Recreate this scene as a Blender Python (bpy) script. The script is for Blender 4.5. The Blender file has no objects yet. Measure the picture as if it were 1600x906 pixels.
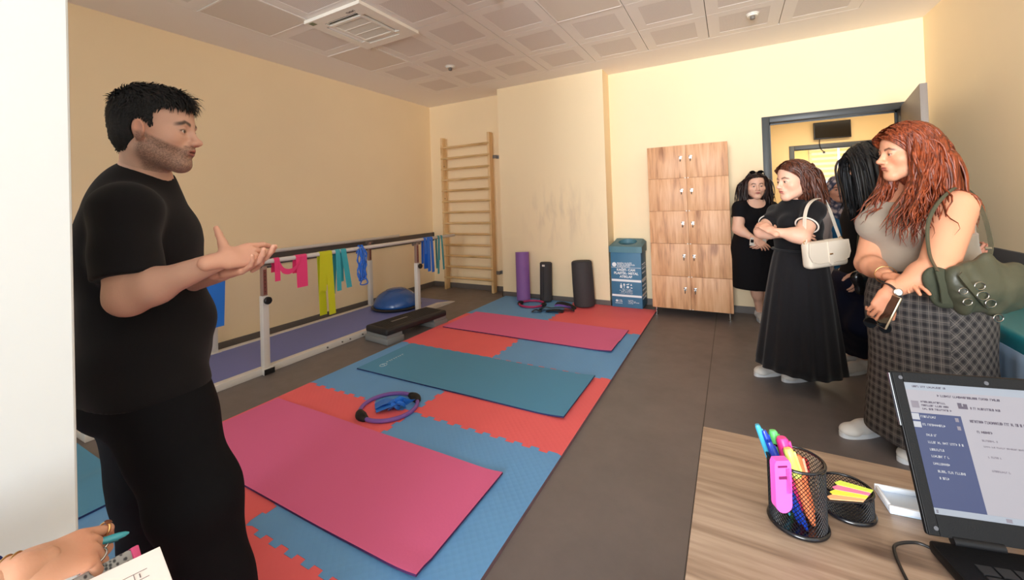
import bpy, bmesh, math, random
import numpy as np
from mathutils import Vector, Matrix
random.seed(7)
SC = bpy.context.scene
COL = SC.collection

# ------------------------------------------------------------------ camera
F_PX, CX, CY, CAM_H = 627.3, 800.0, 309.5, 1.30
CR = np.array([[0.8769645, 0.4794214, -0.0329917],      # camera right in the world
               [-0.0346574, -0.0053774, -0.9993848],    # camera down
               [-0.4793038, 0.8775684, 0.0118997]])     # camera forward
cam_d = bpy.data.cameras.new('camera')
cam = bpy.data.objects.new('camera', cam_d)
COL.objects.link(cam)
cam_d.sensor_fit = 'HORIZONTAL'
cam_d.sensor_width = 36.0
cam_d.lens = F_PX / 1600 * 36.0
cam_d.shift_y = -(453.0 - CY) / 1600
cam_d.clip_start = 0.05
r_, d_, f_ = CR
cam.matrix_world = Matrix(((r_[0], -d_[0], -f_[0], 0), (r_[1], -d_[1], -f_[1], 0),
                           (r_[2], -d_[2], -f_[2], CAM_H), (0, 0, 0, 1)))
SC.camera = cam

# ------------------------------------------------------------------ light
SC.view_settings.view_transform = 'Standard'
SC.view_settings.look = 'None'
SC.view_settings.exposure = 0.0
SC.view_settings.gamma = 1.0
SC.view_settings.use_curve_mapping = False
SC.cycles.use_denoising = True
SC.cycles.max_bounces = 10
SC.cycles.diffuse_bounces = 8

world = bpy.data.worlds.new('daylight')
SC.world = world
world.use_nodes = True
world.node_tree.nodes['Background'].inputs[0].default_value = (0.72, 0.86, 1.0, 1)
world.node_tree.nodes['Background'].inputs[1].default_value = 1.6


def area(name, loc, rot, sx, sy, power, colr, spread=180):
    l = bpy.data.lights.new(name, 'AREA')
    l.shape = 'RECTANGLE'; l.size = sx; l.size_y = sy; l.energy = power; l.color = colr
    l.spread = math.radians(spread)
    o = bpy.data.objects.new(name, l)
    COL.objects.link(o)
    o.location = loc; o.rotation_euler = rot
    return o


# daylight through the long window wall behind the photographer
area('window_daylight', (0.15, -3.95, 1.6), (math.radians(103), 0, math.radians(-9)), 2.3, 2.0, 210, (0.93, 0.965, 1.0), 92)
area('side_fill_light', (1.59, -1.15, 1.65), (math.radians(110), 0, math.radians(90)), 2.4, 1.7, 12, (0.93, 0.965, 1.0))  # unseen fill light added at the right to brighten the left wall
area('hall_ceiling_lamp', (1.4, 6.6, 2.68), (0, 0, 0), 1.6, 0.6, 40, (1.0, 0.86, 0.62))
area('far_room_daylight', (1.8, 10.3, 1.9), (math.radians(-90), 0, 0), 1.2, 0.9, 30, (1.0, 0.93, 0.75))
area('far_room_lamp', (1.6, 9.2, 2.6), (0, 0, 0), 1.2, 1.2, 45, (1.0, 0.90, 0.62))


# ------------------------------------------------------------------ pixel helper
def at(px, py, D):
    """world point seen at photo pixel (px, py), D metres in front of the camera"""
    c = np.array([(px - CX) / F_PX * D, (py - CY) / F_PX * D, D])
    return np.array([0, 0, CAM_H]) + CR.T @ c


def camdir(X, D):
    """horizontal world direction from (right, forward) camera components"""
    v = CR[0] * X + CR[2] * D
    v = np.array([v[0], v[1], 0.0])
    return v / np.linalg.norm(v)


# ------------------------------------------------------------------ materials
def srgb(r, g, b):
    def f(c):
        c /= 255.0
        return c / 12.92 if c <= 0.04045 else ((c + 0.055) / 1.055) ** 2.4
    return (f(r), f(g), f(b), 1.0)


MATS = {}


def mat(name, colr, rough=0.6, metal=0.0, spec=0.5, bump=0.0, bscale=200.0, var=0.0, vscale=3.0, vcol=False,
        sheen=0.0, coat=0.0, alpha=1.0, trans=0.0, emit=0.0, sss=0.0, stretch=None):
    if name in MATS:
        return MATS[name]
    m = bpy.data.materials.new(name)
    m.use_nodes = True
    nt = m.node_tree
    b = nt.nodes['Principled BSDF']
    b.inputs['Base Color'].default_value = colr
    b.inputs['Roughness'].default_value = rough
    b.inputs['Metallic'].default_value = metal
    b.inputs['Specular IOR Level'].default_value = spec
    if sheen:
        b.inputs['Sheen Weight'].default_value = sheen
    if coat:
        b.inputs['Coat Weight'].default_value = coat
    if trans:
        b.inputs['Transmission Weight'].default_value = trans
    if alpha < 1:
        b.inputs['Alpha'].default_value = alpha
    if emit:
        b.inputs['Emission Color'].default_value = colr
        b.inputs['Emission Strength'].default_value = emit
    if sss:
        b.inputs['Subsurface Weight'].default_value = sss
        b.inputs['Subsurface Radius'].default_value = (0.012, 0.005, 0.003)
        b.inputs['Subsurface Scale'].default_value = 0.6
    tc = nt.nodes.new('ShaderNodeTexCoord')
    src = tc.outputs['Object']
    if stretch:
        mp = nt.nodes.new('ShaderNodeMapping')
        mp.inputs['Scale'].default_value = stretch
        nt.links.new(src, mp.inputs['Vector'])
        src = mp.outputs['Vector']
    cur = None
    if vcol:
        a = nt.nodes.new('ShaderNodeAttribute'); a.attribute_name = 'Col'
        cur = a.outputs['Color']
    if var:
        n = nt.nodes.new('ShaderNodeTexNoise')
        n.inputs['Scale'].default_value = vscale; n.inputs['Detail'].default_value = 5
        nt.links.new(src, n.inputs['Vector'])
        mr = nt.nodes.new('ShaderNodeMapRange')
        mr.inputs[3].default_value = 1 - var; mr.inputs[4].default_value = 1 + var
        mr.inputs[1].default_value = 0.3; mr.inputs[2].default_value = 0.7
        nt.links.new(n.outputs[0], mr.inputs[0])
        mx = nt.nodes.new('ShaderNodeVectorMath'); mx.operation = 'SCALE'
        if cur is None:
            mx.inputs[0].default_value = colr[:3]
        else:
            nt.links.new(cur, mx.inputs[0])
        nt.links.new(mr.outputs[0], mx.inputs['Scale'])
        cur = mx.outputs[0]
    if cur is not None:
        nt.links.new(cur, b.inputs['Base Color'])
    if bump:
        n = nt.nodes.new('ShaderNodeTexNoise')
        n.inputs['Scale'].default_value = bscale; n.inputs['Detail'].default_value = 4
        nt.links.new(src, n.inputs['Vector'])
        bp = nt.nodes.new('ShaderNodeBump')
        bp.inputs['Strength'].default_value = bump; bp.inputs['Distance'].default_value = 0.002
        nt.links.new(n.outputs[0], bp.inputs['Height'])
        nt.links.new(bp.outputs[0], b.inputs['Normal'])
    MATS[name] = m
    return m


def wood(name, dark, mid, light, axis='X', rough=0.45, knots=True, fine=1.0):
    m = bpy.data.materials.new(name); m.use_nodes = True
    nt = m.node_tree; N = nt.nodes; L = nt.links
    b = N['Principled BSDF']; b.inputs['Roughness'].default_value = rough
    tc = N.new('ShaderNodeTexCoord'); oi = N.new('ShaderNodeObjectInfo')
    ad = N.new('ShaderNodeVectorMath'); ad.operation = 'ADD'
    L.new(tc.outputs['Object'], ad.inputs[0])
    sc_ = N.new('ShaderNodeVectorMath'); sc_.operation = 'SCALE'
    sc_.inputs[0].default_value = (7.3, 3.1, 5.7)
    L.new(oi.outputs['Random'], sc_.inputs['Scale']); L.new(sc_.outputs[0], ad.inputs[1])
    mp = N.new('ShaderNodeMapping')
    s = {'X': (1.2, 14, 14), 'Y': (14, 1.2, 14), 'Z': (14, 14, 1.2)}[axis]
    mp.inputs['Scale'].default_value = tuple(q * fine for q in s)
    L.new(ad.outputs[0], mp.inputs['Vector'])
    # knots bend the grain
    vo = N.new('ShaderNodeTexVoronoi'); vo.inputs['Scale'].default_value = 1.0
    mk = N.new('ShaderNodeMapping')
    sk = {'X': (2.6, 6.5, 6.5), 'Y': (6.5, 2.6, 6.5), 'Z': (6.5, 6.5, 2.6)}[axis]
    mk.inputs['Scale'].default_value = tuple(q * fine for q in sk)
    L.new(ad.outputs[0], mk.inputs['Vector']); L.new(mk.outputs[0], vo.inputs['Vector'])
    kn = N.new('ShaderNodeMapRange'); kn.inputs[1].default_value = 0.05; kn.inputs[2].default_value = 0.26
    kn.inputs[3].default_value = 1.0; kn.inputs[4].default_value = 0.0
    L.new(vo.outputs['Distance'], kn.inputs[0])
    n1 = N.new('ShaderNodeTexNoise'); n1.inputs['Scale'].default_value = 1.3; n1.inputs['Detail'].default_value = 8
    n1.inputs['Distortion'].default_value = 0.9
    L.new(mp.outputs[0], n1.inputs['Vector'])
    n2 = N.new('ShaderNodeTexNoise'); n2.inputs['Scale'].default_value = 6.0; n2.inputs['Detail'].default_value = 6
    L.new(mp.outputs[0], n2.inputs['Vector'])
    mix = N.new('ShaderNodeMix'); mix.inputs[0].default_value = 0.35
    L.new(n1.outputs[0], mix.inputs[2]); L.new(n2.outputs[0], mix.inputs[3])
    sub = N.new('ShaderNodeMath'); sub.operation = 'SUBTRACT'
    kk = N.new('ShaderNodeMath'); kk.operation = 'MULTIPLY'; kk.inputs[1].default_value = 0.22 if knots else 0
    L.new(kn.outputs[0], kk.inputs[0])
    L.new(mix.outputs[0], sub.inputs[0]); L.new(kk.outputs[0], sub.inputs[1])
    cr = N.new('ShaderNodeValToRGB')
    e = cr.color_ramp.elements
    e[0].position = 0.27; e[0].color = dark
    e[1].position = 0.66; e[1].color = light
    q = e.new(0.47); q.color = mid
    L.new(sub.outputs[0], cr.inputs[0]); L.new(cr.outputs[0], b.inputs['Base Color'])
    bp = N.new('ShaderNodeBump'); bp.inputs['Strength'].default_value = 0.15; bp.inputs['Distance'].default_value = 0.001
    L.new(n2.outputs[0], bp.inputs['Height']); L.new(bp.outputs[0], b.inputs['Normal'])
    return m


# ------------------------------------------------------------------ mesh helpers
def tag(o, label=None, cat=None, group=None, kind=None):
    if label: o['label'] = label
    if cat: o['category'] = cat
    if group: o['group'] = group
    if kind: o['kind'] = kind
    return o


def build(name, V, Fs, mats, parent=None, smooth=False, mi=None, uv=None, col=None, origin=None):
    """one mesh object from world-space vertices; top-level ones get their origin at their base"""
    V = np.asarray(V, float).reshape(-1, 3)
    me = bpy.data.meshes.new(name)
    if origin is None:
        if parent is None:
            origin = np.array([(V[:, 0].min() + V[:, 0].max()) / 2, (V[:, 1].min() + V[:, 1].max()) / 2, V[:, 2].min()])
        else:
            origin = V.mean(axis=0)
    origin = np.asarray(origin, float)
    W = V - origin
    if isinstance(Fs, np.ndarray):
        nf, k = Fs.shape
        me.vertices.add(len(W)); me.vertices.foreach_set('co', W.astype(np.float32).ravel())
        me.loops.add(nf * k); me.loops.foreach_set('vertex_index', Fs.astype(np.int32).ravel())
        me.polygons.add(nf); me.polygons.foreach_set('loop_start', np.arange(0, nf * k, k, dtype=np.int32))
        me.polygons.foreach_set('loop_total', np.full(nf, k, dtype=np.int32))
        me.update(calc_edges=True)
    else:
        me.from_pydata([tuple(v) for v in W], [], Fs)
        me.update()
    if not isinstance(mats, (list, tuple)):
        mats = [mats]
    for m in mats:
        me.materials.append(m)
    if mi is not None:
        me.polygons.foreach_set('material_index', np.asarray(mi, dtype=np.int32))
    if smooth:
        me.polygons.foreach_set('use_smooth', np.ones(len(me.polygons), dtype=bool))
    if uv is not None:
        ul = me.uv_layers.new(name='UVMap')
        li = np.zeros(len(me.loops), dtype=np.int32); me.loops.foreach_get('vertex_index', li)
        ul.data.foreach_set('uv', np.asarray(uv, np.float32)[li].ravel())
    if col is not None:
        ca = me.color_attributes.new('Col', 'FLOAT_COLOR', 'POINT')
        c4 = np.ones((len(W), 4), np.float32); c4[:, :3] = col
        ca.data.foreach_set('color', c4.ravel())
    o = bpy.data.objects.new(name, me)
    COL.objects.link(o)
    place(o, origin, parent)
    return o


def wloc(o):
    p = Vector(o.location)
    q = o.parent
    while q is not None:
        p = p + q.location
        q = q.parent
    return p


def place(o, origin, parent):
    if parent is None:
        o.location = origin
    else:
        o.parent = parent
        o.location = Vector(origin) - wloc(parent)


def empty(name, loc, label=None, cat=None, group=None):
    o = bpy.data.objects.new(name, None)
    COL.objects.link(o)
    o.location = loc
    o.empty_display_size = 0.1
    tag(o, label, cat, group)
    return o


def copy_tree(o, parent=None):
    c = o.copy(); COL.objects.link(c); c.parent = parent
    for ch in [x for x in bpy.data.objects if x.parent is o]:
        copy_tree(ch, c)
    return c


def rotm(axis, deg):
    return np.array(Matrix.Rotation(math.radians(deg), 3, Vector(axis)))


class MB:
    """collects shapes (world space) for one mesh"""
    def __init__(s):
        s.V = []; s.F = []; s.M = []

    def add(s, V, F, m=0, T=None, off=(0, 0, 0)):
        V = np.asarray(V, float)
        if T is not None:
            V = V @ np.asarray(T).T
        V = V + np.asarray(off, float)
        n = len(s.V)
        s.V.extend(V.tolist())
        s.F.extend([tuple(i + n for i in f) for f in F])
        s.M.extend([m] * len(F))
        return s

    def box(s, lo, hi, m=0, bev=0.0, T=None, off=(0, 0, 0), seg=2):
        lo = np.array(lo, float); hi = np.array(hi, float)
        bm = bmesh.new()
        bmesh.ops.create_cube(bm, size=1.0)
        for v in bm.verts:
            v.co = Vector((lo + hi) / 2 + np.array(v.co) * (hi - lo))
        if bev:
            bmesh.ops.bevel(bm, geom=bm.edges[:], offset=bev, segments=seg, profile=0.5, affect='EDGES')
        s.bm(bm, m, T, off)
        return s

    def bm(s, bm, m=0, T=None, off=(0, 0, 0)):
        bm.verts.index_update()
        s.add([tuple(v.co) for v in bm.verts], [tuple(v.index for v in f.verts) for f in bm.faces], m, T, off)
        bm.free()
        return s

    def cyl(s, a, b, r, r2=None, n=20, m=0, caps=True):
        a = np.array(a, float); b = np.array(b, float); r2 = r if r2 is None else r2
        return s.tube([a, b], [r, r2], n, m, caps)

    def tube(s, pts, rad, n=10, m=0, caps=True, closed=False, flat=None):
        pts = np.asarray(pts, float); k = len(pts)
        rad = np.full(k, rad) if np.isscalar(rad) else np.asarray(rad, float)
        T = np.gradient(pts, axis=0) if not closed else np.roll(pts, -1, 0) - np.roll(pts, 1, 0)
        T /= np.linalg.norm(T, axis=1)[:, None] + 1e-12
        ref = np.array([0, 0, 1.0]) if abs(T[0][2]) < 0.9 else np.array([1.0, 0, 0])
        u = np.cross(T[0], ref); u /= np.linalg.norm(u)
        V = []
        ang = np.linspace(0, 2 * np.pi, n, endpoint=False)
        for i in range(k):
            u = u - T[i] * (u @ T[i]); u /= np.linalg.norm(u) + 1e-12
            w = np.cross(T[i], u)
            fl = 1.0 if flat is None else flat
            V.extend((pts[i] + rad[i] * (np.cos(ang)[:, None] * u + fl * np.sin(ang)[:, None] * w)).tolist())
        F = []
        kk = k if closed else k - 1
        for i in range(kk):
            j = (i + 1) % k
            for q in range(n):
                F.append((i * n + q, i * n + (q + 1) % n, j * n + (q + 1) % n, j * n + q))
        if caps and not closed:
            F.append(tuple(range(n))[::-1]); F.append(tuple((k - 1) * n + q for q in range(n)))
        return s.add(V, F, m)

    def lathe(s, prof, c, n=32, m=0, T=None):
        """profile [(r, z)] turned about the z axis through c"""
        ang = np.linspace(0, 2 * np.pi, n, endpoint=False)
        V = []
        for r, z in prof:
            V.extend([(r * math.cos(t), r * math.sin(t), z) for t in ang])
        F = []
        for i in range(len(prof) - 1):
            for q in range(n):
                F.append((i * n + q, i * n + (q + 1) % n, (i + 1) * n + (q + 1) % n, (i + 1) * n + q))
        F.append(tuple(range(n))[::-1]); F.append(tuple((len(prof) - 1) * n + q for q in range(n)))
        return s.add(V, F, m, T, c)

    def prism(s, poly, z0, z1, m=0, T=None, off=(0, 0, 0), side=None):
        n = len(poly)
        V = [(p[0], p[1], z0) for p in poly] + [(p[0], p[1], z1) for p in poly]
        F = [tuple(range(n))[::-1], tuple(range(n, 2 * n))]
        G = [(i, (i + 1) % n, n + (i + 1) % n, n + i) for i in range(n)]
        s.add(V, F, m, T, off)
        k = len(s.V) - len(V)
        s.F.extend([tuple(i + k for i in f) for f in G]); s.M.extend([m if side is None else side] * n)
        return s

    def ribbon(s, pts, width, wdir, th=0.0012, m=0):
        pts = np.asarray(pts, float); k = len(pts)
        width = np.full(k, width) if np.isscalar(width) else np.asarray(width, float)
        wd = np.asarray(wdir, float)
        if wd.ndim == 1:
            wd = np.tile(wd, (k, 1))
        wd = wd / np.linalg.norm(wd, axis=1)[:, None]
        T = np.gradient(pts, axis=0); T /= np.linalg.norm(T, axis=1)[:, None] + 1e-12
        nn = np.cross(T, wd); nn /= np.linalg.norm(nn, axis=1)[:, None] + 1e-12
        V = []
        for i in range(k):
            a = pts[i] - wd[i] * width[i] / 2; b = pts[i] + wd[i] * width[i] / 2; t = nn[i] * th / 2
            V += [a - t, b - t, b + t, a + t]
        F = []
        for i in range(k - 1):
            for q in range(4):
                F.append((4 * i + q, 4 * i + (q + 1) % 4, 4 * i + 4 + (q + 1) % 4, 4 * i + 4 + q))
        F += [(3, 2, 1, 0), (4 * k - 4, 4 * k - 3, 4 * k - 2, 4 * k - 1)]
        return s.add(V, F, m)

    def out(s, name, mats, parent=None, smooth=False, origin=None, auto=None):
        o = build(name, s.V, s.F, mats, parent, smooth or bool(auto), s.M, origin=origin)
        bm = bmesh.new(); bm.from_mesh(o.data)
        bmesh.ops.recalc_face_normals(bm, faces=bm.faces)
        if auto:
            lim = math.radians(auto)
            for e in bm.edges:
                if len(e.link_faces) == 2 and e.calc_face_angle(0) > lim:
                    e.smooth = False
        bm.to_mesh(o.data); bm.free()
        return o


def spline(P, n=8):
    P = np.asarray(P, float)
    Q = np.vstack([2 * P[0] - P[1], P, 2 * P[-1] - P[-2]])
    out = []
    for i in range(1, len(Q) - 2):
        for t in np.linspace(0, 1, n, endpoint=False):
            a, b, c, d = Q[i - 1], Q[i], Q[i + 1], Q[i + 2]
            out.append(0.5 * (2 * b + (c - a) * t + (2 * a - 5 * b + 4 * c - d) * t * t + (3 * b - a - 3 * c + d) * t ** 3))
    out.append(P[-1])
    return np.array(out)


def text(name, s, loc, size, m, parent, T=None, align='LEFT', bold=0.0, ext=0.0006):
    """raised lettering; T columns = text x, text y, outward normal"""
    cu = bpy.data.curves.new(name, 'FONT')
    cu.body = s; cu.size = size; cu.align_x = align; cu.extrude = ext; cu.offset = bold
    tmp = bpy.data.objects.new(name + '_tmp', cu)
    COL.objects.link(tmp)
    bpy.context.view_layer.update()
    me = bpy.data.meshes.new_from_object(tmp.evaluated_get(bpy.context.evaluated_depsgraph_get()))
    bpy.data.objects.remove(tmp)
    V = np.array([v.co[:] for v in me.vertices]) @ np.asarray(T if T is not None else np.eye(3)).T + np.asarray(loc)
    F = [tuple(p.vertices) for p in me.polygons]
    return build(name, V, F, m, parent)


# ------------------------------------------------------------------ implicit surfaces
def surface_nets(f, lo, res):
    nx, ny, nz = f.shape
    ins = f < 0
    c = [(i, j, k) for i in (0, 1) for j in (0, 1) for k in (0, 1)]
    sl = lambda o, a: a[o[0]:nx - 1 + o[0], o[1]:ny - 1 + o[1], o[2]:nz - 1 + o[2]]
    cnt = sum(sl(o, ins).astype(np.int8) for o in c)
    act = (cnt > 0) & (cnt < 8)
    idx = np.argwhere(act)
    vid = -np.ones(act.shape, np.int32); vid[act] = np.arange(len(idx))
    vals = {o: f[idx[:, 0] + o[0], idx[:, 1] + o[1], idx[:, 2] + o[2]] for o in c}
    acc = np.zeros((len(idx), 3)); num = np.zeros(len(idx))
    for o in c:
        for ax in range(3):
            if o[ax] == 0:
                p = list(o); p[ax] = 1; p = tuple(p)
                a, b = vals[o], vals[p]
                m = (a < 0) != (b < 0)
                t = np.where(m, a / np.where(m, a - b, 1), 0)
                pt = np.tile(np.array(o, float), (len(idx), 1)); pt[:, ax] = t
                acc[m] += pt[m]; num[m] += 1
    V = (idx + acc / num[:, None]) * res + lo
    Fs = []
    for ax in range(3):
        o1, o2 = [(1, 2), (2, 0), (0, 1)][ax]
        s0 = [slice(None)] * 3; s1 = [slice(None)] * 3
        s0[ax] = slice(0, -1); s1[ax] = slice(1, None)
        a = ins[tuple(s0)]; b = ins[tuple(s1)]
        e = np.argwhere(a != b)
        e = e[(e[:, o1] > 0) & (e[:, o2] > 0) & (e[:, o1] < f.shape[o1] - 1) & (e[:, o2] < f.shape[o2] - 1)]
        flip = a[e[:, 0], e[:, 1], e[:, 2]]
        q = []
        for d1, d2 in ((1, 1), (0, 1), (0, 0), (1, 0)):
            g = e.copy(); g[:, o1] -= d1; g[:, o2] -= d2
            q.append(vid[g[:, 0], g[:, 1], g[:, 2]])
        q = np.stack(q, 1)
        q[~flip] = q[~flip][:, ::-1]
        Fs.append(q)
    return V, np.vstack(Fs)


def unit(v):
    v = np.asarray(v, float)
    return v / np.linalg.norm(v)


class Prim:
    def __init__(self, kind, k, sub=False, **kw):
        self.kind = kind; self.k = k; self.sub = sub; self.__dict__.update(kw)

    def bounds(s):
        if s.kind == 'cone':
            r = max(s.ra, s.rb)
            return np.minimum(s.a, s.b) - r, np.maximum(s.a, s.b) + r
        r = max(s.r)
        return s.c - r, s.c + r

    def grow(s, g):
        q = Prim(s.kind, s.k, s.sub, **{k: v for k, v in s.__dict__.items() if k not in ('kind', 'k', 'sub')})
        if s.kind == 'cone':
            q.ra += g; q.rb += g
        else:
            q.r = s.r + g
        return q

    def moved(s, M, t, sc=1.0):
        q = s.grow(0)
        if s.kind == 'cone':
            q.a = M @ (s.a * sc) + t; q.b = M @ (s.b * sc) + t; q.ra = s.ra * sc; q.rb = s.rb * sc
            if s.u is not None: q.u = M @ s.u
        else:
            q.c = M @ (s.c * sc) + t; q.r = s.r * sc; q.R = M @ s.R
        return q

    def dist(s, X, Y, Z):
        if s.kind == 'cone':
            ba = s.b - s.a; L2 = max(ba @ ba, 1e-12)
            px, py, pz = X - s.a[0], Y - s.a[1], Z - s.a[2]
            t0 = (px * ba[0] + py * ba[1] + pz * ba[2]) / L2
            t = np.clip(t0, 0, 1)
            ox, oy, oz = px - t * ba[0], py - t * ba[1], pz - t * ba[2]
            q = ox * ox + oy * oy + oz * oz
            if s.u is not None:
                g = ox * s.u[0] + oy * s.u[1] + oz * s.u[2]
                q = q + (s.s * s.s - 1) * g * g
            d = np.sqrt(np.maximum(q, 0)) - (s.ra + (s.rb - s.ra) * t)
            if s.flat:
                d = np.maximum(d, (t0 - 1) * math.sqrt(L2))
            return d
        R = s.R
        px, py, pz = X - s.c[0], Y - s.c[1], Z - s.c[2]
        a = (px * R[0, 0] + py * R[1, 0] + pz * R[2, 0])
        b = (px * R[0, 1] + py * R[1, 1] + pz * R[2, 1])
        c = (px * R[0, 2] + py * R[1, 2] + pz * R[2, 2])
        r = s.r
        k0 = np.sqrt((a / r[0]) ** 2 + (b / r[1]) ** 2 + (c / r[2]) ** 2)
        k1 = np.sqrt((a / r[0] ** 2) ** 2 + (b / r[1] ** 2) ** 2 + (c / r[2] ** 2) ** 2) + 1e-9
        return k0 * (k0 - 1) / k1


def cone(a, b, ra, rb, k=0.02, u=None, s=1.0, flat=False, sub=False):
    return Prim('cone', k, sub, a=np.asarray(a, float), b=np.asarray(b, float), ra=ra, rb=rb,
                u=None if u is None else unit(u), s=s, flat=flat)


def ell(c, r, k=0.02, R=None, sub=False):
    return Prim('ell', k, sub, c=np.asarray(c, float), r=np.asarray(r, float), R=np.eye(3) if R is None else np.asarray(R, float))


def field(prims, lo, hi, res, post=None):
    n = np.ceil((hi - lo) / res).astype(int) + 1
    ax = [lo[i] + np.arange(n[i]) * res for i in range(3)]
    f = np.full(n, 0.2)
    for p in prims:
        a, b = p.bounds(); mg = p.k + 3 * res + 0.01
        i0 = np.clip(np.floor((a - mg - lo) / res).astype(int), 0, n)
        i1 = np.clip(np.ceil((b + mg - lo) / res).astype(int) + 1, 0, n)
        if np.any(i1 <= i0): continue
        sl = tuple(slice(i0[i], i1[i]) for i in range(3))
        X = ax[0][sl[0]][:, None, None]; Y = ax[1][sl[1]][None, :, None]; Z = ax[2][sl[2]][None, None, :]
        d = p.dist(X, Y, Z); g = f[sl]; k = max(p.k, 1e-5)
        if p.sub:
            h = np.clip(0.5 - 0.5 * (d + g) / k, 0, 1)
            f[sl] = g * (1 - h) - d * h + k * h * (1 - h)
        else:
            h = np.clip(0.5 + 0.5 * (g - d) / k, 0, 1)
            f[sl] = g * (1 - h) + d * h - k * h * (1 - h)
    if post is not None:
        f = post(f, ax[0][:, None, None], ax[1][None, :, None], ax[2][None, None, :])
    return f


def blob(prims, res, post=None, lo=None, hi=None):
    add = [p for p in prims if not p.sub]
    bl = np.min([p.bounds()[0] for p in add], 0) - 3 * res - 0.01
    bh = np.max([p.bounds()[1] for p in add], 0) + 3 * res + 0.01
    if lo is not None: bl = np.maximum(bl, lo)
    if hi is not None: bh = np.minimum(bh, hi)
    f = field(prims, bl, bh, res, post)
    return surface_nets(f, bl, res)


def join(parts):
    """parts: [(V, F, col)] -> one"""
    Vs, Fs, Cs, n = [], [], [], 0
    for V, F, c in parts:
        Vs.append(V); Fs.append(F + n); n += len(V)
        c = np.asarray(c, float)
        Cs.append(np.tile(c[:3], (len(V), 1)) if c.ndim == 1 else c)
    return np.vstack(Vs), np.vstack(Fs), np.vstack(Cs)
# ================================================================== SETTING
XL, XR, YB, YF, HC = -4.28, 1.62, 5.12, -4.0, 2.90
M_wall = mat('cream_wall_paint', srgb(250, 229, 190), 0.75, bump=0.05, bscale=60, var=0.02, vscale=1.3)
M_wallw = mat('pale_wall_paint', srgb(214, 217, 216), 0.75, bump=0.05, bscale=60)
M_ceil = mat('ceiling_plaster', srgb(246, 240, 232), 0.85)
M_tile = mat('ceiling_tile_metal', srgb(244, 238, 230), 0.6, spec=0.4)
M_gap = mat('ceiling_grid_gap', srgb(96, 84, 74), 0.8)
M_skirt = mat('grey_skirting', srgb(104, 98, 94), 0.5)


def perforated():
    m = mat('perforated_metal', srgb(196, 180, 166), 0.7)
    nt = m.node_tree; N = nt.nodes; L = nt.links
    vo = N.new('ShaderNodeTexVoronoi'); vo.inputs['Scale'].default_value = 110; vo.inputs['Randomness'].default_value = 0
    tc = [n for n in N if n.type == 'TEX_COORD'][0]
    L.new(tc.outputs['Object'], vo.inputs['Vector'])
    cr = N.new('ShaderNodeValToRGB')
    cr.color_ramp.elements[0].position = 0.25; cr.color_ramp.elements[0].color = srgb(186, 178, 170)
    cr.color_ramp.elements[1].position = 0.4; cr.color_ramp.elements[1].color = srgb(238, 230, 222)
    L.new(vo.outputs['Distance'], cr.inputs[0]); L.new(cr.outputs[0], N['Principled BSDF'].inputs['Base Color'])
    return m


M_perf = perforated()


def floor_mat():
    m = mat('grey_vinyl', srgb(112, 104, 101), 0.42, spec=0.35)
    nt = m.node_tree; N = nt.nodes; L = nt.links
    b = N['Principled BSDF']
    tc = [n for n in N if n.type == 'TEX_COORD'][0]
    n1 = N.new('ShaderNodeTexNoise'); n1.inputs['Scale'].default_value = 1.6; n1.inputs['Detail'].default_value = 8
    n1.inputs['Roughness'].default_value = 0.7
    L.new(tc.outputs['Object'], n1.inputs['Vector'])
    cr = N.new('ShaderNodeValToRGB'); e = cr.color_ramp.elements
    e[0].position = 0.3; e[0].color = srgb(104, 97, 95); e[1].position = 0.7; e[1].color = srgb(122, 113, 110)
    L.new(n1.outputs[0], cr.inputs[0])
    # welded seam between two vinyl sheets
    sp = N.new('ShaderNodeSeparateXYZ'); L.new(tc.outputs['Object'], sp.inputs[0])
    mm = N.new('ShaderNodeMath'); mm.operation = 'COMPARE'; mm.inputs[1].default_value = -0.185; mm.inputs[2].default_value = 0.003
    L.new(sp.outputs[0], mm.inputs[0])
    mx = N.new('ShaderNodeMix'); mx.data_type = 'RGBA'
    L.new(mm.outputs[0], mx.inputs[0]); L.new(cr.outputs[0], mx.inputs[6]); mx.inputs[7].default_value = srgb(66, 58, 54)
    L.new(mx.outputs[2], b.inputs['Base Color'])
    n2 = N.new('ShaderNodeTexNoise'); n2.inputs['Scale'].default_value = 9; n2.inputs['Detail'].default_value = 6
    L.new(tc.outputs['Object'], n2.inputs['Vector'])
    mr = N.new('ShaderNodeMapRange'); mr.inputs[3].default_value = 0.34; mr.inputs[4].default_value = 0.55
    L.new(n2.outputs[0], mr.inputs[0]); L.new(mr.outputs[0], b.inputs['Roughness'])
    return m


def struct(mb, name, mats, **k):
    o = mb.out(name, mats, origin=(0, 0, 0), **k)
    o['kind'] = 'structure'
    return o


struct(MB().box((XL - .2, YF - .2, -.12), (XR + .2, 11.2, 0)), 'floor', floor_mat())
struct(MB().box((XL - .15, YF - .15, 0), (XL, YB + .15, HC)), 'wall_left', M_wall)
struct(MB().box((XR, .1, 0), (XR + .15, YB, HC)).box((XR, YF - .15, 0), (XR + .15, -2.4, HC)).box((XR, -2.4, 0), (XR + .15, .1, .75)).box((XR, -2.4, 2.55), (XR + .15, .1, HC)), 'wall_right', M_wall)  # right wall is left open around the added side light


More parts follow.
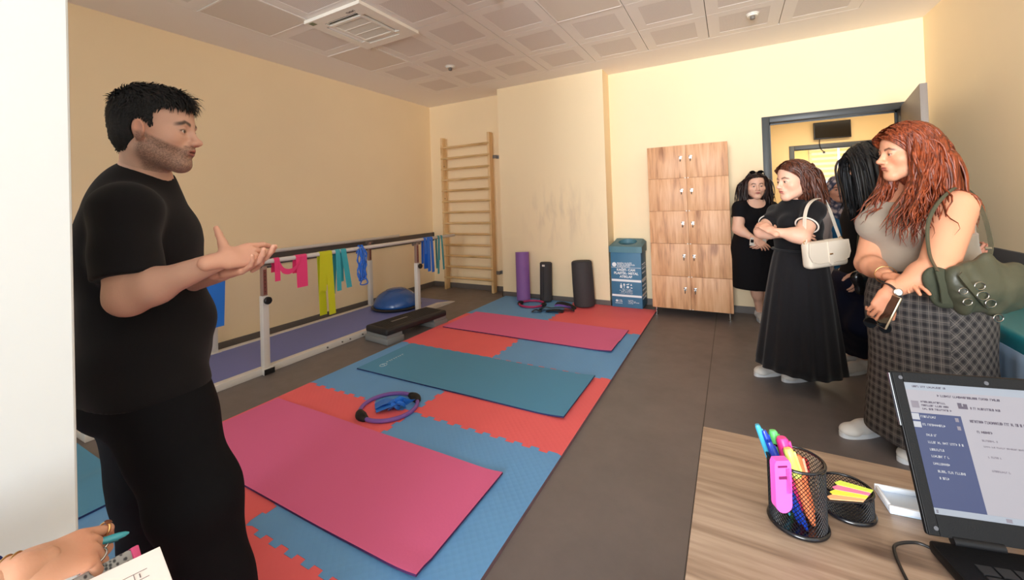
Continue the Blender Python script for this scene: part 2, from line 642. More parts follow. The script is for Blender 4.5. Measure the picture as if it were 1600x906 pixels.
def stained_wall():
    """cream paint with the grey scuffs the photo shows behind the rolled mats"""
    m = mat('scuffed_cream_paint', srgb(250, 229, 190), 0.75)
    nt = m.node_tree; N = nt.nodes; L = nt.links
    tc = [n for n in N if n.type == 'TEX_COORD'][0]
    mp = N.new('ShaderNodeMapping'); mp.inputs['Location'].default_value = (1.98, 0, -1.12)
    L.new(tc.outputs['Object'], mp.inputs['Vector'])
    ms = N.new('ShaderNodeVectorMath'); ms.operation = 'MULTIPLY'; ms.inputs[1].default_value = (1.6, 0, 1.9)
    L.new(mp.outputs[0], ms.inputs[0])
    ln = N.new('ShaderNodeVectorMath'); ln.operation = 'LENGTH'; L.new(ms.outputs[0], ln.inputs[0])
    fo = N.new('ShaderNodeMapRange'); fo.inputs[1].default_value = 0.15; fo.inputs[2].default_value = 1.0
    fo.inputs[3].default_value = 0.5; fo.inputs[4].default_value = 0
    L.new(ln.outputs['Value'], fo.inputs[0])
    st = N.new('ShaderNodeMapping'); st.inputs['Scale'].default_value = (9, 1, 2.2)
    L.new(tc.outputs['Object'], st.inputs['Vector'])
    no = N.new('ShaderNodeTexNoise'); no.inputs['Scale'].default_value = 1.2; no.inputs['Detail'].default_value = 6
    L.new(st.outputs[0], no.inputs['Vector'])
    mr = N.new('ShaderNodeMapRange'); mr.inputs[1].default_value = 0.46; mr.inputs[2].default_value = 0.7
    L.new(no.outputs[0], mr.inputs[0])
    mu = N.new('ShaderNodeMath'); mu.operation = 'MULTIPLY'; L.new(fo.outputs[0], mu.inputs[0]); L.new(mr.outputs[0], mu.inputs[1])
    mx = N.new('ShaderNodeMix'); mx.data_type = 'RGBA'
    L.new(mu.outputs[0], mx.inputs[0]); mx.inputs[6].default_value = srgb(250, 229, 190); mx.inputs[7].default_value = srgb(190, 170, 146)
    L.new(mx.outputs[2], N['Principled BSDF'].inputs['Base Color'])
    return m


DX0, DX1, DZ = 0.385, 1.435, 2.07
wb = MB()
wb.box((XL, YB, 0), (DX0 - .07, YB + .16, HC)).box((DX0 - .07, YB, DZ + .06), (DX1 + .04, YB + .16, HC))
wb.box((DX1 + .04, YB, 0), (XR + .15, YB + .16, HC))
struct(wb, 'wall_back', M_wall)
struct(MB().box((-2.835, 4.85, 0), (-1.335, YB, HC)), 'wall_pier', stained_wall())
# window wall behind the photographer (opening 2.3 x 1.6 m) and the bright block at the left
wf = MB().box((XL, YF - .15, 0), (-3.98, YF, HC)).box((1.28, YF - .15, 0), (XR, YF, HC))
wf.box((-3.98, YF - .15, 0), (1.28, YF, 0.55)).box((-3.98, YF - .15, 2.65), (1.28, YF, HC))
struct(wf, 'wall_front', M_wall)
struct(MB().box((-1.50, -.12, 0), (-1.02, 0.25, HC), bev=0.004), 'wall_column', M_wallw)

# skirting
H = 0.075
struct(MB().box((XL, YF, 0), (XL + .012, YB, H)), 'baseboard_left', M_skirt)
struct(MB().box((XL, YB - .012, 0), (-2.835, YB, H)).box((-1.335, YB - .012, 0), (DX0 - .07, YB, H)), 'baseboard_back', M_skirt)
struct(MB().box((-2.847, 4.838, 0), (-1.323, 4.85, H)).box((-2.847, 4.838, 0), (-2.835, YB - .012, H)).box((-1.335, 4.85, 0), (-1.323, YB - .012, H)),
       'baseboard_pier', M_skirt)
struct(MB().box((XR - .012, YF, 0), (XR, YB, H)), 'baseboard_right', M_skirt)

# ceiling: plaster border, one step up into the tile field
TX0, TY1, TP, NXT, NYT = -3.67, 4.54, 0.588, 8, 10
TX1, TY0 = TX0 + NXT * TP, TY1 - NYT * TP
cb = MB()
cb.box((XL - .15, TY1, HC), (XR + .15, YB + .16, HC + .1)).box((XL - .15, YF - .15, HC), (XR + .15, TY0, HC + .1))
cb.box((XL - .15, TY0, HC), (TX0, TY1, HC + .1)).box((TX1, TY0, HC), (XR + .15, TY1, HC + .1))
struct(cb, 'ceiling', M_ceil)
PLAIN = {(0, 4), (0, 2), (4, 2), (2, 5), (6, 6), (4, 5)}
AC = (1, 3)
ct = MB()
ct.box((TX0, TY0, HC + .014), (TX1, TY1, HC + .09), m=1)
g = 0.003
for i in range(NXT):
    for j in range(NYT):
        x0, y1 = TX0 + i * TP, TY1 - j * TP
        x1, y0 = x0 + TP, y1 - TP
        if (i, j) == AC or (i, j) in PLAIN: continue
        a, b_, c_, d_ = x0 + g, y0 + g, x1 - g, y1 - g
        q = 0.095
        ct.box((a, b_, HC + .0005), (c_, b_ + q, HC + .013)).box((a, d_ - q, HC + .0005), (c_, d_, HC + .013))
        ct.box((a, b_ + q, HC + .0005), (a + q, d_ - q, HC + .013)).box((c_ - q, b_ + q, HC + .0005), (c_, d_ - q, HC + .013))
        ct.box((a + q, b_ + q, HC + .002), (c_ - q, d_ - q, HC + .013), m=2)
struct(ct, 'ceiling_tile_field', [M_tile, M_gap, M_perf])
M_led = mat('flat_panel_diffuser', srgb(228, 218, 206), 0.5)
for (i, j) in sorted(PLAIN):
    x0, y1 = TX0 + i * TP, TY1 - j * TP
    e = empty('ceiling_light', (x0 + TP / 2, y1 - TP / 2, HC - .004))
    x1, y0 = x0 + TP, y1 - TP
    fr = MB()
    for lo, hi in (((x0 + g, y0 + g), (x1 - g, y0 + .016)), ((x0 + g, y1 - .016), (x1 - g, y1 - g)),
                   ((x0 + g, y0 + .016), (x0 + .016, y1 - .016)), ((x1 - .016, y0 + .016), (x1 - g, y1 - .016))):
        fr.box((*lo, HC - .004), (*hi, HC + .013))
    fr.out('frame', M_tile, e)
    MB().box((x0 + .016, y0 + .016, HC - .002), (x1 - .016, y1 - .016, HC + .013)).out('diffuser', M_led, e)
    lab = {(0, 4): 'plain unlit ceiling light panel by the left wall, in front of the air conditioner',
           (0, 2): 'plain unlit ceiling light panel by the left wall, beyond the air conditioner',
           (4, 2): 'plain unlit square light panel high above the grey wall pier, among perforated tiles',
           (2, 5): 'plain unlit ceiling light panel nearer than the air conditioner',
           (6, 6): 'plain unlit ceiling light panel above the desk',
           (4, 5): 'plain unlit ceiling light panel in the middle of the ceiling'}[(i, j)]
    tag(e, lab, 'ceiling light', 'square light panels in the ceiling')

# ---- air conditioner cassette
M_ac = mat('air_conditioner_plastic', srgb(244, 238, 226), 0.4)
M_dark = mat('black_plastic', srgb(22, 21, 22), 0.4)
M_grill = mat('return_grille', srgb(176, 162, 144), 0.7)
i, j = AC
ax0, ay1 = TX0 + i * TP, TY1 - j * TP
axc, ayc = ax0 + TP / 2, ay1 - TP / 2
e = empty('air_conditioner', (axc, ayc, HC - .035), 'white four-way air conditioner cassette set in the tiled ceiling', 'air conditioner')
hb = 0.335
body = MB()
o1, i1 = hb, 0.245
for s in range(4):
    R = rotm((0, 0, 1), 90 * s); of_ = (axc, ayc, HC)
    body.prism([(-o1, -o1), (o1, -o1), (i1, -i1), (-i1, -i1)], -.030, -.002, T=R, off=of_)
    body.prism([(-.19, -.19), (.19, -.19), (.165, -.165), (-.165, -.165)], -.030, -.002, T=R, off=of_)
    body.prism([(-i1, -i1), (-.19, -i1), (-.19, -.19), (-i1, -.19)], -.030, -.002, T=R, off=of_)
body.out('panel', M_ac, e, auto=30)
for s in range(4):
    R = rotm((0, 0, 1), 90 * s)
    v = MB().box((-.185, -.245, -.010), (.185, -.19, -.003), T=R, off=(axc, ayc, HC)).out('air_slot', M_dark, e)
    fl = MB()
    fl.box((-.178, -.012, -.002), (.178, .012, .002), T=R @ rotm((1, 0, 0), 35 if s in (0, 3) else 10), off=np.array([axc, ayc, HC - .02]) + R @ np.array([0, -.222, 0]))
    fl.out('louvre', M_ac, v)
gr = MB().box((-.165, -.165, -.024), (.165, .165, -.012), off=(axc, ayc, HC))
go = gr.out('return_grille', M_grill, e)
sl = MB()
for q in (-.055, .055):
    sl.box((-.165, q - .004, -.028), (.165, q + .004, -.022), off=(axc, ayc, HC))
for k in range(34):
    x = -.16 + k * .32 / 33
    sl.box((x - .0012, -.165, -.0265), (x + .0012, .165, -.024), off=(axc, ayc, HC))
sl.out('grille_bars', M_ac, go)
MB().box((-.30, -.318, -.0315), (-.245, -.275, -.030), off=(axc, ayc, HC)).out('receiver_window', mat('green_window', srgb(96, 112, 78), 0.3), e)
DN = np.array([[1, 0, 0], [0, -1, 0], [0, 0, -1.0]]).T
lm = MB()
for q, (a_, b_) in enumerate(((0, .018), (.022, .034), (.038, .052), (.056, .068), (.072, .09))):
    x = axc + .12 + a_; x2 = axc + .12 + b_; y = ayc - .285
    lm.box((x, y, HC - .0312), (x + .004, y + .022, HC - .030)).box((x, y + (.018 if q % 2 else 0), HC - .0312), (x2, y + (.022 if q % 2 else .004), HC - .030))
    lm.box((x2 - .004, y + .008, HC - .0312), (x2, y + .022, HC - .030))
lm.out('maker_mark', mat('dark_grey_print', srgb(90, 76, 66), 0.6), e)

# ---- small things on the ceiling
M_white = mat('white_plastic', srgb(228, 222, 210), 0.4)
for (x, y, r, lab) in ((-2.80, 3.74, .05, 'small round sprinkler on a tile near the wall bars'),
                       (-1.52, 2.62, .055, 'round white smoke detector at the top edge of the photo, left of the middle'),
                       (0.22, 4.15, .045, 'small round detector on the tiles above the wardrobe and door')):
    e = empty('smoke_detector', (x, y, HC - .04), lab, 'smoke detector')
    MB().lathe([(r * 1.15, 0), (r * 1.15, -.006), (r, -.012), (r * .98, -.02), (r * .9, -.024)][::-1], (x, y, HC + .002), 28).out('base', M_white, e, auto=40)
    MB().lathe([(r * .2, -.05), (r * .42, -.045), (r * .45, -.024), (r * .45, -.018)], (x, y, HC), 20).out('sensor', mat('grey_plastic', srgb(120, 112, 104), .5), e, auto=40)

# ---- wall protection strip on the left wall and slate band on the right wall
M_bump = mat('charcoal_bumper', srgb(84, 80, 80), 0.45)
e = empty('wall_bumper_rail', (XL + .02, 2.9, .74), 'charcoal wall protection strip running along the left wall behind the bars', 'wall strip')
MB().box((XL, .26, .735), (XL + .022, YB - .03, .865), bev=.006).out('strip', M_bump, e, auto=30)
MB().box((XL, YB - .03, .733), (XL + .026, YB - .001, .867), bev=.006).out('end_cap', mat('dark_end_cap', srgb(58, 54, 54), .5), e, auto=30)
o = MB().box((XR - .02, 1.5, .60), (XR, 5.0, .875), bev=.005).out('wall_panel', mat('slate_panel', srgb(96, 98, 102), 0.55), auto=30)
wp = MB().box((XR - .024, 1.5, .38), (XR, 5.0, .60), bev=.005).out('lower_board', mat('navy_panel', srgb(52, 66, 88), .55), o, auto=30)
tag(o, 'slate grey protection panel along the right wall behind the treatment couch', 'wall panel')

# ---- main door frame, leaf
M_frame = mat('anthracite_metal', srgb(66, 70, 72), 0.42)
M_leaf = mat('grey_door_laminate', srgb(140, 130, 122), 0.45)
fr = MB()
w, y0, y1 = .07, YB - .012, YB + .172
fr.box((DX0 - w, y0, 0), (DX0, y1, DZ + .065), bev=.004).box((DX0, y0, DZ), (DX1, y1, DZ + .065), bev=.004)
fr.box((DX1, y0, 0), (DX1 + .045, y1, DZ + .065), bev=.004)
fr.box((DX0, YB + .09, 0), (DX0 + .015, YB + .11, DZ)).box((DX0, YB + .09, DZ - .015), (DX1, YB + .11, DZ)).box((DX1 - .015, YB + .09, 0), (DX1, YB + .11, DZ))
struct(fr, 'trim_1', M_frame, auto=30)
d = struct(MB().box((0, -1.03, .012), (.042, 0, DZ + .02), bev=.002, T=rotm((0, 0, 1), -9.8), off=(1.435, YB - .012, 0)), 'door_1', M_leaf, auto=30)
hd = MB().cyl((1.30, 4.2, 1.02), (1.23, 4.2, 1.02), .011).cyl((1.235, 4.2, 1.02), (1.255, 4.32, 1.02), .009)
hd.out('door_handle', mat('brushed_steel', srgb(170, 168, 165), .3, 1.0), d, auto=30)

# ---- hall and the room beyond
YH = 7.9
M_hall = mat('hall_paint', srgb(240, 208, 150), 0.75)
HX0, HX1, HZ = 0.92, 2.05, 2.0
wh = MB().box((-2.2, YH, 0), (HX0, YH + .15, 2.75)).box((HX0, YH, HZ), (HX1, YH + .15, 2.75)).box((HX1, YH, 0), (4.5, YH + .15, 2.75))
struct(wh, 'wall_hall', M_hall)
struct(MB().box((-2.35, YB + .16, 0), (-2.2, YH + .15, 2.75)), 'wall_hall_left', M_hall)
struct(MB().box((4.5, YB + .16, 0), (4.65, 11.1, 2.75)), 'wall_hall_right', M_hall)
struct(MB().box((XR + .15, YB, 0), (4.65, YB + .16, 2.75)), 'wall_hall_near', M_hall)
struct(MB().box((-2.35, YB + .16, 2.75), (4.65, 11.2, 2.85)), 'ceiling_hall', M_ceil)
struct(MB().box((HX0 - .07, YH - .012, 0), (HX0, YH + .16, HZ + .07), bev=.004).box((HX0, YH - .012, HZ), (HX1, YH + .16, HZ + .07), bev=.004)
       .box((HX1, YH - .012, 0), (HX1 + .07, YH + .16, HZ + .07), bev=.004), 'trim_2', M_frame, auto=30)
YW = 10.9
M_far = mat('pale_yellow_paint', srgb(244, 226, 168), 0.75)
WX0, WX1, WZ0, WZ1 = 1.52, 2.95, 1.0, 2.32
ww = MB().box((-.2, YW, 0), (WX0, YW + .15, 2.75)).box((WX1, YW, 0), (4.5, YW + .15, 2.75)).box((WX0, YW, 0), (WX1, YW + .15, WZ0)).box((WX0, YW, WZ1), (WX1, YW + .15, 2.75))
struct(ww, 'wall_far', M_far)
struct(MB().box((-.35, YH + .15, 0), (-.2, YW + .15, 2.75)), 'wall_far_left', M_far)
wd = MB()
for x in (WX0, (WX0 + WX1) / 2 - .03, WX1 - .06):
    wd.box((x, YW + .03, WZ0), (x + .06, YW + .09, WZ1))
wd.box((WX0, YW + .03, WZ0), (WX1, YW + .09, WZ0 + .06)).box((WX0, YW + .03, WZ1 - .06), (WX1, YW + .09, WZ1))
wf2 = struct(wd, 'window_1', M_white)
MB().box((WX0, YW + .055, WZ0), (WX1, YW + .06, WZ1)).out('pane', mat('window_glass', (1, 1, 1, 1), .02, trans=1.0), wf2)
M_bl = mat('cream_blind_fabric', srgb(240, 226, 176), .8)
M_blt = mat('sheer_blind_stripe', srgb(252, 244, 210), .8, alpha=.55)
for k, (x0, x1, zb) in enumerate(((WX0 + .01, 2.02, 1.56), (2.06, WX1 - .02, 1.56))):
    e = empty('window_blind', ((x0 + x1) / 2, YW - .05, zb), ['left cream zebra blind half lowered in the far room window', 'right cream zebra blind in the far room window'][k], 'blind')
    sb = MB(); sh = MB(); z = WZ1 + .02; q = 0
    while z - .055 > zb:
        (sb if q % 2 == 0 else sh).box((x0, YW - .032, z - .055), (x1, YW - .028, z)); z -= .055; q += 1
    sb.out('opaque_bands', M_bl, e); sh.out('sheer_bands', M_blt, e)
    MB().box((x0, YW - .05, WZ1 + .02), (x1, YW - .002, WZ1 + .09), bev=.008).out('cassette', M_white, e, auto=30)
    MB().cyl((x0, YW - .03, z), (x1, YW - .03, z), .012).out('bottom_bar', M_white, e, auto=30)

# ---- television in the hall
e = empty('television', (1.39, YH - .06, 2.14), 'black wall-mounted television hanging over the inner door of the hall', 'television')
tx0, tx1, tz0, tz1 = 1.172, 1.632, 2.135, 2.40
MB().box((tx0, YH - .075, tz0), (tx1, YH - .03, tz1), bev=.004).out('casing', M_dark, e, auto=30)
MB().box((tx0 + .012, YH - .078, tz0 + .016), (tx1 - .012, YH - .074, tz1 - .012)).out('screen', mat('black_screen', srgb(12, 9, 8), .15), e)
MB().box((tx0 + .12, YH - .03, tz0 + .05), (tx1 - .12, YH, tz1 - .05)).out('wall_bracket', M_dark, e)
cb_ = spline([(1.25, YH - .045, 2.15), (1.245, YH - .03, 2.08), (1.26, YH - .03, 1.99), (1.295, YH - .03, 1.94)], 6)
MB().tube(cb_, .006, 8).box((1.285, YH - .045, 1.915), (1.31, YH - .015, 1.945)).out('power_cable', M_dark, e)

# ================================================================== FLOOR MATS
def dimpled(name, c):
    m = mat(name, c, 0.62, spec=0.35)
    nt = m.node_tree; N = nt.nodes; L = nt.links
    tc = [n for n in N if n.type == 'TEX_COORD'][0]
    mp = N.new('ShaderNodeMapping'); mp.inputs['Rotation'].default_value = (0, 0, math.radians(45))
    L.new(tc.outputs['Object'], mp.inputs['Vector'])
    vo = N.new('ShaderNodeTexVoronoi'); vo.inputs['Scale'].default_value = 38; vo.inputs['Randomness'].default_value = 0
    L.new(mp.outputs[0], vo.inputs['Vector'])
    bp = N.new('ShaderNodeBump'); bp.inputs['Strength'].default_value = 0.28; bp.inputs['Distance'].default_value = 0.003
    L.new(vo.outputs['Distance'], bp.inputs['Height']); L.new(bp.outputs[0], N['Principled BSDF'].inputs['Normal'])
    n = N.new('ShaderNodeTexNoise'); n.inputs['Scale'].default_value = 2.5; L.new(tc.outputs['Object'], n.inputs['Vector'])
    mr = N.new('ShaderNodeMapRange'); mr.inputs[3].default_value = .9; mr.inputs[4].default_value = 1.08
    L.new(n.outputs[0], mr.inputs[0])
    vm = N.new('ShaderNodeVectorMath'); vm.operation = 'SCALE'; vm.inputs[0].default_value = c[:3]
    L.new(mr.outputs[0], vm.inputs['Scale']); L.new(vm.outputs[0], N['Principled BSDF'].inputs['Base Color'])
    return m


M_tb = dimpled('blue_foam', srgb(106, 162, 214)); M_tr = dimpled('red_foam', srgb(240, 106, 110))
GX = [-2.785, -1.785, -0.795]
GY = [-1.06, -0.075, 0.910, 1.885, 2.835, 3.885, 4.825]
TEETH = 19


def zig(a, b, horiz):
    """points of the interlocking edge from a to b (exclusive), the same whichever tile asks"""
    a = np.array(a, float); b = np.array(b, float)
    d = b - a; n = np.array([-d[1], d[0]]) / np.linalg.norm(d)
    pts = []
    for k in range(TEETH):
        t0, t1 = (k + .5) / (TEETH + 1), (k + 1.5) / (TEETH + 1)
        s = 1 if k % 2 == 0 else -1
        w = (t1 - t0)
        for t in (t0 + .12 * w, t0 + .02 * w, t1 - .02 * w, t1 - .12 * w)[1:3]:
            pts.append(a + d * t + n * s * .011)
    return pts


def tile(i, j):
    x0, x1, y0, y1 = GX[i], GX[i + 1], GY[j], GY[j + 1]
    P = [(x0, y0)]
    P += [p for p in zig((x0, y0), (x1, y0), 1)] if j > 0 else []
    P += [(x1, y0)]
    P += [p for p in zig((x1, y0), (x1, y1), 0)] if i == 0 else []
    P += [(x1, y1)]
    P += [p for p in zig((x0, y1), (x1, y1), 1)][::-1] if j < len(GY) - 2 else []
    P += [(x0, y1)]
    P += [p for p in zig((x0, y0), (x0, y1), 0)][::-1] if i == 1 else []
    c = np.mean([(x0, y0), (x1, y1)], 0)
    P = np.array([np.array(p, float) for p in P])
    return [tuple(c + (p - c) * .9992) for p in P]


rows = ['nearest', 'second nearest', 'third from the wall pier', 'third', 'second', 'back']
TL = {(0, 5): 'blue foam floor tile at the back left, under the purple roll',
      (1, 5): 'red foam floor tile at the back right, under the recycling box',
      (0, 4): 'red foam floor tile on the left between the far pink mat and the blue mat',
      (1, 4): 'blue foam floor tile on the right beside the far pink mat end',
      (0, 3): 'dimpled blue foam floor tile on the left beyond the purple ring',
      (1, 3): 'red foam floor tile on the right under the blue mat end',
      (0, 2): 'red foam floor tile on the left under the large pink mat corner',
      (1, 2): 'blue foam floor tile on the right under the large pink mat end',
      (0, 1): 'blue foam floor tile beneath the standing man in black',
      (1, 1): 'red foam floor tile at the bottom edge, nearest the camera',
      (0, 0): 'red foam floor tile at the near end, left of the photographer',
      (1, 0): 'blue foam floor tile at the near end, below the photographer'}
for (i, j), lab in TL.items():
    if j == 0: continue
    blue = (i + j) % 2 == 1
    P = tile(i, j)
    mb = MB().prism(P, .0005, .020, side=1)
    o = mb.out('foam_floor_tile', [M_tb if blue else M_tr, mat('foam_tile_edge', srgb(122, 96, 106), .7)])
    bm = bmesh.new(); bm.from_mesh(o.data); bmesh.ops.triangulate(bm, faces=[f for f in bm.faces if len(f.verts) > 4]); bm.to_mesh(o.data); bm.free()
    tag(o, lab, 'foam tile', 'interlocking foam floor tiles')


def soft_mat(name, x0, x1, y0, y1, z, top, under, curl=None, rot=0.0, th=.009):
    nx, ny = 40, 16
    xs = np.linspace(x0, x1, nx); ys = np.linspace(y0, y1, ny)
    cx, cy = (x0 + x1) / 2, (y0 + y1) / 2
    V = []
    for lay in (0, 1):
        for x in xs:
            for y in ys:
                h = z + .0006 + .0008 * (math.sin(x * 7 + y * 3) + 1)
                if curl: h += curl(x, y)
                c, s = math.cos(rot), math.sin(rot)
                V.append((cx + (x - cx) * c - (y - cy) * s, cy + (x - cx) * s + (y - cy) * c, h + lay * th))
    id_ = lambda l, a, b: l * nx * ny + a * ny + b
    F = []; mi = []
    for a in range(nx - 1):
        for b in range(ny - 1):
            F.append((id_(1, a, b), id_(1, a + 1, b), id_(1, a + 1, b + 1), id_(1, a, b + 1))); mi.append(0)
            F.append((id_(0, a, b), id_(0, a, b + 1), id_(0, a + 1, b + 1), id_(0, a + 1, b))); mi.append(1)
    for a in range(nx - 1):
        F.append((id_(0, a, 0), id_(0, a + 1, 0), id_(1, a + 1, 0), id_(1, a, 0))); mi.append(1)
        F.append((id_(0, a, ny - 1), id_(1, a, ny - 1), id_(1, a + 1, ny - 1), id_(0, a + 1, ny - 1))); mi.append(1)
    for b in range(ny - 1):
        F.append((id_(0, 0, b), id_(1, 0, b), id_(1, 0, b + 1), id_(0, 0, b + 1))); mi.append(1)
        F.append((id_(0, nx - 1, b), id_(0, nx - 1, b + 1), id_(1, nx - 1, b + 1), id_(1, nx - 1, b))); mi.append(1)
    mb = MB(); mb.V = V; mb.F = F; mb.M = mi
    return mb.out(name, [top, under], auto=50)


M_pk = mat('pink_mat', srgb(222, 106, 152), .7, bump=.25, bscale=90, spec=.3)
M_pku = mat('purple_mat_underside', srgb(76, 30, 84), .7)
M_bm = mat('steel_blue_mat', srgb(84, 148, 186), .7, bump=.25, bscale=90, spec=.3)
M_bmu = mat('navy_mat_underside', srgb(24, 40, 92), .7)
edge = lambda x1, w, h: (lambda x, y: h * max(0, (x - (x1 - w)) / w) ** 2)
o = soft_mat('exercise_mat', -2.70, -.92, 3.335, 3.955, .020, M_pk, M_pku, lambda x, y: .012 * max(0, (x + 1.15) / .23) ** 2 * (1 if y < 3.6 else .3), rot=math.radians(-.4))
tag(o, 'pink exercise mat lying farthest back, nearest the rolls and recycling box', 'exercise mat', 'exercise mats laid out on the foam tiles')
o = soft_mat('exercise_mat', -2.655, -.905, 2.20, 2.815, .020, M_bm, M_bmu, lambda x, y: .012 * max(0, (x + 1.1) / .2) ** 2)
tag(o, 'steel blue exercise mat with a pale round emblem, lying in the middle', 'exercise mat', 'exercise mats laid out on the foam tiles')
mb_ = MB(); c0 = np.array([-2.50, 2.33, .0325])
mb_.tube([c0 + np.array([.024 * math.sin(t), .032 * math.cos(t), 0]) for t in np.linspace(0, 2 * math.pi, 25)[:-1]], .0022, 6, closed=True)
lg = mb_.tube([c0 + np.array([-.015, .0, 0]), c0 + np.array([.0, .012, 0]), c0 + np.array([.016, -.006, 0])], .002, 6).out('emblem', mat('pale_print', srgb(176, 200, 214), .6), o)
pm = MB(); y_ = 2.385
for q, w_ in enumerate((.022, .012, .02, .014, .02, .012, .018, .02)):
    pm.box((-2.53, y_, .0318), (-2.508, y_ + .005, .0326)).box((-2.53, y_, .0318), (-2.524, y_ + w_, .0326)); y_ += w_ + .008
pm.out('maker_mark', MATS['pale_print'], o)
o = soft_mat('exercise_mat', -2.75, -.985, 1.035, 1.625, .020, M_pk, M_pku, lambda x, y: .010 * max(0, (x + 1.12) / .13) ** 2 + (.006 if y < 1.1 else 0) * max(0, (x + 1.5) / .5))
tag(o, 'large pink exercise mat nearest the camera, beside the man in black', 'exercise mat', 'exercise mats laid out on the foam tiles')
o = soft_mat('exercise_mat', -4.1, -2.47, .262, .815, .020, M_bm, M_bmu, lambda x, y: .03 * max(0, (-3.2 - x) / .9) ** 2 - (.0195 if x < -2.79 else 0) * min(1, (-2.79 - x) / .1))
tag(o, 'steel blue exercise mat behind the man, beside the white wall block', 'exercise mat', 'exercise mats laid out on the foam tiles')

# ================================================================== WALL BARS
M_pine = wood('pine', srgb(196, 158, 104), srgb(222, 186, 134), srgb(238, 206, 158), 'Z', .5)
M_pineh = wood('pine_rung', srgb(186, 148, 92), srgb(210, 174, 120), srgb(228, 196, 146), 'X', .5)
e = empty('wall_bars', (-3.51, 5.0, 0), 'pale pine wall bars with thirteen rungs standing in the back left corner', 'wall bars')
for (x, zt) in ((-3.93, 2.345), (-3.075, 2.345)):
    up = MB().box((x - .018, 4.955, 0), (x + .018, 5.055, zt), bev=.004).out('upright', M_pine, e, auto=30)
    for z in (.35, .8, 1.4, 1.9, 2.2):
        MB().cyl((x + (.019 if x < -3.5 else -.019), 4.985, z), (x + (.024 if x < -3.5 else -.024), 4.985, z), .007).out('screw', mat('dark_screw', srgb(70, 58, 46), .5), up, auto=30)
for k in range(13):
    z = .185 + k * (2.185 - .185) / 12
    MB().tube([(-3.945, 4.965, z), (-3.06, 4.965, z)], [.017, .017], 14, flat=1.0).out('rung', M_pineh, e, auto=40)
for z in (.285, 1.985):
    MB().box((-3.057, 5.045, z - .025), (-3.0, 5.05, z + .025)).box((-3.012, 5.05, z - .025), (-3.008, 5.12, z + .025)).box((-3.008, 5.112, z - .025), (-2.94, 5.118, z + .025)).out('wall_bracket', mat('galvanised_steel', srgb(150, 150, 150), .4, .8), e)
    MB().box((-4.0, 5.045, z - .025), (-3.95, 5.05, z + .025)).box((-4.0, 5.05, z - .025), (-3.996, 5.118, z + .025)).out('wall_bracket', MATS['galvanised_steel'], e)

# ================================================================== PARALLEL BARS
M_wm = mat('white_painted_steel', srgb(214, 210, 204), .35)
M_alu = mat('grey_scale_tube', srgb(158, 132, 122), .4, .3)
M_plat = mat('violet_blue_walkway', srgb(110, 120, 186), .5, bump=.15, bscale=150)
PXF, PXB, PY0, PY1 = -3.34, -4.115, .84, 4.33
e = empty('parallel_bars', (-3.73, 2.6, 0), 'white adjustable parallel walking bars with a violet blue walkway along the left wall', 'parallel bars')
pf = MB()
for x, sgn in ((PXF, 1), (PXB, -1)):
    pf.box((x - .032, PY0, .0), (x + .032, PY1 - .28, .052), bev=.004)
    # ramp end, tapering down to the floor
    V = [(x - .032, PY1 - .28, 0), (x + .032, PY1 - .28, 0), (x + .032, PY1 - .28, .052), (x - .032, PY1 - .28, .052),
         (x - .032, PY1 + .03, 0), (x + .032, PY1 + .03, 0), (x + .032, PY1 + .03, .006), (x - .032, PY1 + .03, .006)]
    pf.add(V, [(3, 2, 1, 0), (4, 5, 6, 7), (0, 1, 5, 4), (1, 2, 6, 5), (2, 3, 7, 6), (3, 0, 4, 7)])
for y in (PY0, PY1 - .31):
    pf.box((PXB + .03, y, .002), (PXF - .03, y + .03, .04))
pf.out('base_frame', M_wm, e, auto=30)
wk = MB().box((PXB + .032, PY0 + .03, .008), (PXF - .032, PY1 - .28, .044))
V = [(PXB + .032, PY1 - .28, .002), (PXF - .032, PY1 - .28, .002), (PXF - .032, PY1 - .28, .044), (PXB + .032, PY1 - .28, .044),
     (PXB + .032, PY1 + .03, .0005), (PXF - .032, PY1 + .03, .0005), (PXF - .032, PY1 + .03, .005), (PXB + .032, PY1 + .03, .005)]
wk.add(V, [(3, 2, 1, 0), (4, 5, 6, 7), (0, 1, 5, 4), (1, 2, 6, 5), (2, 3, 7, 6), (3, 0, 4, 7)])
wk.out('walkway', M_plat, e)
for y in (2.42, 2.58, 2.67, 2.82):
    MB().cyl((PXF + .030, y, .028), (PXF + .040, y, .028), .007).out('bolt', mat('steel_bolt', srgb(120, 116, 112), .4, .8), e, auto=30)
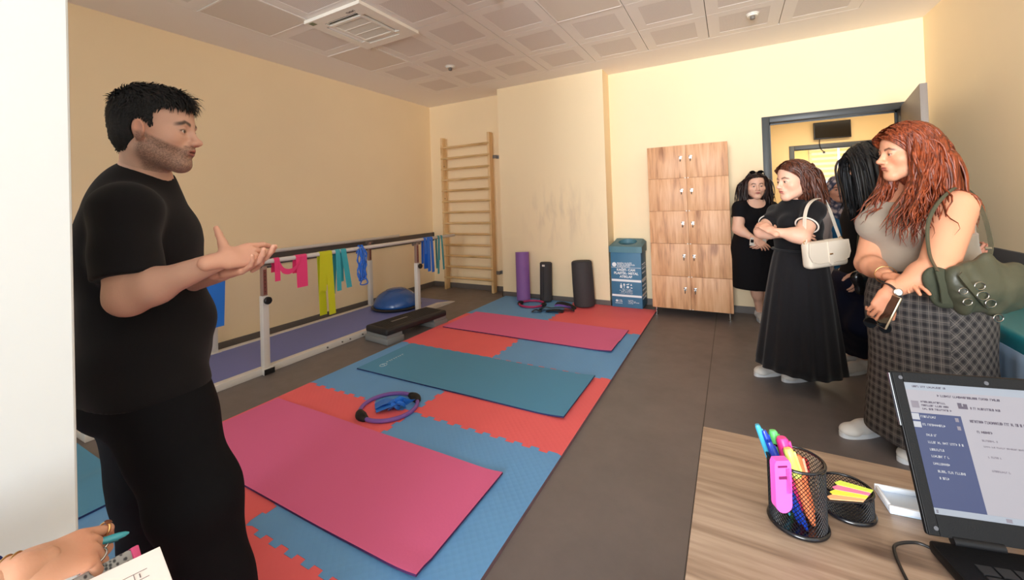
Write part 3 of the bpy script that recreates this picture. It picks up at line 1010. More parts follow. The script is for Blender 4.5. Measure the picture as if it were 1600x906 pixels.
for x, s in ((PXF + .012, 1), (PXB - .012, -1)):
    for y in (1.875, 3.665):
        p = MB().box((x - .025, y - .025, 0.0), (x + .025, y + .025, .62), bev=.004).out('post', M_wm, e, auto=30)
        MB().box((x - .03, y - .04, 0.0), (x + .05, y + .04, .05), bev=.004).out('foot_block', M_wm, p, auto=30)
        MB().box((x + (.05 if s > 0 else -.056), y - .04, .004), (x + (.056 if s > 0 else -.05), y + .04, .046)).out('rubber_cap', M_dark, p)
        it = MB().box((x - .019, y - .019, .60), (x + .019, y + .019, .855), bev=.003).out('inner_tube', M_alu, p, auto=30)
        sc_ = MB().box((x + .0192, y - .012, .63), (x + .0205, y + .012, .83)).out('height_scale', mat('brown_scale_strip', srgb(120, 66, 58), .5), p)
        for k in range(6):
            MB().cyl((x + .0206, y, .655 + k * .03), (x + .0212, y, .655 + k * .03), .004, n=10).out('pin_hole', M_dark, p)
        kn = MB()
        kn.tube([(x + s * .025, y, .585), (x + s * .04, y, .585)], .009, 12).lathe([(.024, 0), (.03, .006), (.03, .022), (.024, .028)], (0, 0, 0), 18, T=rotm((0, 1, 0), 90 * s))
        V = kn.V; nb = len(V) - 72
        for q in range(nb, len(V)): V[q] = [V[q][0] + x + s * .04, V[q][1] + y, V[q][2] + .585]
        kn.out('clamp_knob', M_dark, p, auto=40)
        cl = MB().box((x - .016, y - .05, .848), (x + .016, y + .035, .862), bev=.003).cyl((x, y - .06, .845), (x, y - .05, .845), .016, n=14).cyl((x, y + .03, .85), (x, y + .06, .85), .013, n=14).cyl((x, y - .0, .855), (x, y, .876), .012)
        cl.out('bar_clamp', mat('grey_clamp', srgb(112, 104, 102), .4, .5), p, auto=40)
    yb0 = 1.1
    yb1 = 4.42 if s > 0 else 4.2
    MB().tube([(x, yb0, .89), (x, yb0 + .006, .89), (x, yb1 - .006, .89), (x, yb1, .89)], [.014, .019, .019, .014], 18).out('hand_rail', M_wm, e, auto=40)

# ---- resistance bands hanging over the near hand rail
BX, BZ, RR = PXF + .012, .89, .0215


def hang(y, front, back, width, drift=0.0, bdrift=0.0, tw=0.0):
    """a strip over the rail: 'front' metres down on the room side, 'back' metres down behind"""
    pts = [(BX + RR + .006, y + drift, BZ - front), (BX + RR + .004, y + drift * .5, BZ - front * .5), (BX + RR, y, BZ - .01)]
    for a in np.linspace(10, 170, 9):
        pts.append((BX + RR * math.cos(math.radians(a)), y, BZ + RR * math.sin(math.radians(a))))
    pts += [(BX - RR, y, BZ - .01), (BX - RR - .004, y + bdrift * .5, BZ - back * .5), (BX - RR - .006, y + bdrift, BZ - back)]
    P = spline(pts, 4)
    wd = np.array([[math.sin(tw * k / len(P)) * .6, 1, 0] for k in range(len(P))])
    return P, width, wd


def band(items, colr, name, label, rough=.4):
    o = None
    for it in items:
        P, w_, wd = hang(*it)
        mb = MB().ribbon(P, w_, wd, .0016)
        if o is None: o = mb.out('resistance_band', mat(name, colr, rough, spec=.4), auto=60)
        else: mb.out('band_end', mat(name, colr, rough, spec=.4), o, auto=60)
    tag(o, label, 'resistance band', 'resistance bands hung over the near hand rail')
    return mb, o


band([(1.975, .17, .10, .045), (2.19, .26, .14, .10, 0.0, 0.0, .2)], srgb(240, 70, 130), 'pink_latex', 'bright pink elastic band hanging in two loops beside the near post')[0]
# the pink band's slack loop between its two ends
P = spline([(BX + .03, 1.985, .86), (BX + .034, 2.02, .80), (BX + .036, 2.08, .785), (BX + .034, 2.14, .82), (BX + .03, 2.17, .87)], 6)
lp = MB().ribbon(P, .045, (0, .25, 1), .0016).out('slack_loop', mat('pink_latex', srgb(240, 70, 130), .4), [o for o in bpy.data.objects if o.name == 'resistance_band'][0], auto=60)
band([(2.405, .34, .57, .075, -.02, .02), (2.46, .57, .30, .07, .02, 0)], srgb(206, 208, 40), 'yellow_latex', 'yellow elastic band hanging longest, between the pink and turquoise bands')
band([(2.56, .37, .40, .05, .0, -.03), (2.625, .36, .3, .06, .05, 0)], srgb(60, 172, 186), 'turquoise_latex', 'turquoise elastic band hanging right beside the yellow one')
band([(4.06, .46, .40, .035, -.03, .01), (4.12, .42, .3, .035, .02, 0)], srgb(70, 150, 160), 'teal_latex', 'thin teal elastic band at the far end of the hand rail')
band([(3.86, .40, .37, .055, .0, .0, .6), (3.92, .42, .30, .05, .01, 0, -.6), (3.80, .18, .30, .04)], srgb(40, 110, 214), 'blue_latex', 'bright blue elastic band bunched beside the far post')
band([(1.50, .30, .34, .075, .02, .0, .5), (1.56, .42, .30, .06, -.02, 0, -.4)], srgb(40, 120, 220), 'mid_blue_latex', 'bright blue elastic band hanging just behind the man in black')
# a tangle of thin blue tubing
mb = MB()
rnd = random.Random(3)
for k in range(7):
    y0_ = 2.82 + rnd.uniform(-.03, .03); L_ = rnd.uniform(.26, .36)
    pts = [(BX + RR + .006, y0_ - .012, BZ)]
    for t in np.linspace(.2, 1, 6):
        pts.append((BX + RR + .01 + rnd.uniform(-.006, .012), y0_ - .02 + rnd.uniform(-.02, .02), BZ - L_ * t))
    for t in np.linspace(1, .2, 6):
        pts.append((BX + RR + .014 + rnd.uniform(-.006, .012), y0_ + .02 + rnd.uniform(-.02, .02), BZ - L_ * t))
    pts.append((BX + RR + .006, y0_ + .012, BZ)); pts.append((BX, y0_ + .012, BZ + .03)); pts.append((BX - RR - .006, y0_ + .01, BZ - .05))
    mb.tube(spline(pts, 4), .0065, 6)
o = mb.out('resistance_tube', mat('blue_tubing', srgb(34, 104, 205), .35), smooth=True)
tag(o, 'knotted bundle of blue resistance tubing hanging midway along the rail', 'resistance tube')

# ---- balance dome on the walkway
e = empty('balance_dome', (-3.75, 3.75, .044), 'blue half-ball balance trainer resting on the violet walkway', 'balance trainer')
MB().lathe([(.27, .046), (.30, .052), (.305, .068), (.295, .08), (.28, .082)], (-3.73, 3.72, 0), 48).out('platform', M_dark, e, auto=40)
prof = [(.278 * math.cos(a), .08 + .20 * math.sin(a)) for a in np.linspace(0, 1.5, 16)]
do = MB().lathe(prof, (-3.73, 3.72, 0), 56).out('dome', mat('glossy_blue_rubber', srgb(34, 84, 150), .22, spec=.6), e, smooth=True)
rg = MB()
for r_ in (.09, .12): rg.tube([(-3.73 + r_ * math.cos(a), 3.72 + r_ * math.sin(a), .08 + .20 * math.sqrt(1 - (r_ / .278) ** 2) + .001) for a in np.linspace(0, 2 * math.pi, 41)[:-1]], .003, 6, closed=True)
rg.out('moulded_rings', MATS['glossy_blue_rubber'], do, smooth=True)

# ---- aerobic step
S0 = np.array([-2.99, 3.14]); Rz = rotm((0, 0, 1), -6.5)
e = empty('aerobic_step', (S0[0], S0[1], 0), 'black aerobic step platform on grey blocks beside the parallel bars', 'aerobic step')
hw, hl = .165, .40
MB().box((-hw, -hl, .085), (hw, hl, .150), bev=.022, T=Rz, off=(S0[0], S0[1], 0), seg=4).out('platform', mat('matt_black_plastic', srgb(34, 32, 33), .55, bump=.3, bscale=300), e, auto=35)
tp = MB()
for k in range(9):
    tp.box((-hw * .75 + k * hw * 1.5 / 9, -hl * .9, .1495), (-hw * .75 + k * hw * 1.5 / 9 + .012, hl * .9, .1525), T=Rz, off=(S0[0], S0[1], 0))
tp.out('grip_ribs', mat('rubber_ribs', srgb(40, 38, 38), .7), e)
MB().box((-.03, -.2, .1525), (.0, .0, .1535), T=Rz, off=(S0[0], S0[1], 0)).out('name_strip', mat('grey_print', srgb(110, 106, 104), .5), e)
for s in (-1, 1):
    MB().box((-hw - .012, s * .30 - .10, 0), (hw + .012, s * .30 + .10, .062), bev=.012, T=Rz, off=(S0[0], S0[1], 0)).box((-hw + .01, s * .30 - .09, .058), (hw - .01, s * .30 + .09, .09), T=Rz, off=(S0[0], S0[1], 0)).out('riser_block', mat('grey_plastic_riser', srgb(122, 124, 124), .5), e, auto=35)
# ================================================================== ROLLS, RINGS AND BIN BY THE PIER
zf = .0205


def lean(c, tip, r, name, prof, m, lab, cat, grp=None, n=40):
    """a roll standing at c leaning so that its top moves by tip"""
    return None


def axis_T(a, b):
    w = unit(np.array(b, float) - np.array(a, float)); u = unit(np.cross([0, 1, 0], w)); v = np.cross(w, u)
    return np.stack([u, v, w], 1)


# purple rolled mat: a spiral
a = np.array([-2.44, 4.70, zf + .002]); b = np.array([-2.475, 4.765, zf + .62])
T = axis_T(a, b); L_ = np.linalg.norm(b - a)
t = np.linspace(0, 5 * 2 * math.pi, 200)
r = .022 + (.094 - .022) * t / t[-1]
th = .0062
V = []; F = []
for k in range(len(t)):
    for rr in (r[k] - th, r[k] + th * .6):
        for z in (0, L_):
            V.append((rr * math.cos(t[k]), rr * math.sin(t[k]), z))
for k in range(len(t) - 1):
    p = 4 * k; q = p + 4
    F += [(p, p + 1, q + 1, q), (p + 2, q + 2, q + 3, p + 3), (p + 1, p + 3, q + 3, q + 1), (p, q, q + 2, p + 2)]
F += [(0, 2, 3, 1), (4 * len(t) - 4, 4 * len(t) - 3, 4 * len(t) - 1, 4 * len(t) - 2)]
mb = MB().add(V, F, 0, T, a)
o = mb.out('rolled_mat', mat('purple_foam', srgb(140, 96, 168), .6, bump=.2, bscale=80), auto=50)
tag(o, 'rolled purple exercise mat leaning against the pier, left of the two black rollers', 'rolled mat')

M_char = mat('charcoal_foam', srgb(58, 56, 58), .75, bump=.4, bscale=160)
e = empty('foam_roller', (-2.13, 4.72, zf), 'slim black foam roller with a seam and small white tag beside the purple roll', 'foam roller')
a = np.array([-2.135, 4.735, zf + .003]); b = np.array([-2.135, 4.765, zf + .50]); T = axis_T(a, b); L_ = .498
rr = .078
MB().lathe([(rr - .012, 0), (rr, .012), (rr, L_ - .012), (rr - .012, L_)], a, 36, T=T).out('roll', M_char, e, auto=40)
MB().box((-.002, -rr - .0015, .01), (.002, -rr + .002, L_ - .04), T=T, off=a).out('seam', mat('black_seam', srgb(12, 12, 13), .8), e)
MB().box((-.018, -rr - .003, L_ - .05), (.018, -rr + .002, L_ - .028), T=T, off=a).out('tag', M_white, e)
e = empty('foam_roller', (-1.60, 4.70, zf), 'thick dark grey foam roller leaning slightly, right of the slim roller', 'foam roller')
a = np.array([-1.605, 4.685, zf + .004]); b = np.array([-1.635, 4.71, zf + .545]); T = axis_T(a, b); L_ = .545
rr = .127
MB().lathe([(rr - .022, 0), (rr - .006, .008), (rr, .03), (rr + .001, L_ / 2), (rr - .002, L_ - .03), (rr - .008, L_ - .01), (rr - .024, L_)], a, 44, T=T).out('roll', M_char, e, auto=40)
MB().lathe([(rr - .03, L_ - .001), (rr - .032, L_ + .002)], a, 44, T=T).out('end_disc', mat('roller_end', srgb(72, 68, 68), .8), e)


def pilates_ring(c, rad, rin, a0, ring_m, lab, tilt=None):
    e = empty('pilates_ring', (c[0], c[1], c[2] - rin), lab, 'pilates ring')
    pts = [np.array([rad * math.cos(t), rad * math.sin(t), 0]) for t in np.linspace(0, 2 * math.pi, 65)[:-1]]
    T = tilt if tilt is not None else np.eye(3)
    P = [c + T @ p for p in pts]
    MB().tube(P, rin, 12, closed=True).out('ring', ring_m, e, smooth=True)
    for s in (0, math.pi):
        arc = [c + T @ np.array([rad * 1.0 * math.cos(t), rad * math.sin(t), 0]) for t in np.linspace(a0 + s - .36, a0 + s + .36, 11)]
        w = [rin * 1.35 + rin * 1.3 * math.exp(-((k - 5) / 3.2) ** 2 * .6) * (1 if 0 < k < 10 else .2) for k in range(11)]
        MB().tube(arc, w, 14, flat=.75).out('grip_pad', mat('black_rubber_pad', srgb(16, 15, 16), .6), e, smooth=True)


pilates_ring(np.array([-1.955, 1.86, .0205 + .013]), .175, .0125, math.radians(38 + 28), mat('violet_tube', srgb(128, 88, 168), .5),
             'violet pilates ring with black pads around a crumpled blue band')
pilates_ring(np.array([-2.225, 4.50, .0205 + .016]), .155, .013, math.radians(185), mat('magenta_tube', srgb(178, 44, 98), .5),
             'magenta pilates ring with black pads lying in front of the purple roll')

# crumpled blue band inside the ring: folded strips
mb = MB(); rnd = random.Random(11)
P = spline([(-2.05, 1.83, .026), (-1.99, 1.87, .055), (-1.93, 1.93, .030), (-1.90, 1.90, .06), (-1.96, 1.84, .045), (-2.01, 1.80, .027)], 5)
mb.ribbon(P, .10, (0.75, -.65, .1), .002)
P = spline([(-1.98, 1.92, .03), (-1.93, 1.88, .075), (-1.885, 1.92, .045), (-1.87, 1.96, .03)], 6)
mb.ribbon(P, .075, (.6, .6, .35), .002)
P = spline([(-1.93, 1.83, .026), (-1.88, 1.86, .06), (-1.85, 1.90, .03)], 6)
mb.ribbon(P, .05, (.4, -.7, .5), .002)
for k in range(4):
    c = np.array([-1.895 + rnd.uniform(-.02, .02), 1.885 + rnd.uniform(-.02, .02), .05])
    pts = [c + np.array([.03 * math.cos(t + k) + rnd.uniform(-.008, .008), .028 * math.sin(t + k), .018 * math.sin(2 * t + k)]) for t in np.linspace(0, 5.2, 8)]
    mb.ribbon(spline(pts, 4), .022, (0, .3, 1), .002)
o = mb.out('resistance_band', mat('royal_blue_latex', srgb(40, 122, 222), .4), auto=60)
tag(o, 'crumpled bright blue elastic band lying inside the violet ring', 'resistance band')

# black strap bundle
e = empty('ankle_strap', (-1.84, 4.38, zf), 'black strap and cuff bundle lying beside the magenta ring', 'exercise strap')
mb = MB()
P = spline([(-2.03, 4.30, .038), (-1.97, 4.33, .060), (-1.90, 4.36, .050), (-1.80, 4.40, .055), (-1.70, 4.43, .045), (-1.64, 4.42, .026)], 6)
mb.ribbon(P, .13, (.3, -.9, .25), .010)
P = spline([(-1.93, 4.28, .028), (-1.82, 4.29, .05), (-1.74, 4.33, .03)], 6)
mb.ribbon(P, .07, (.2, -.9, .1), .012)
mb.out('cuff', mat('black_nylon', srgb(20, 18, 20), .7), e, auto=60)
P = spline([(-2.08, 4.20, .028), (-2.04, 4.225, .048), (-1.98, 4.25, .03)], 6)
MB().ribbon(P, .055, (.3, -.8, .2), .014).out('end_loop', MATS['black_nylon'], e, auto=60)
P = spline([(-1.95, 4.62, .035), (-1.87, 4.60, .05), (-1.78, 4.60, .035), (-1.70, 4.55, .024), (-1.66, 4.50, .024)], 6)
MB().ribbon(P, .065, (.15, .95, .3), .012).out('handle', MATS['black_nylon'], e, auto=60)
P = spline([(-1.80, 4.60, .032), (-1.72, 4.53, .026), (-1.75, 4.45, .06), (-1.83, 4.42, .075), (-1.88, 4.40, .07)], 6)
MB().ribbon(P, .02, (0, .6, 1), .003).out('violet_tape', mat('violet_tape', srgb(110, 70, 160), .6), e, auto=60)

# ---- recycling box
M_bb = mat('petrol_blue_card', srgb(62, 116, 150), .55, var=.03)
M_bbd = mat('petrol_blue_lid', srgb(80, 126, 140), .5)
M_pr = mat('white_print', srgb(232, 238, 240), .6)
bx0, bx1, by0, by1, bz = -1.300, -.945, 4.80, 5.09, .700
e = empty('recycling_bin', ((bx0 + bx1) / 2, (by0 + by1) / 2, zf), 'blue cardboard recycling box with white Turkish lettering and round hole in the lid', 'recycling bin')
MB().box((bx0, by0, zf), (bx1, by1, bz), bev=.004).out('box', M_bb, e, auto=30)
ld = MB()
cx_, cy_ = (bx0 + bx1) / 2, (by0 + by1) / 2
zt = bz + .075
n = 48
X0, X1, Y0, Y1 = bx0 - .014, bx1 + .014, by0 - .014, by1 + .014
inner = [(cx_ + .108 * math.cos(t), cy_ + .105 * math.sin(t)) for t in np.linspace(0, 2 * math.pi, n + 1)[:-1]]
outer = []
for x, y in inner:
    dx, dy = x - cx_, y - cy_
    s = min(((X1 - .03) - cx_) / abs(dx) if abs(dx) > 1e-6 else 9e9, ((Y1 - .03) - cy_) / abs(dy) if abs(dy) > 1e-6 else 9e9)
    outer.append((cx_ + dx * s, cy_ + dy * s))
rim = []
for x, y in outer:
    rim.append((cx_ + (x - cx_) * (X1 - cx_) / (X1 - .03 - cx_), cy_ + (y - cy_) * (Y1 - cy_) / (Y1 - .03 - cy_)))
V = [(x, y, zt - .05) for x, y in inner] + [(x, y, zt) for x, y in inner] + [(x, y, zt) for x, y in outer] + [(x, y, zt - .035) for x, y in rim] + [(x, y, bz - .03) for x, y in rim]
V = [(x, y, z if q >= 3 * n else z - .030 + .075 * (y - Y0) / (Y1 - Y0)) if q < 3 * n else (x, y, z + (.040 * (y - Y0) / (Y1 - Y0) if q < 4 * n else 0)) for q, (x, y, z) in enumerate(V)]
F = []
for ring in range(4):
    for q in range(n):
        F.append((ring * n + q, ring * n + (q + 1) % n, (ring + 1) * n + (q + 1) % n, (ring + 1) * n + q))
ld.add(V, F).out('lid', M_bbd, e, auto=30)
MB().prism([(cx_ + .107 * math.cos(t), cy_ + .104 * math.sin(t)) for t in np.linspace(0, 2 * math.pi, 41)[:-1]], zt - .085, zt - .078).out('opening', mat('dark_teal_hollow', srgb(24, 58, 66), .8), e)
FT = np.array([[1, 0, 0], [0, 0, -1], [0, 1, 0.0]])   # text on a -Y face
yf = by0 - .0008
pr = MB()
lines = [(.490, .494), (.326, .352), (.148, .172)]
for z0, z1 in lines:
    pr.box((bx0 + .006, yf - .0004, z0), (bx1 - .006, yf + .002, z1))
    pr.box((bx1 - .002, by0 + .01, z0 + .01), (bx1 + .0008, by1 - .01, z1 + .01))
# round crest
pr.prism([(.026 * math.cos(t), .026 * math.sin(t)) for t in np.linspace(0, 2 * math.pi, 33)[:-1]], -.001, .001, T=FT, off=(bx0 + .042, yf, .525))
# pictograms: bottle, glass, can, stack, flask
pz = .245; px = cx_ - .062
pr.prism([(-.010, -.028), (.010, -.028), (.012, .004), (.004, .014), (.004, .030), (-.004, .030), (-.004, .014), (-.012, .004)], -.001, .001, T=FT, off=(px, yf, pz + .03))
pr.prism([(-.003, -.024), (.003, -.024), (.003, -.004), (.010, .010), (.008, .028), (-.008, .028), (-.010, .010), (-.003, -.004)], -.001, .001, T=FT, off=(px + .036, yf, pz + .03))
pr.prism([(-.02, .012), (-.005, .020), (.02, .026), (.018, .014), (.0, .008)], -.001, .001, T=FT, off=(px + .076, yf, pz + .034))
pr.prism([(.015 * math.cos(t), .012 * math.sin(t)) for t in np.linspace(0, 2 * math.pi, 25)[:-1]], -.001, .001, T=FT, off=(px + .078, yf, pz + .018))
pr.prism([(-.010, -.008), (.010, -.008), (0, .016)], -.001, .001, T=FT, off=(px + .118, yf, pz + .045))
pr.prism([(-.010, -.004), (.010, -.008), (.012, .002), (-.008, .006)], -.001, .001, T=FT, off=(px + .120, yf, pz + .012))
pr.prism([(.014 * math.cos(t), .014 * math.sin(t)) for t in np.linspace(0, 2 * math.pi, 25)[:-1]], -.001, .001, T=FT, off=(bx0 + .06, yf, .096))
pr.box((bx0 + .04, yf - .0004, .066), (bx0 + .125, yf + .002, .071))


def wordmarks(mb, x0, x1, z, h, seed, align='c'):
    """a line of lettering too small to read in the photo, kept as small strokes"""
    r = random.Random(seed); x = x0
    while x < x1 - .006:
        w = r.uniform(.004, .008)
        mb.box((x, yf - .0004, z), (x + .0016, yf + .002, z + h)).box((x, yf - .0004, z + (h - .0018 if r.random() < .5 else 0)), (x + w, yf + .002, z + (h if r.random() < .5 else .0018)))
        x += w + .0022 + (.005 if r.random() < .16 else 0)


wordmarks(pr, cx_ - .05, cx_ + .055, .232, .010, 1); wordmarks(pr, cx_ - .08, cx_ + .08, .216, .010, 2)
wordmarks(pr, cx_ - .062, cx_ + .07, .199, .011, 3); wordmarks(pr, cx_ - .08, cx_ + .08, .184, .007, 4)
for q in range(4): wordmarks(pr, cx_ + .015, cx_ + .015 + (.07, .09, .125, .06)[q], .105 - q * .012, .008, 10 + q)
wordmarks(pr, bx0 + .078, bx0 + .125, .098, .013, 20); wordmarks(pr, bx0 + .078, bx0 + .125, .083, .011, 21)
r = random.Random(5)
for q in range(9):
    z = .52 - q * .05
    if q in (3, 7): continue
    y = by0 + .04
    while y < by1 - .06:
        pr.box((bx1 - .001, y, z), (bx1 + .0008, y + r.uniform(.006, .014), z + .016)); y += .02
pr.out('print', M_pr, e)
text('lettering', 'MANİSA VALİLİĞİ', (bx0 + .076, yf, .536), .0205, M_pr, e, T=FT, bold=.0004)
text('lettering', 'ÇEVRE VE ŞEHİRCİLİK', (bx0 + .076, yf, .517), .0205, M_pr, e, T=FT, bold=.0004)
text('lettering', 'İL MÜDÜRLÜĞÜ', (bx0 + .076, yf, .499), .0205, M_pr, e, T=FT, bold=.0004)
for s, z in (('KAĞIT- CAM', .452), ('PLASTİK- METAL', .412), ('ATIKLAR', .372)):
    text('lettering', s, (cx_, yf, z), .038, M_pr, e, T=FT, align='CENTER', bold=.0014)

# ---- locker cabinet: ten doors
M_lw = wood('knotty_locker_wood', srgb(152, 100, 66), srgb(214, 160, 116), srgb(232, 186, 144), 'Z', .5, fine=.75)
M_chr = mat('chrome', srgb(190, 188, 184), .25, 1.0)
lx0, lx1, ly0, ly1, lz0, lz1 = -.815, -.018, 4.70, 5.085, .085, 1.865
e = empty('locker_cabinet', ((lx0 + lx1) / 2, (ly0 + ly1) / 2, 0), 'tall knotty wood locker cabinet with ten small doors and keys', 'cabinet')
bd = MB().box((lx0, ly0 + .02, lz0), (lx0 + .018, ly1, lz1)).box((lx1 - .018, ly0 + .02, lz0), (lx1, ly1, lz1)).box((lx0, ly0 + .02, lz1 - .018), (lx1, ly1, lz1)).box((lx0, ly0 + .02, lz0), (lx1, ly1, lz0 + .018)).box((lx0, ly1 - .01, lz0), (lx1, ly1, lz1))
hD = (lz1 - lz0) / 5
for k in range(1, 5): bd.box((lx0, ly0 + .02, lz0 + k * hD - .009), (lx1, ly1, lz0 + k * hD + .009))
xm = (lx0 + lx1) / 2
bd.box((xm - .009, ly0 + .02, lz0), (xm + .009, ly1, lz1))
bd.out('carcass', M_lw, e)
for c in range(2):
    for k in range(5):
        x0 = lx0 if c == 0 else xm + .0015; x1 = xm - .0015 if c == 0 else lx1
        z0 = lz0 + k * hD + .0015; z1 = lz0 + (k + 1) * hD - .0015
        dz = MB().box((x0, ly0, z0), (x1, ly0 + .018, z1), bev=.0015).out('door', M_lw, e, auto=30)
        kx = xm + (-.055 if c == 0 else .045); kz = z0 + hD * .60
        MB().cyl((kx, ly0, kz), (kx, ly0 - .006, kz), .012, n=18).box((kx - .016, ly0 - .002, kz + .01), (kx + .016, ly0, kz + .024), bev=.0005).out('lock', M_chr, dz, auto=30)
        MB().box((kx - .002, ly0 - .022, kz - .004), (kx + .002, ly0 - .004, kz + .004)).cyl((kx - .003, ly0 - .024, kz - .022), (kx + .003, ly0 - .024, kz - .022), .015, n=16).box((kx - .003, ly0 - .027, kz - .035), (kx + .003, ly0 - .02, kz)).out('key', mat('black_key_head', srgb(30, 26, 24), .4), dz, auto=30)
for x in (lx0 + .035, lx1 - .035):
    for y in (ly0 + .04, ly1 - .04):
        MB().lathe([(.018, 0), (.018, .008), (.012, .012), (.012, lz0)], (x, y, 0), 18).out('leg', M_chr, e, auto=40)
cp = MB()
for k in range(5):
    for s in (-.014, .014): cp.box((xm + s - .006, ly0 - .002, lz0 + k * hD + (.002 if k == 0 else -.005)), (xm + s + .006, ly0 + .0005, lz0 + k * hD + (.009 if k == 0 else .005)))
cp.out('catch_plates', M_white, e)

# ---- treatment couch by the right wall
e = empty('treatment_couch', (1.31, 2.55, 0), 'teal upholstered treatment couch with a pale blue sheet along the right wall', 'treatment couch')
M_teal = mat('teal_vinyl', srgb(36, 134, 146), .35, spec=.5, bump=.15, bscale=60)
MB().box((1.05, 1.75, .555), (1.585, 3.35, .665), bev=.03, seg=4).out('cushion', M_teal, e, auto=40)
n = 90
V = []; F = []
for k in range(n):
    y = 1.76 + (3.33 - 1.76) * k / (n - 1)
    w = .012 * math.sin(y * 26) + .006 * math.sin(y * 61)
    for q, z in enumerate((.60, .552, .40, .25, .12)):
        V.append((1.042 - (w + .01) * (q / 4) - .004, y, z))
for k in range(n - 1):
    for q in range(4): F.append((k * 5 + q, k * 5 + q + 1, k * 5 + 5 + q + 1, k * 5 + 5 + q))
sh = MB().add(V, F).out('hanging_sheet', mat('pale_blue_sheet', srgb(150, 176, 204), .85, bump=.2, bscale=30), e, smooth=True)
so = sh.modifiers.new('thick', 'SOLIDIFY'); so.thickness = .003
MB().box((1.08, 1.8, .47), (1.56, 3.3, .555)).out('frame', M_wm, e)
for x in (1.11, 1.53):
    for y in (1.9, 3.2):
        MB().box((x - .025, y - .025, 0), (x + .025, y + .025, .47), bev=.004).out('leg', M_dark, e, auto=30)
o = MB().tube([(1.50, 2.4, .735), (1.50, 2.43, .735), (1.50, 3.27, .735), (1.50, 3.3, .735)], [.05, .07, .07, .05], 26).out('bolster', mat('navy_vinyl', srgb(34, 62, 92), .4), auto=40)
tag(o, 'dark navy bolster lying on the teal couch against the wall', 'bolster')

# ================================================================== DESK
M_desk = wood('desk_laminate', srgb(98, 78, 66), srgb(160, 136, 116), srgb(190, 168, 148), 'X', .4, fine=1.3)
e = empty('desk', (.6, .6, 0), 'light brown wood-look desk in the lower right corner holding the laptop', 'desk')
MB().box((-.078, .16, .725), (1.40, 1.062, .75), bev=.0015).out('desk_top', M_desk, e, auto=30)
MB().box((-.05, .2, 0), (-.032, 1.03, .725)).out('side_panel', M_desk, e)
MB().box((1.35, .2, 0), (1.368, 1.03, .725)).out('side_panel', M_desk, e)
MB().box((-.032, 1.0, .3), (1.35, 1.018, .725)).out('modesty_panel', M_desk, e)
ZD = .7502

# laptop
e = empty('laptop', (.45, .75, ZD), 'open black laptop showing a browser page with a navy side menu', 'laptop')
u = unit([.974, .225, 0]); n_ = np.array([.225, -.974, 0.])
H0 = np.array([.243, .835, ZD + .02])
BT = np.stack([u, -n_, [0, 0, 1]], 1)
M_lap = mat('laptop_black', srgb(13, 13, 15), .5, spec=.25, bump=.1, bscale=300)
W_, Hh = .375, .232
MB().box((0, -.255, -.018), (W_, .0, .0), bev=.005, T=BT, off=H0).out('base', M_lap, e, auto=35)
kb = MB()
for r_i in range(6):
    for c_i in range(15):
        x = .03 + c_i * .0212; y = -.04 - r_i * .0195
        kb.box((x, y - .016, 0), (x + .018, y, .0022), T=BT, off=H0)
kb.out('keyboard', mat('key_black', srgb(28, 28, 30), .5), e)
MB().box((.12, -.24, 0), (.23, -.175, .0008), T=BT, off=H0).out('touchpad', mat('touchpad_grey', srgb(46, 46, 50), .35), e)
tl = math.radians(19)
w_up = np.array([0, 0, 1]) * math.cos(tl) + (-n_) * math.sin(tl)
nf = np.cross(u, w_up)                       # faces the user
LT = np.stack([u, w_up, nf], 1)
LO = H0 + np.array([0, 0, .004])
lid = MB().box((0, 0, -.009), (W_, Hh, 0), bev=.004, T=LT, off=LO).out('lid', M_lap, e, auto=35)
bz = MB()
bl, bt, bb = .016, .017, .030
bz.box((.002, .002, -.001), (bl, Hh - .002, .0022), bev=.001, T=LT, off=LO).box((W_ - bl, .002, -.001), (W_ - .002, Hh - .002, .0022), bev=.001, T=LT, off=LO)
bz.box((bl, Hh - bt, -.001), (W_ - bl, Hh - .002, .0022), T=LT, off=LO).box((bl, .002, -.001), (W_ - bl, bb, .0022), T=LT, off=LO)
bz.out('bezel', mat('bezel_black', srgb(11, 11, 12), .6, spec=.2, bump=.2, bscale=500), lid)
rb = MB()
for x, y in ((.012, Hh - .010), (.125, Hh - .010), (W_ - .012, Hh - .01), (.012, .012), (W_ - .012, .012)):
    rb.lathe([(.003, .0022), (.0026, .0034)], LO, 12, T=None) if False else rb.prism([(x + .003 * math.cos(t), y + .003 * math.sin(t)) for t in np.linspace(0, 2 * math.pi, 13)[:-1]], .0022, .0034, T=LT, off=LO)
rb.out('rubber_bumpers', mat('grey_rubber', srgb(70, 70, 74), .5), lid)
MB().box((-.0012, Hh * .64, -.006), (.0, Hh - .004, -.001), T=LT, off=LO).out('chrome_edge', M_chr, lid)
EM = .30


def scr(name, c, k=EM):
    m = bpy.data.materials.new(name); m.use_nodes = True; nt = m.node_tree
    b = nt.nodes['Principled BSDF']; b.inputs['Base Color'].default_value = tuple(q * .12 for q in c[:3]) + (1,)
    b.inputs['Roughness'].default_value = .35
    b.inputs['Emission Color'].default_value = c; b.inputs['Emission Strength'].default_value = k
    return m


S_bg, S_nav, S_top, S_txt, S_dim, S_wh = (scr('screen_page', srgb(225, 218, 226)), scr('screen_menu', srgb(72, 84, 140)), scr('screen_toolbar', srgb(214, 222, 236)),
                                          scr('screen_text', srgb(120, 104, 124)), scr('screen_pale_text', srgb(184, 172, 184)), scr('screen_white', srgb(240, 240, 248)))
sx0, sx1, sy0, sy1 = bl, W_ - bl, bb, Hh - bt
sw, shh = sx1 - sx0, sy1 - sy0
s_ = MB()


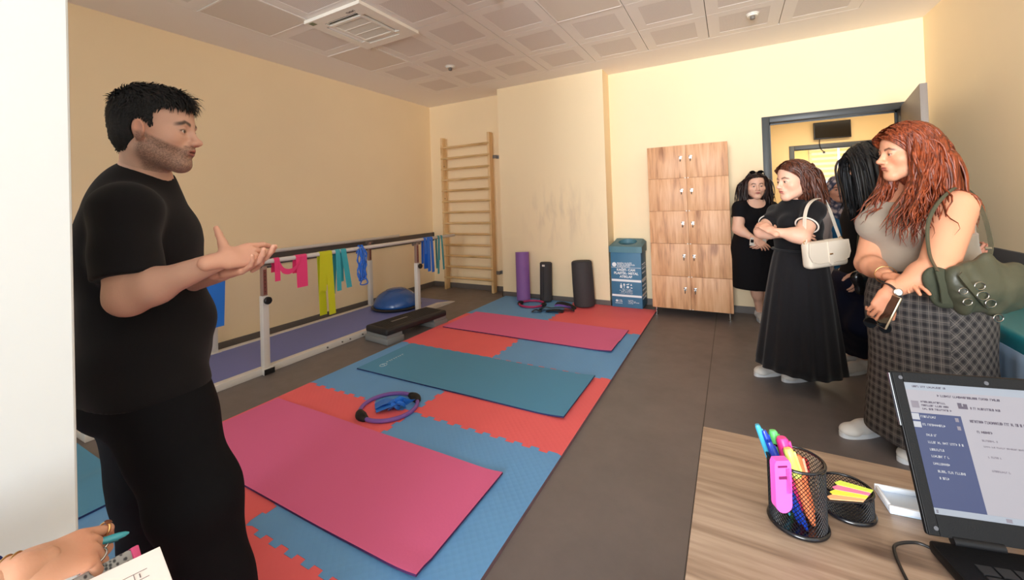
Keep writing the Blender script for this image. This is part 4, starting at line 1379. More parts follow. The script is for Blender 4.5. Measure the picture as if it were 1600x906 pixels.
def sb(x0, x1, y0, y1, m, lay=1):
    """x from the left, y from the top, both 0..1"""
    s_.box((sx0 + x0 * sw, sy1 - y1 * shh, .0003 * lay - .0002), (sx0 + x1 * sw, sy1 - y0 * shh, .0003 * lay), m, T=LT, off=LO)


sb(0, 1, 0, 1, 0, 1); sb(0, 1, 0, .06, 2, 2); sb(0, .19, .245, .955, 1, 2); sb(0, 1, .955, 1, 2, 2)


def glyphs(x0, x1, y, h, m, seed):
    r = random.Random(seed); x = x0
    while x < x1:
        w = r.uniform(.003, .006)
        sb(x, x + .0016, y, y + h, m, 3); sb(x, x + w, y + (0 if r.random() < .5 else h - .004), y + (.004 if r.random() < .5 else h), m, 3)
        x += w + .0015 + (.005 if r.random() < .15 else 0)


glyphs(.03, .16, .022, .016, 3, 1); glyphs(.12, .35, .085, .018, 3, 2); sb(.0, .03, .25, .30, 5, 3); sb(.0, .03, .315, .36, 5, 3)
sb(.012, .04, .15, .205, 4, 3)
for q in range(3): glyphs(.05, .14 + .01 * q, .145 + q * .028, .015, 3, 3 + q)
for a_, b_, c_, d_ in ((.19, .205, .14, .185), (.205, .225, .165, .185), (.21, .225, .145, .165)): sb(a_, b_, c_, d_, 3, 3)
glyphs(.235, .34, .165, .018, 3, 7); glyphs(.22, .50, .265, .022, 3, 8); glyphs(.235, .29, .345, .018, 3, 9)
glyphs(.245, .30, .41, .014, 4, 10); glyphs(.245, .48, .455, .012, 4, 11); glyphs(.25, .30, .53, .014, 4, 12); glyphs(.25, .31, .63, .014, 4, 13)
for q, (x0, x1, y) in enumerate(((.035, .09, .263), (.035, .12, .325), (.04, .08, .405), (.04, .17, .46), (.04, .09, .515), (.04, .105, .565), (.04, .10, .62), (.05, .15, .675), (.05, .085, .725))):
    glyphs(x0, x1, y, .018, 5, 30 + q)
for y in (.262, .325): sb(.165, .178, y, y + .03, 4, 3)
for x in (.008, .012):
    sb(x, x + .003, .968, .977, 3, 3); sb(x, x + .003, .98, .989, 3, 3)
for x in (.25, .31, .36): sb(x, x + .02, .965, .99, 4, 3)
s_.out('screen', [S_bg, S_nav, S_top, S_txt, S_dim, S_wh], lid)
MB().cyl(H0 + u * .03 + np.array([0, 0, .002]), H0 + u * .09 + np.array([0, 0, .002]), .007, n=14).out('hinge', M_lap, e, auto=40)
MB().cyl(H0 + u * (W_ - .09) + np.array([0, 0, .002]), H0 + u * (W_ - .03) + np.array([0, 0, .002]), .007, n=14).out('hinge', M_lap, e, auto=40)
P = spline([(.250, .838, ZD + .004), (.232, .842, ZD + .004), (.205, .825, ZD + .004), (.197, .80, ZD + .004), (.198, .74, ZD + .004), (.21, .66, ZD + .004)], 8)
o = MB().tube(P, .0022, 8).out('cable', M_dark, smooth=True)
tag(o, 'thin black cable on the desk at the left foot of the laptop', 'cable')

# mesh pen cups
M_wire = mat('black_wire_mesh', srgb(20, 20, 24), .35, .3)
M_rim = mat('black_gloss_rim', srgb(16, 17, 22), .18, spec=.6)


def mesh_cup(c, rx, h, lab, name='pen_cup', ry=None, nz=14, na=44):
    ry = ry or rx
    e = empty(name, c, lab, 'pen holder')
    V = []; F = []
    for i in range(2 * nz + 1):
        for a_ in range(na):
            t = 2 * math.pi * (a_ + (.5 if i % 2 else 0)) / na
            V.append((c[0] + rx * math.cos(t), c[1] + ry * math.sin(t), c[2] + .006 + (h - .008) * i / (2 * nz)))
    for i in range(0, 2 * nz - 1):
        for a_ in range(na):
            if i % 2 == 0:
                F.append((i * na + a_, (i + 1) * na + a_, (i + 2) * na + a_, (i + 1) * na + (a_ - 1) % na))
            else:
                F.append((i * na + a_, (i + 1) * na + (a_ + 1) % na, (i + 2) * na + a_, (i + 1) * na + a_))
    o = MB().add(V, F).out('mesh_wall', M_wire, e)
    w = o.modifiers.new('wire', 'WIREFRAME'); w.thickness = .0015; w.use_even_offset = False
    el = lambda z, k=1.0: [(c[0] + rx * k * math.cos(t), c[1] + ry * k * math.sin(t), c[2] + z) for t in np.linspace(0, 2 * math.pi, 57)[:-1]]
    MB().tube(el(h), .0024, 10, closed=True).out('top_rim', M_rim, e, smooth=True)
    MB().tube(el(.004, 1.01), .0038, 10, closed=True).out('base_rim', M_rim, e, smooth=True)
    MB().prism([(p[0], p[1]) for p in el(0)], c[2] + .0003, c[2] + .0025).out('base_plate', M_rim, e)
    return e


CUP = np.array([.0785, .815, ZD])
mesh_cup(CUP, .040, .106, 'tall black wire-mesh pen cup on the desk, full of pens', ry=.038)
CUP2 = np.array([.156, .882, ZD])
mesh_cup(CUP2, .036, .042, 'low black wire-mesh cup on the desk with sticky page markers on top', name='clip_holder', ry=.034, nz=6)


def pen(a, b, r, m, lab, cap=None, name='pen', mc=None):
    a = np.array(a, float); b = np.array(b, float); w = unit(b - a); L = np.linalg.norm(b - a)
    e = empty(name, a, lab, 'marker' if name == 'highlighter' else 'pen', 'pens standing in the mesh cup')
    T = axis_T(a, b)
    MB().lathe([(r * .35, 0), (r * .9, .012), (r, .02), (r, L * .62), (r, L * .625)], a, 18, T=T).out('barrel', m, e, auto=40)
    MB().lathe([(r * 1.02, L * .62), (r * 1.1, L * .63), (r * 1.08, L * .97), (r * .8, L)], a, 18, T=T).out('cap', mc or m, e, auto=40)
    MB().box((r * 1.0, -r * .25, L * .68), (r * 1.45, r * .25, L * .95), T=T, off=a).out('clip', mc or m, e)


c = CUP
bt_ = ZD + .004
M_blu = mat('blue_pen_plastic', srgb(24, 60, 170), .25); M_lblu = mat('clear_blue_plastic', srgb(60, 160, 190), .2)
M_pinkp = mat('neon_pink_plastic', srgb(255, 60, 150), .35, emit=0); M_org = mat('neon_orange_plastic', srgb(255, 140, 90), .35)
M_grn = mat('neon_green_plastic', srgb(110, 235, 130), .35); M_yel = mat('neon_yellow_plastic', srgb(235, 240, 120), .35); M_rd = mat('red_plastic', srgb(175, 30, 40), .3)


def tip(px, py, D): return at(px, py, D)


pen((c[0] + -0.0101, c[1] + 0.0059, bt_), tip(1183, 663, .70), .0042, M_lblu, 'clear light blue ballpoint pen, leftmost and tallest in the mesh cup', mc=M_lblu)
pen((c[0] + 0.0021, c[1] + -0.0080, bt_), tip(1193, 672, .695), .0042, M_blu, 'dark blue ballpoint pen beside the tallest pen in the cup', mc=M_blu)
pen((c[0] + -0.0053, c[1] + 0.0222, bt_), tip(1207, 672, .72), .0065, M_grn, 'green-tipped highlighter leaning at the back of the cup', name='highlighter', mc=M_grn)
pen((c[0] + 0.0057, c[1] + 0.0145, bt_), tip(1221, 683, .70), .0085, M_pinkp, 'hot pink highlighter leaning behind the yellow one', name='highlighter', mc=M_pinkp)
pen((c[0] + 0.0106, c[1] + -0.0193, bt_), tip(1201, 690, .68), .0050, M_blu, 'royal blue capped pen standing low at the left of the cup', mc=M_blu)
pen((c[0] + 0.0216, c[1] + -0.0019, bt_), tip(1230, 700, .685), .0070, M_org, 'yellow-topped highlighter in the middle of the cup', name='highlighter', mc=M_yel)
pen((c[0] + 0.0211, c[1] + 0.0115, bt_), tip(1242, 710, .70), .0085, M_org, 'orange highlighter resting against the front rim of the cup', name='highlighter', mc=M_org)
pen((c[0] + 0.0179, c[1] + 0.0257, bt_), tip(1255, 714, .72), .0055, M_rd, 'dark red pen at the right of the cup', mc=M_rd)
# fat pink highlighter clipped on the outside
e = empty('highlighter', (c[0] - .03, c[1] - .035, ZD + .03), 'big flat pink highlighter hooked over the front of the mesh cup', 'marker', 'pens standing in the mesh cup')
A0 = at(1222, 797, .628); A1 = at(1219, 716, .628)
w = unit(A1 - A0); ux = unit(CR[0] - w * (CR[0] @ w)); vy = np.cross(w, ux)
T = np.stack([ux, vy, w], 1); Lh = np.linalg.norm(A1 - A0)
hwd = .0125
poly = [(hwd * math.cos(t), hwd + hwd * math.sin(t)) for t in np.linspace(math.pi, 2 * math.pi, 12)] + [(hwd * 1.02, Lh - .006), (hwd * .8, Lh), (-hwd * .8, Lh), (-hwd * 1.02, Lh - .006)]
TP_ = np.stack([ux, w, -vy], 1)
MB().prism(poly, -.006, .006, T=TP_, off=A0).out('body', mat('bubblegum_pink', srgb(250, 96, 196), .35), e, auto=30)
MB().box((.004, -.006, .03), (.013, .010, Lh - .012), T=T, off=A0).out('side_grip', mat('deep_pink', srgb(226, 70, 160), .4), e)
MB().box((-.008, -.0072, Lh - .010), (.006, -.0055, Lh - .0075), T=T, off=A0).box((-.007, -.0072, Lh - .028), (.005, -.0055, Lh - .024), T=T, off=A0).out('slot', mat('dark_magenta', srgb(110, 20, 80), .5), e)

# sticky page markers lying on the low cup
e = empty('page_markers', (CUP2[0] + .012, CUP2[1], ZD + .045), 'fan of neon page marker strips lying on the low mesh cup', 'sticky notes')
q4 = [at(1292, 772, .655), at(1350, 786, .650), at(1363, 766, .675), at(1308, 744, .70)]
zc = ZD + .0452
q4 = [np.array([p[0], p[1], zc]) for p in [at(1296, 770, .66), at(1349, 786, .652), at(1364, 765, .675), at(1312, 745, .70)]]
A_, B_, C_, D_ = q4
hh_ = B_ - A_; vv = D_ - A_
M_blk = mat('black_card', srgb(24, 22, 24), .6)
MB().add([A_ - hh_ * .12 - vv * .08 + [0, 0, -.0012], B_ + [0, 0, -.0012] - vv * .04, C_ + vv * .04 + [0, 0, -.0012], D_ - hh_ * .12 + [0, 0, -.0012],
          A_ - hh_ * .12 - vv * .08, B_ - vv * .04, C_ + vv * .04, D_ - hh_ * .12],
         [(3, 2, 1, 0), (4, 5, 6, 7), (0, 1, 5, 4), (1, 2, 6, 5), (2, 3, 7, 6), (3, 0, 4, 7)]).out('backing_card', M_blk, e)
for k, (nm, cc) in enumerate((('peach_strip', srgb(250, 180, 130)), ('yellow_strip', srgb(240, 236, 80)), ('pink_strip', srgb(240, 130, 170)), ('lime_strip', srgb(220, 240, 90)))):
    t0, t1 = k / 4, (k + 1) / 4
    a_ = A_ + vv * t0; d__ = A_ + vv * t1; b__ = B_ + (C_ - B_) * t0; c__ = B_ + (C_ - B_) * t1
    tipp = (a_ + d__) / 2 - hh_ * .12
    up = np.array([0, 0, .0014 + .0004 * k])
    MB().add([a_ + up * .3, b__ + up * .3, c__ + up * .3, d__ + up * .3, tipp + up * .3, a_ + up, b__ + up, c__ + up, d__ + up, tipp + up],
             [(4, 3, 2, 1, 0), (5, 6, 7, 8, 9), (0, 1, 6, 5), (1, 2, 7, 6), (2, 3, 8, 7), (3, 4, 9, 8), (4, 0, 5, 9)]).out('marker_strip', mat(nm, cc, .6), e)

# small white tray
e = empty('card_tray', (.29, .935, ZD), 'small pale blue-white plastic tray on the desk behind the laptop', 'tray')
R = rotm((0, 0, 1), 6); of = (.218, .905, ZD)
MB().box((0, 0, 0), (.15, .062, .004), bev=.0015, T=R, off=of).out('tray_base', mat('pale_blue_plastic', srgb(206, 222, 240), .3), e, auto=30)
MB().box((0, 0, .003), (.15, .006, .013), bev=.002, T=R, off=of).box((0, .056, .003), (.15, .062, .013), bev=.002, T=R, off=of).box((0, .006, .003), (.005, .056, .013), bev=.002, T=R, off=of).out('tray_rim', mat('white_gloss_plastic', srgb(232, 238, 246), .25), e, auto=30)
# ================================================================== PEOPLE
def skinc(r, g, b): return np.array(srgb(r, g, b)[:3])


def sstep(a, b, x):
    t = np.clip((x - a) / (b - a), 0, 1)
    return t * t * (3 - 2 * t)


M_skin = mat('skin', (1, 1, 1, 1), .5, spec=.35, vcol=True, sss=.12, bump=.12, bscale=260)
M_eyew = None


def frame(face, tilt=0.0, roll=0.0):
    """columns: person's left->right axis x, facing y, up z"""
    y = unit([face[0], face[1], 0]); z = np.array([0, 0, 1.0]); x = np.cross(y, z)
    R = np.stack([x, y, z], 1)
    return R @ rotm((1, 0, 0), tilt) @ rotm((0, 1, 0), roll)


def head_prims(male=False, cheek=0.0, open_mouth=0.0):
    P = [ell((0, -.012, .045), (.074, .095, .084), .02),
         ell((0, .022, -.018), (.063, .066, .083), .03),
         ell((0, .036, .050), (.058, .050, .052), .02)]
    jw = .050 if male else .046
    for s in (-1, 1):
        P.append(cone((s * jw, -.002, -.052), (s * .014, .062, -.097), .024, .019, .035))
        P.append(ell((s * .042, .048, -.022), (.024 + cheek, .028, .024), .025))
    P.append(ell((0, .070, -.098), (.022, .018, .017 if male else .015), .02))
    P.append(cone((-.034, .078, .019), (.034, .078, .019), .0105 if male else .008, .0105 if male else .008, .02))
    P.append(ell((0, .080, -.056), (.027, .019, .024), .018))
    P.append(cone((0, .082, .014), (0, .106, -.026), .0075, .0095, .014))
    P.append(ell((0, .1075, -.029), (.0110, .0125, .0095), .008))
    for s in (-1, 1):
        P.append(ell((s * .0125, .098, -.033), (.0075, .011, .0075), .007))
        P.append(ell((s * .0065, .101, -.0405), (.0035, .006, .004), .004, sub=True))
    for s in (-1, 1):
        P.append(ell((s * .031, .093, .004), (.0185, .013, .0125), .014, sub=True))
        P.append(ell((s * .031, .0725, .0035), (.0155, .0158, .0142), .004))
        P.append(ell((s * .031, .0905, .0015), (.0118, .012, .0044), .002, sub=True))
    # lips
    z0 = -.0555
    P.append(cone((-.020, .087, z0 - .001), (0, .0955, z0 + .0035), .003, .0048, .006))
    P.append(cone((.020, .087, z0 - .001), (0, .0955, z0 + .0035), .003, .0048, .006))
    P.append(cone((-.016, .088, z0 - .0095 - open_mouth), (0, .0930, z0 - .0105 - open_mouth), .0035, .0054, .006))
    P.append(cone((.016, .088, z0 - .0095 - open_mouth), (0, .0930, z0 - .0105 - open_mouth), .0035, .0054, .006))
    P.append(ell((0, .1, z0 - .0035 - open_mouth / 2), (.021, .012, .0012 + open_mouth * .7), .003, sub=True))
    P.append(ell((0, .092, -.074), (.016, .006, .004), .01, sub=True))
    # ears
    for s in (-1, 1):
        Re = rotm((0, 0, 1), s * -22) @ rotm((1, 0, 0), 12)
        P.append(ell((s * .0775, -.008, -.004), (.0085, .0185, .0315), .006, R=Re))
        P.append(ell((s * .086, -.004, .002), (.006, .0105, .019), .004, R=Re, sub=True))
        P.append(ell((s * .0755, -.003, -.028), (.006, .010, .011), .005, R=Re))
    return P


def head_color(L, skin, lips, brow, beard=None, brow_w=.005, blush=.1, seed=0):
    """vertex colours in the head's own frame"""
    x, y, z = L[:, 0], L[:, 1], L[:, 2]
    C = np.tile(skin, (len(L), 1))

    def mixin(c, w):
        w = np.clip(w, 0, 1)[:, None]
        return C * (1 - w) + np.asarray(c) * w
    ax = np.abs(x)
    C = mixin(skin * np.array([1.04, .80, .76]), blush * 3 * np.exp(-(((ax - .045) / .018) ** 2 + ((z + .028) / .018) ** 2)) * (y > .02))
    C = mixin(skin * np.array([1.03, .82, .78]), .5 * np.exp(-((ax / .014) ** 2 + ((z + .034) / .012) ** 2)) * (y > .095))
    C = mixin(skin * np.array([1.0, .72, .66]), .55 * ((ax > .074) & (y < .02) & (np.abs(z + .005) < .038)))
    if beard is not None:
        rnd = np.random.RandomState(seed)
        jl = sstep(-.012, -.03, z - .012 * sstep(.03, -.01, y)) * sstep(-.135, -.11, z)
        side = sstep(.064, .05, ax) * 0 + 1
        region = jl * sstep(-.028, -.004, y)
        # the cheek line falls from the sideburn to the corner of the mouth
        line = -.006 - .042 * np.clip((y - .005) / .07, 0, 1) ** .8
        region *= sstep(line + .006, line - .008, z)
        must = sstep(.034, .026, ax) * (y > .07) * sstep(-.0385, -.043, z) * sstep(-.0545, -.050, z)
        w = np.clip(np.maximum(region, must * .95), 0, 1)
        w *= (.34 + .40 * rnd.rand(len(L)))
        bare = (y > .08) * np.exp(-((ax / .012) ** 2 + ((z + .073) / .004) ** 2))
        w *= 1 - .5 * bare
        C = mixin(beard, w)
    lp = np.exp(-((ax / .0215) ** 4)) * ((z > -.073) & (z < -.0475)) * (y > .083) * sstep(.0, .0035, .0125 - .25 * ax - np.abs(z + .0605))
    C = mixin(lips, lp * .85)
    C = mixin(lips * .35, np.exp(-((z + .0592) / .0016) ** 2) * (ax < .02) * (y > .08) * .8)  # shade in the mouth slit painted as a dark line between the lips
    bz = .0235 + .006 * np.clip((ax - .014) / .02, 0, 1) - .010 * np.clip((ax - .036) / .016, 0, 1)
    C = mixin(brow, np.exp(-((z - bz) / brow_w) ** 4) * sstep(.011, .016, ax) * sstep(.054, .047, ax) * (y > .045) * .9)
    # lash line
    d = np.sqrt(((ax - .031) / .0132) ** 2 + ((z - .0022) / .0056) ** 2)
    C = mixin(brow * .5, np.exp(-((d - 1.0) / .16) ** 2) * (z > .0015) * (y > .07) * .8)
    return np.clip(C, 0, 1)


def eyes(M, t, sc, look=(0, 1, 0), iris=(.07, .035, .02)):
    out = []
    n, m = 20, 14
    for s in (-1, 1):
        c = np.array([s * .031, .0735, .002]); r = .0130
        V = []; Cc = []
        for i in range(m + 1):
            th = math.pi * i / m
            for j in range(n):
                ph = 2 * math.pi * j / n
                d = np.array([math.sin(th) * math.cos(ph), math.cos(th), math.sin(th) * math.sin(ph)])
                V.append(c + r * d)
                a = math.degrees(math.acos(np.clip(d @ unit(look), -1, 1)))
                Cc.append((.01, .01, .01) if a < 12 else (iris if a < 27 else (.72, .68, .64)))
        F = []
        for i in range(m):
            for j in range(n):
                F.append((i * n + j, i * n + (j + 1) % n, (i + 1) * n + (j + 1) % n, (i + 1) * n + j))
        out.append((np.array(V) * sc @ M.T + t, np.array(F), np.array(Cc)))
    return out


def hand_prims(w, d, nrm, side, curls=(20, 20, 20, 20), sc=1.0, thumb=(.5, .75, -.35), spread=6, tcurl=20):
    """w wrist, d along the hand, nrm out of the back of the hand, side=+1 when the thumb lies along cross(d, nrm)"""
    d = unit(d); nrm = unit(np.asarray(nrm, float) - d * (np.asarray(nrm, float) @ d)); s = np.cross(d, nrm) * side
    w = np.asarray(w, float); P = []
    mc = [(.088, .027), (.092, .008), (.087, -.012), (.079, -.030)]
    ln = [(.040, .024, .020), (.045, .028, .021), (.041, .026, .020), (.032, .019, .018)]
    P.append(cone(w - d * .035, w + d * .02, .0235 * sc, .0265 * sc, .012, u=nrm, s=1.2))
    for (a, b) in mc:
        P.append(cone(w + d * .012 * sc + s * b * .6 * sc, w + d * (a - .008) * sc + s * b * sc, .016 * sc, .0125 * sc, .012, u=nrm, s=1.15))
    for q, ((a, b), L) in enumerate(zip(mc, ln)):
        p = w + d * a * sc + s * b * sc
        c = curls[q]; c = (c, c, c * .7) if np.isscalar(c) else c
        ang = math.radians(c[0]); sp = math.radians((1.5 - q) * spread)
        base = unit(d * math.cos(sp) + s * math.sin(sp))
        r = [.0096, .0086, .0080, .0066] if q < 3 else [.0083, .0075, .0068, .0058]
        acc = 0
        for k in range(3):
            acc += math.radians(c[k])
            dirn = base * math.cos(acc) - nrm * math.sin(acc)
            e = p + dirn * L[k] * sc
            P.append(cone(p, e, r[k] * sc, r[k + 1] * sc, .0025 if k or q else .003))
            p = e
    tb = w + d * .022 * sc + s * .024 * sc - nrm * .006
    td = unit(d * thumb[0] + s * thumb[1] + nrm * thumb[2])
    p1 = tb + td * .040 * sc
    P.append(cone(w + d * .015 * sc + s * .012 * sc, p1, .018 * sc, .0125 * sc, .012))
    td2 = unit(td + d * math.sin(math.radians(tcurl)))
    p2 = p1 + td2 * .032 * sc; p3 = p2 + unit(td2 + d * math.sin(math.radians(tcurl))) * .025 * sc
    P.append(cone(p1, p2, .0115 * sc, .0098 * sc, .004)); P.append(cone(p2, p3, .0098 * sc, .0078 * sc, .003))
    return P


def folds(amp, fx=9.0, fz=30.0, seed=0.0):
    def f(f_, X, Y, Z):
        w = np.sin(Z * fz + 3.0 * np.sin(X * fx + Y * fx * .7 + seed)) * (.5 + .5 * np.sin(X * 7 - Y * 5 + Z * 6 + seed))
        w2 = np.sin(Z * fz * 1.9 - 2.2 * np.sin(X * fx * 1.3 - Y * fx + seed * 2))
        return f_ + amp * (w + .4 * w2)
    return f


def cloth(name, prims, res, m, parent, fold=0.0, fz=30.0, seed=0.0, clip=None, label=None, fx=9.0):
    def post(f, X, Y, Z):
        if fold: f = folds(fold, fx, fz, seed)(f, X, Y, Z)
        for c in (clip or []): f = c(f, X, Y, Z)
        return f
    V, F = blob(prims, res, post)
    o = build(name, V, F, m, parent, smooth=True)
    if label: o['label'] = label
    return o


def plane_clip(p, n, k=0.0):
    """keep the side the normal points away from"""
    n = unit(n)
    return lambda f, X, Y, Z: np.maximum(f, (X - p[0]) * n[0] + (Y - p[1]) * n[1] + (Z - p[2]) * n[2])


def ball_cut(c, r, s=(1, 1, 1)):
    return lambda f, X, Y, Z: np.maximum(f, -(np.sqrt(((X - c[0]) / s[0]) ** 2 + ((Y - c[1]) / s[1]) ** 2 + ((Z - c[2]) / s[2]) ** 2) - r))


class Human:
    def __init__(s, label, base, face, skin, group=None):
        s.e = empty('person', base, label, 'person', group)
        s.face = np.array([face[0], face[1], 0.0]); s.face = unit(s.face)
        s.side = np.cross(s.face, [0, 0, 1.0])        # the person's right
        s.skin = skin; s.torso = []; s.arms = {}; s.legs = []; s.hands = []; s.extra = []

    def trunk(s, pts, rads, ratio, k=.04):
        """pts pelvis -> neck base; rads half widths; ratio width/depth"""
        for i in range(len(pts) - 1):
            s.torso.append(cone(pts[i], pts[i + 1], rads[i], rads[i + 1], k, u=s.face, s=(ratio[i] + ratio[i + 1]) / 2))

    def head(s, c, face, sc=1.0, tilt=0, roll=0, male=False, lips=None, brow=None, beard=None, cheek=0.0, om=0.0, look=(0, 1, 0), res=.0035,
             neck=None, neck_r=.055, blush=.1, brow_w=.005):
        R = frame(face, tilt, roll); c = np.asarray(c, float); s.hc, s.hR, s.hs = c, R, sc
        P = [p.moved(R, c, sc) for p in head_prims(male, cheek, om)]
        nk = cone(c + R @ np.array([0, -.028, -.045]) * sc, neck, neck_r, neck_r * 1.08, .035)
        P.insert(0, nk)
        s.neckcone = nk
        V, F = blob(P, res, lo=np.array([-99, -99, min(c[2] - .19 * sc, neck[2] - .02)]))
        L = (V - c) @ R / sc
        C = head_color(L, s.skin, lips if lips is not None else s.skin * np.array([.85, .5, .5]), brow if brow is not None else np.array([.03, .02, .015]), beard, brow_w, blush)
        s.parts = [(V, F, C)] + eyes(R, c, sc, look)

    def hand(s, *a, res=.0035, tint=(1, .93, .9), **k):
        P = hand_prims(*a, **k)
        V, F = blob(P, res)
        s.parts.append((V, F, s.skin * np.array(tint)))
        return P

    def body(s, res=.009, inset=.006):
        P = [p.grow(-inset) for p in s.torso + s.legs]
        for nm, a in s.arms.items(): P += a
        P += [s.neckcone.grow(-.001)] + s.extra
        V, F = blob(P, res)
        V, F, C = join([(V, F, s.skin)] + s.parts)
        o = build('body', V, F, M_skin, s.e, smooth=True, col=C)
        return o


def arm(sh, el, wr, r=(.052, .043, .038, .026), k=.02, u=None):
    wr = np.asarray(wr) - unit(np.asarray(wr) - el) * .016; r = (r[0], r[1], r[2], r[3] * .88)
    return [cone(sh, el, r[0], r[1], k), cone(el, wr, r[2], r[3], k), ell(np.asarray(el) * .72 + np.asarray(wr) * .28, (r[2] * 1.02,) * 3, k)]


def sleeve(sh, el, t, r0, r1, grow=.008):
    sh = np.asarray(sh, float); el = np.asarray(el, float)
    return cone(sh, sh + (el - sh) * t, r0 + grow, r1 + grow, .03, flat=True)


def shoe(e, heel, dirn, L=.26, w=.042, m=None, sole=None, name='shoe'):
    d = unit([dirn[0], dirn[1], 0]); u_ = np.cross(d, [0, 0, 1]); h = np.asarray(heel, float)
    B = np.stack([d, -u_, [0, 0, 1]], 1)
    pr_ = [cone((.03, 0, .05), (.03, 0, .085), .036, .034, .03), cone((.035, 0, .045), (.13, 0, .042), .036, .036, .03, u=(0, 0, 1), s=1.1),
           cone((.12, 0, .040), (L - .055, .004, .036), .036, .038, .03, u=(0, 0, 1), s=1.25), ell((L - .05, .003, .032), (.05, .040, .028), .02)]
    k = w / .042
    pr2 = [p.moved(B, h) for p in pr_]
    V, F = blob(pr2, .005, post=lambda f, X, Y, Z: np.maximum(np.maximum(f, (h[2] + .016) - Z), Z - h[2] - .088))
    up = build(name, V, F, m, e, smooth=True)
    t = np.linspace(0, 2 * math.pi, 41)[:-1]
    pts = []
    for a in t:
        x = L / 2 + (L / 2) * math.cos(a); wd = w * (1.02 if x > L * .5 else .82 + .2 * (x / (L * .5)))
        pts.append((x, wd * np.sign(math.sin(a)) * abs(math.sin(a)) ** .7))
    so = MB().prism(pts, 0.0, .024, T=B, off=h).out('sole', sole, up, auto=50)
    return up


def locks(n, region, length, c, R, sc, coll, parent, m, rad=.006, wave=.012, wl=.09, seed=1, cap=None, flow=(0, -.15, -1), name='hair', steps=14, part=0.0, grav=.30,
          cap_grow=.008, res=.006, capcut=None, lift=.0, jitter=.35, clear=.018, d0=(.6, -.25, .15), vol=(), flat=.4):
    """hair as many tapered locks that start on the scalp, fall and lie against the head and shoulders"""
    rnd = np.random.RandomState(seed)
    VV = []; FF = []; nv = 0
    skull = [(np.array([0, -.012, .045]), np.array([.074, .095, .084]) + cap_grow), (np.array([0, -.0, -.03]), np.array([.066, .062, .085]) + cap_grow * .5)]
    skull += [(np.array(v_[0]), np.array(v_[1])) for v_ in vol]
    cnt = 0; tries = 0
    while cnt < n and tries < n * 60:
        tries += 1
        v = unit(rnd.randn(3))
        p = skull[0][0] + v * skull[0][1]
        if not region(p): continue
        cnt += 1
        Lh = length(p, rnd)
        st = Lh / steps
        out = unit((p - skull[0][0]) / skull[0][1] ** 2)
        sgn = 1 if p[0] > part else -1
        d = unit(out * lift + np.array([sgn * d0[0], d0[1], d0[2]]) - out * (out @ np.array([sgn * d0[0], d0[1], d0[2]])) + rnd.randn(3) * .12)
        pts = [p * sc]
        ph = rnd.rand() * 6.28; wa = wave * (0.6 + .8 * rnd.rand()); w_l = wl * (.8 + .4 * rnd.rand())
        fl = np.array(flow) + rnd.randn(3) * jitter * .25
        q = p * sc
        wdir = unit(rnd.randn(3) * [1, 1, .15])
        raw = q.copy()
        for k in range(steps):
            g = grav * (1 + k * .25)
            d = unit(d * (1 - min(g, .9)) + unit(fl) * min(g, .9))
            prev = raw.copy(); raw = raw + d * st
            for (cc, rr) in skull:
                w = (raw / sc - cc) / rr; l = np.linalg.norm(w)
                if l < 1: raw = (cc + w / l * rr) * sc
            Pw = R @ raw + c
            for (cc, rr, RR) in coll:
                w = (RR.T @ (Pw - cc)) / rr; l = np.linalg.norm(w)
                if l < 1: Pw = cc + RR @ (w / l * rr)
            raw = R.T @ (Pw - c)
            if clear is not None and raw[2] < .078 * sc and raw[2] > -.135 * sc and raw[1] > clear * sc:
                raw[1] -= min(.9 * (raw[1] - clear * sc), st)
                raw[0] = sgn * max(abs(raw[0]), .068 * sc)
            dl = raw - prev
            raw = prev + dl * min(1.0, st / (np.linalg.norm(dl) + 1e-9))
            f_ = k / steps
            pts.append(raw + wdir * wa * f_ * math.sin(ph + 2 * math.pi * (k * st) / w_l))
        pts = np.array(pts) @ R.T + c
        r0 = rad * (.7 + .6 * rnd.rand())
        rr = r0 * np.array([.75 + .25 * math.sin(math.pi * min(1, k / steps * 1.6)) for k in range(len(pts))])
        rr *= np.clip(1.0 - (np.arange(len(pts)) / (len(pts) - 1)) ** 4 * .92, .06, 1)
        mb = MB(); mb.tube(pts, rr, 6, flat=flat)
        V = np.array(mb.V); VV.append(V)
        for f in mb.F:
            if len(f) == 4: FF.append([i + nv for i in f])
        nv += len(V)
    V = np.vstack(VV); F = np.array(FF)
    parts = [(V, F, (1, 1, 1))]
    if cap is not None:
        capP = [p.moved(R, c, sc) for p in cap]
        volP = [ell(v_[0], np.array(v_[1]) * .985, .035).moved(R, c, sc) for v_ in vol]
        def post(f, X, Y, Z):
            dx, dy, dz = X - c[0], Y - c[1], Z - c[2]
            lx = (dx * R[0, 0] + dy * R[1, 0] + dz * R[2, 0]) / sc
            ly = (dx * R[0, 1] + dy * R[1, 1] + dz * R[2, 1]) / sc
            lz = (dx * R[0, 2] + dy * R[1, 2] + dz * R[2, 2]) / sc
            return capcut(f, lx, ly, lz) if capcut else f
        parts.append((*blob(capP, res, post), (1, 1, 1)))
        if volP: parts.append((*blob(volP, res, lambda f, X, Y, Z: folds(.0022, 60, 6, 1.0)(f, X, Y, Z)), (1, 1, 1)))
    V, F, _ = join(parts)
    return build(name, V, F, m, parent, smooth=True)


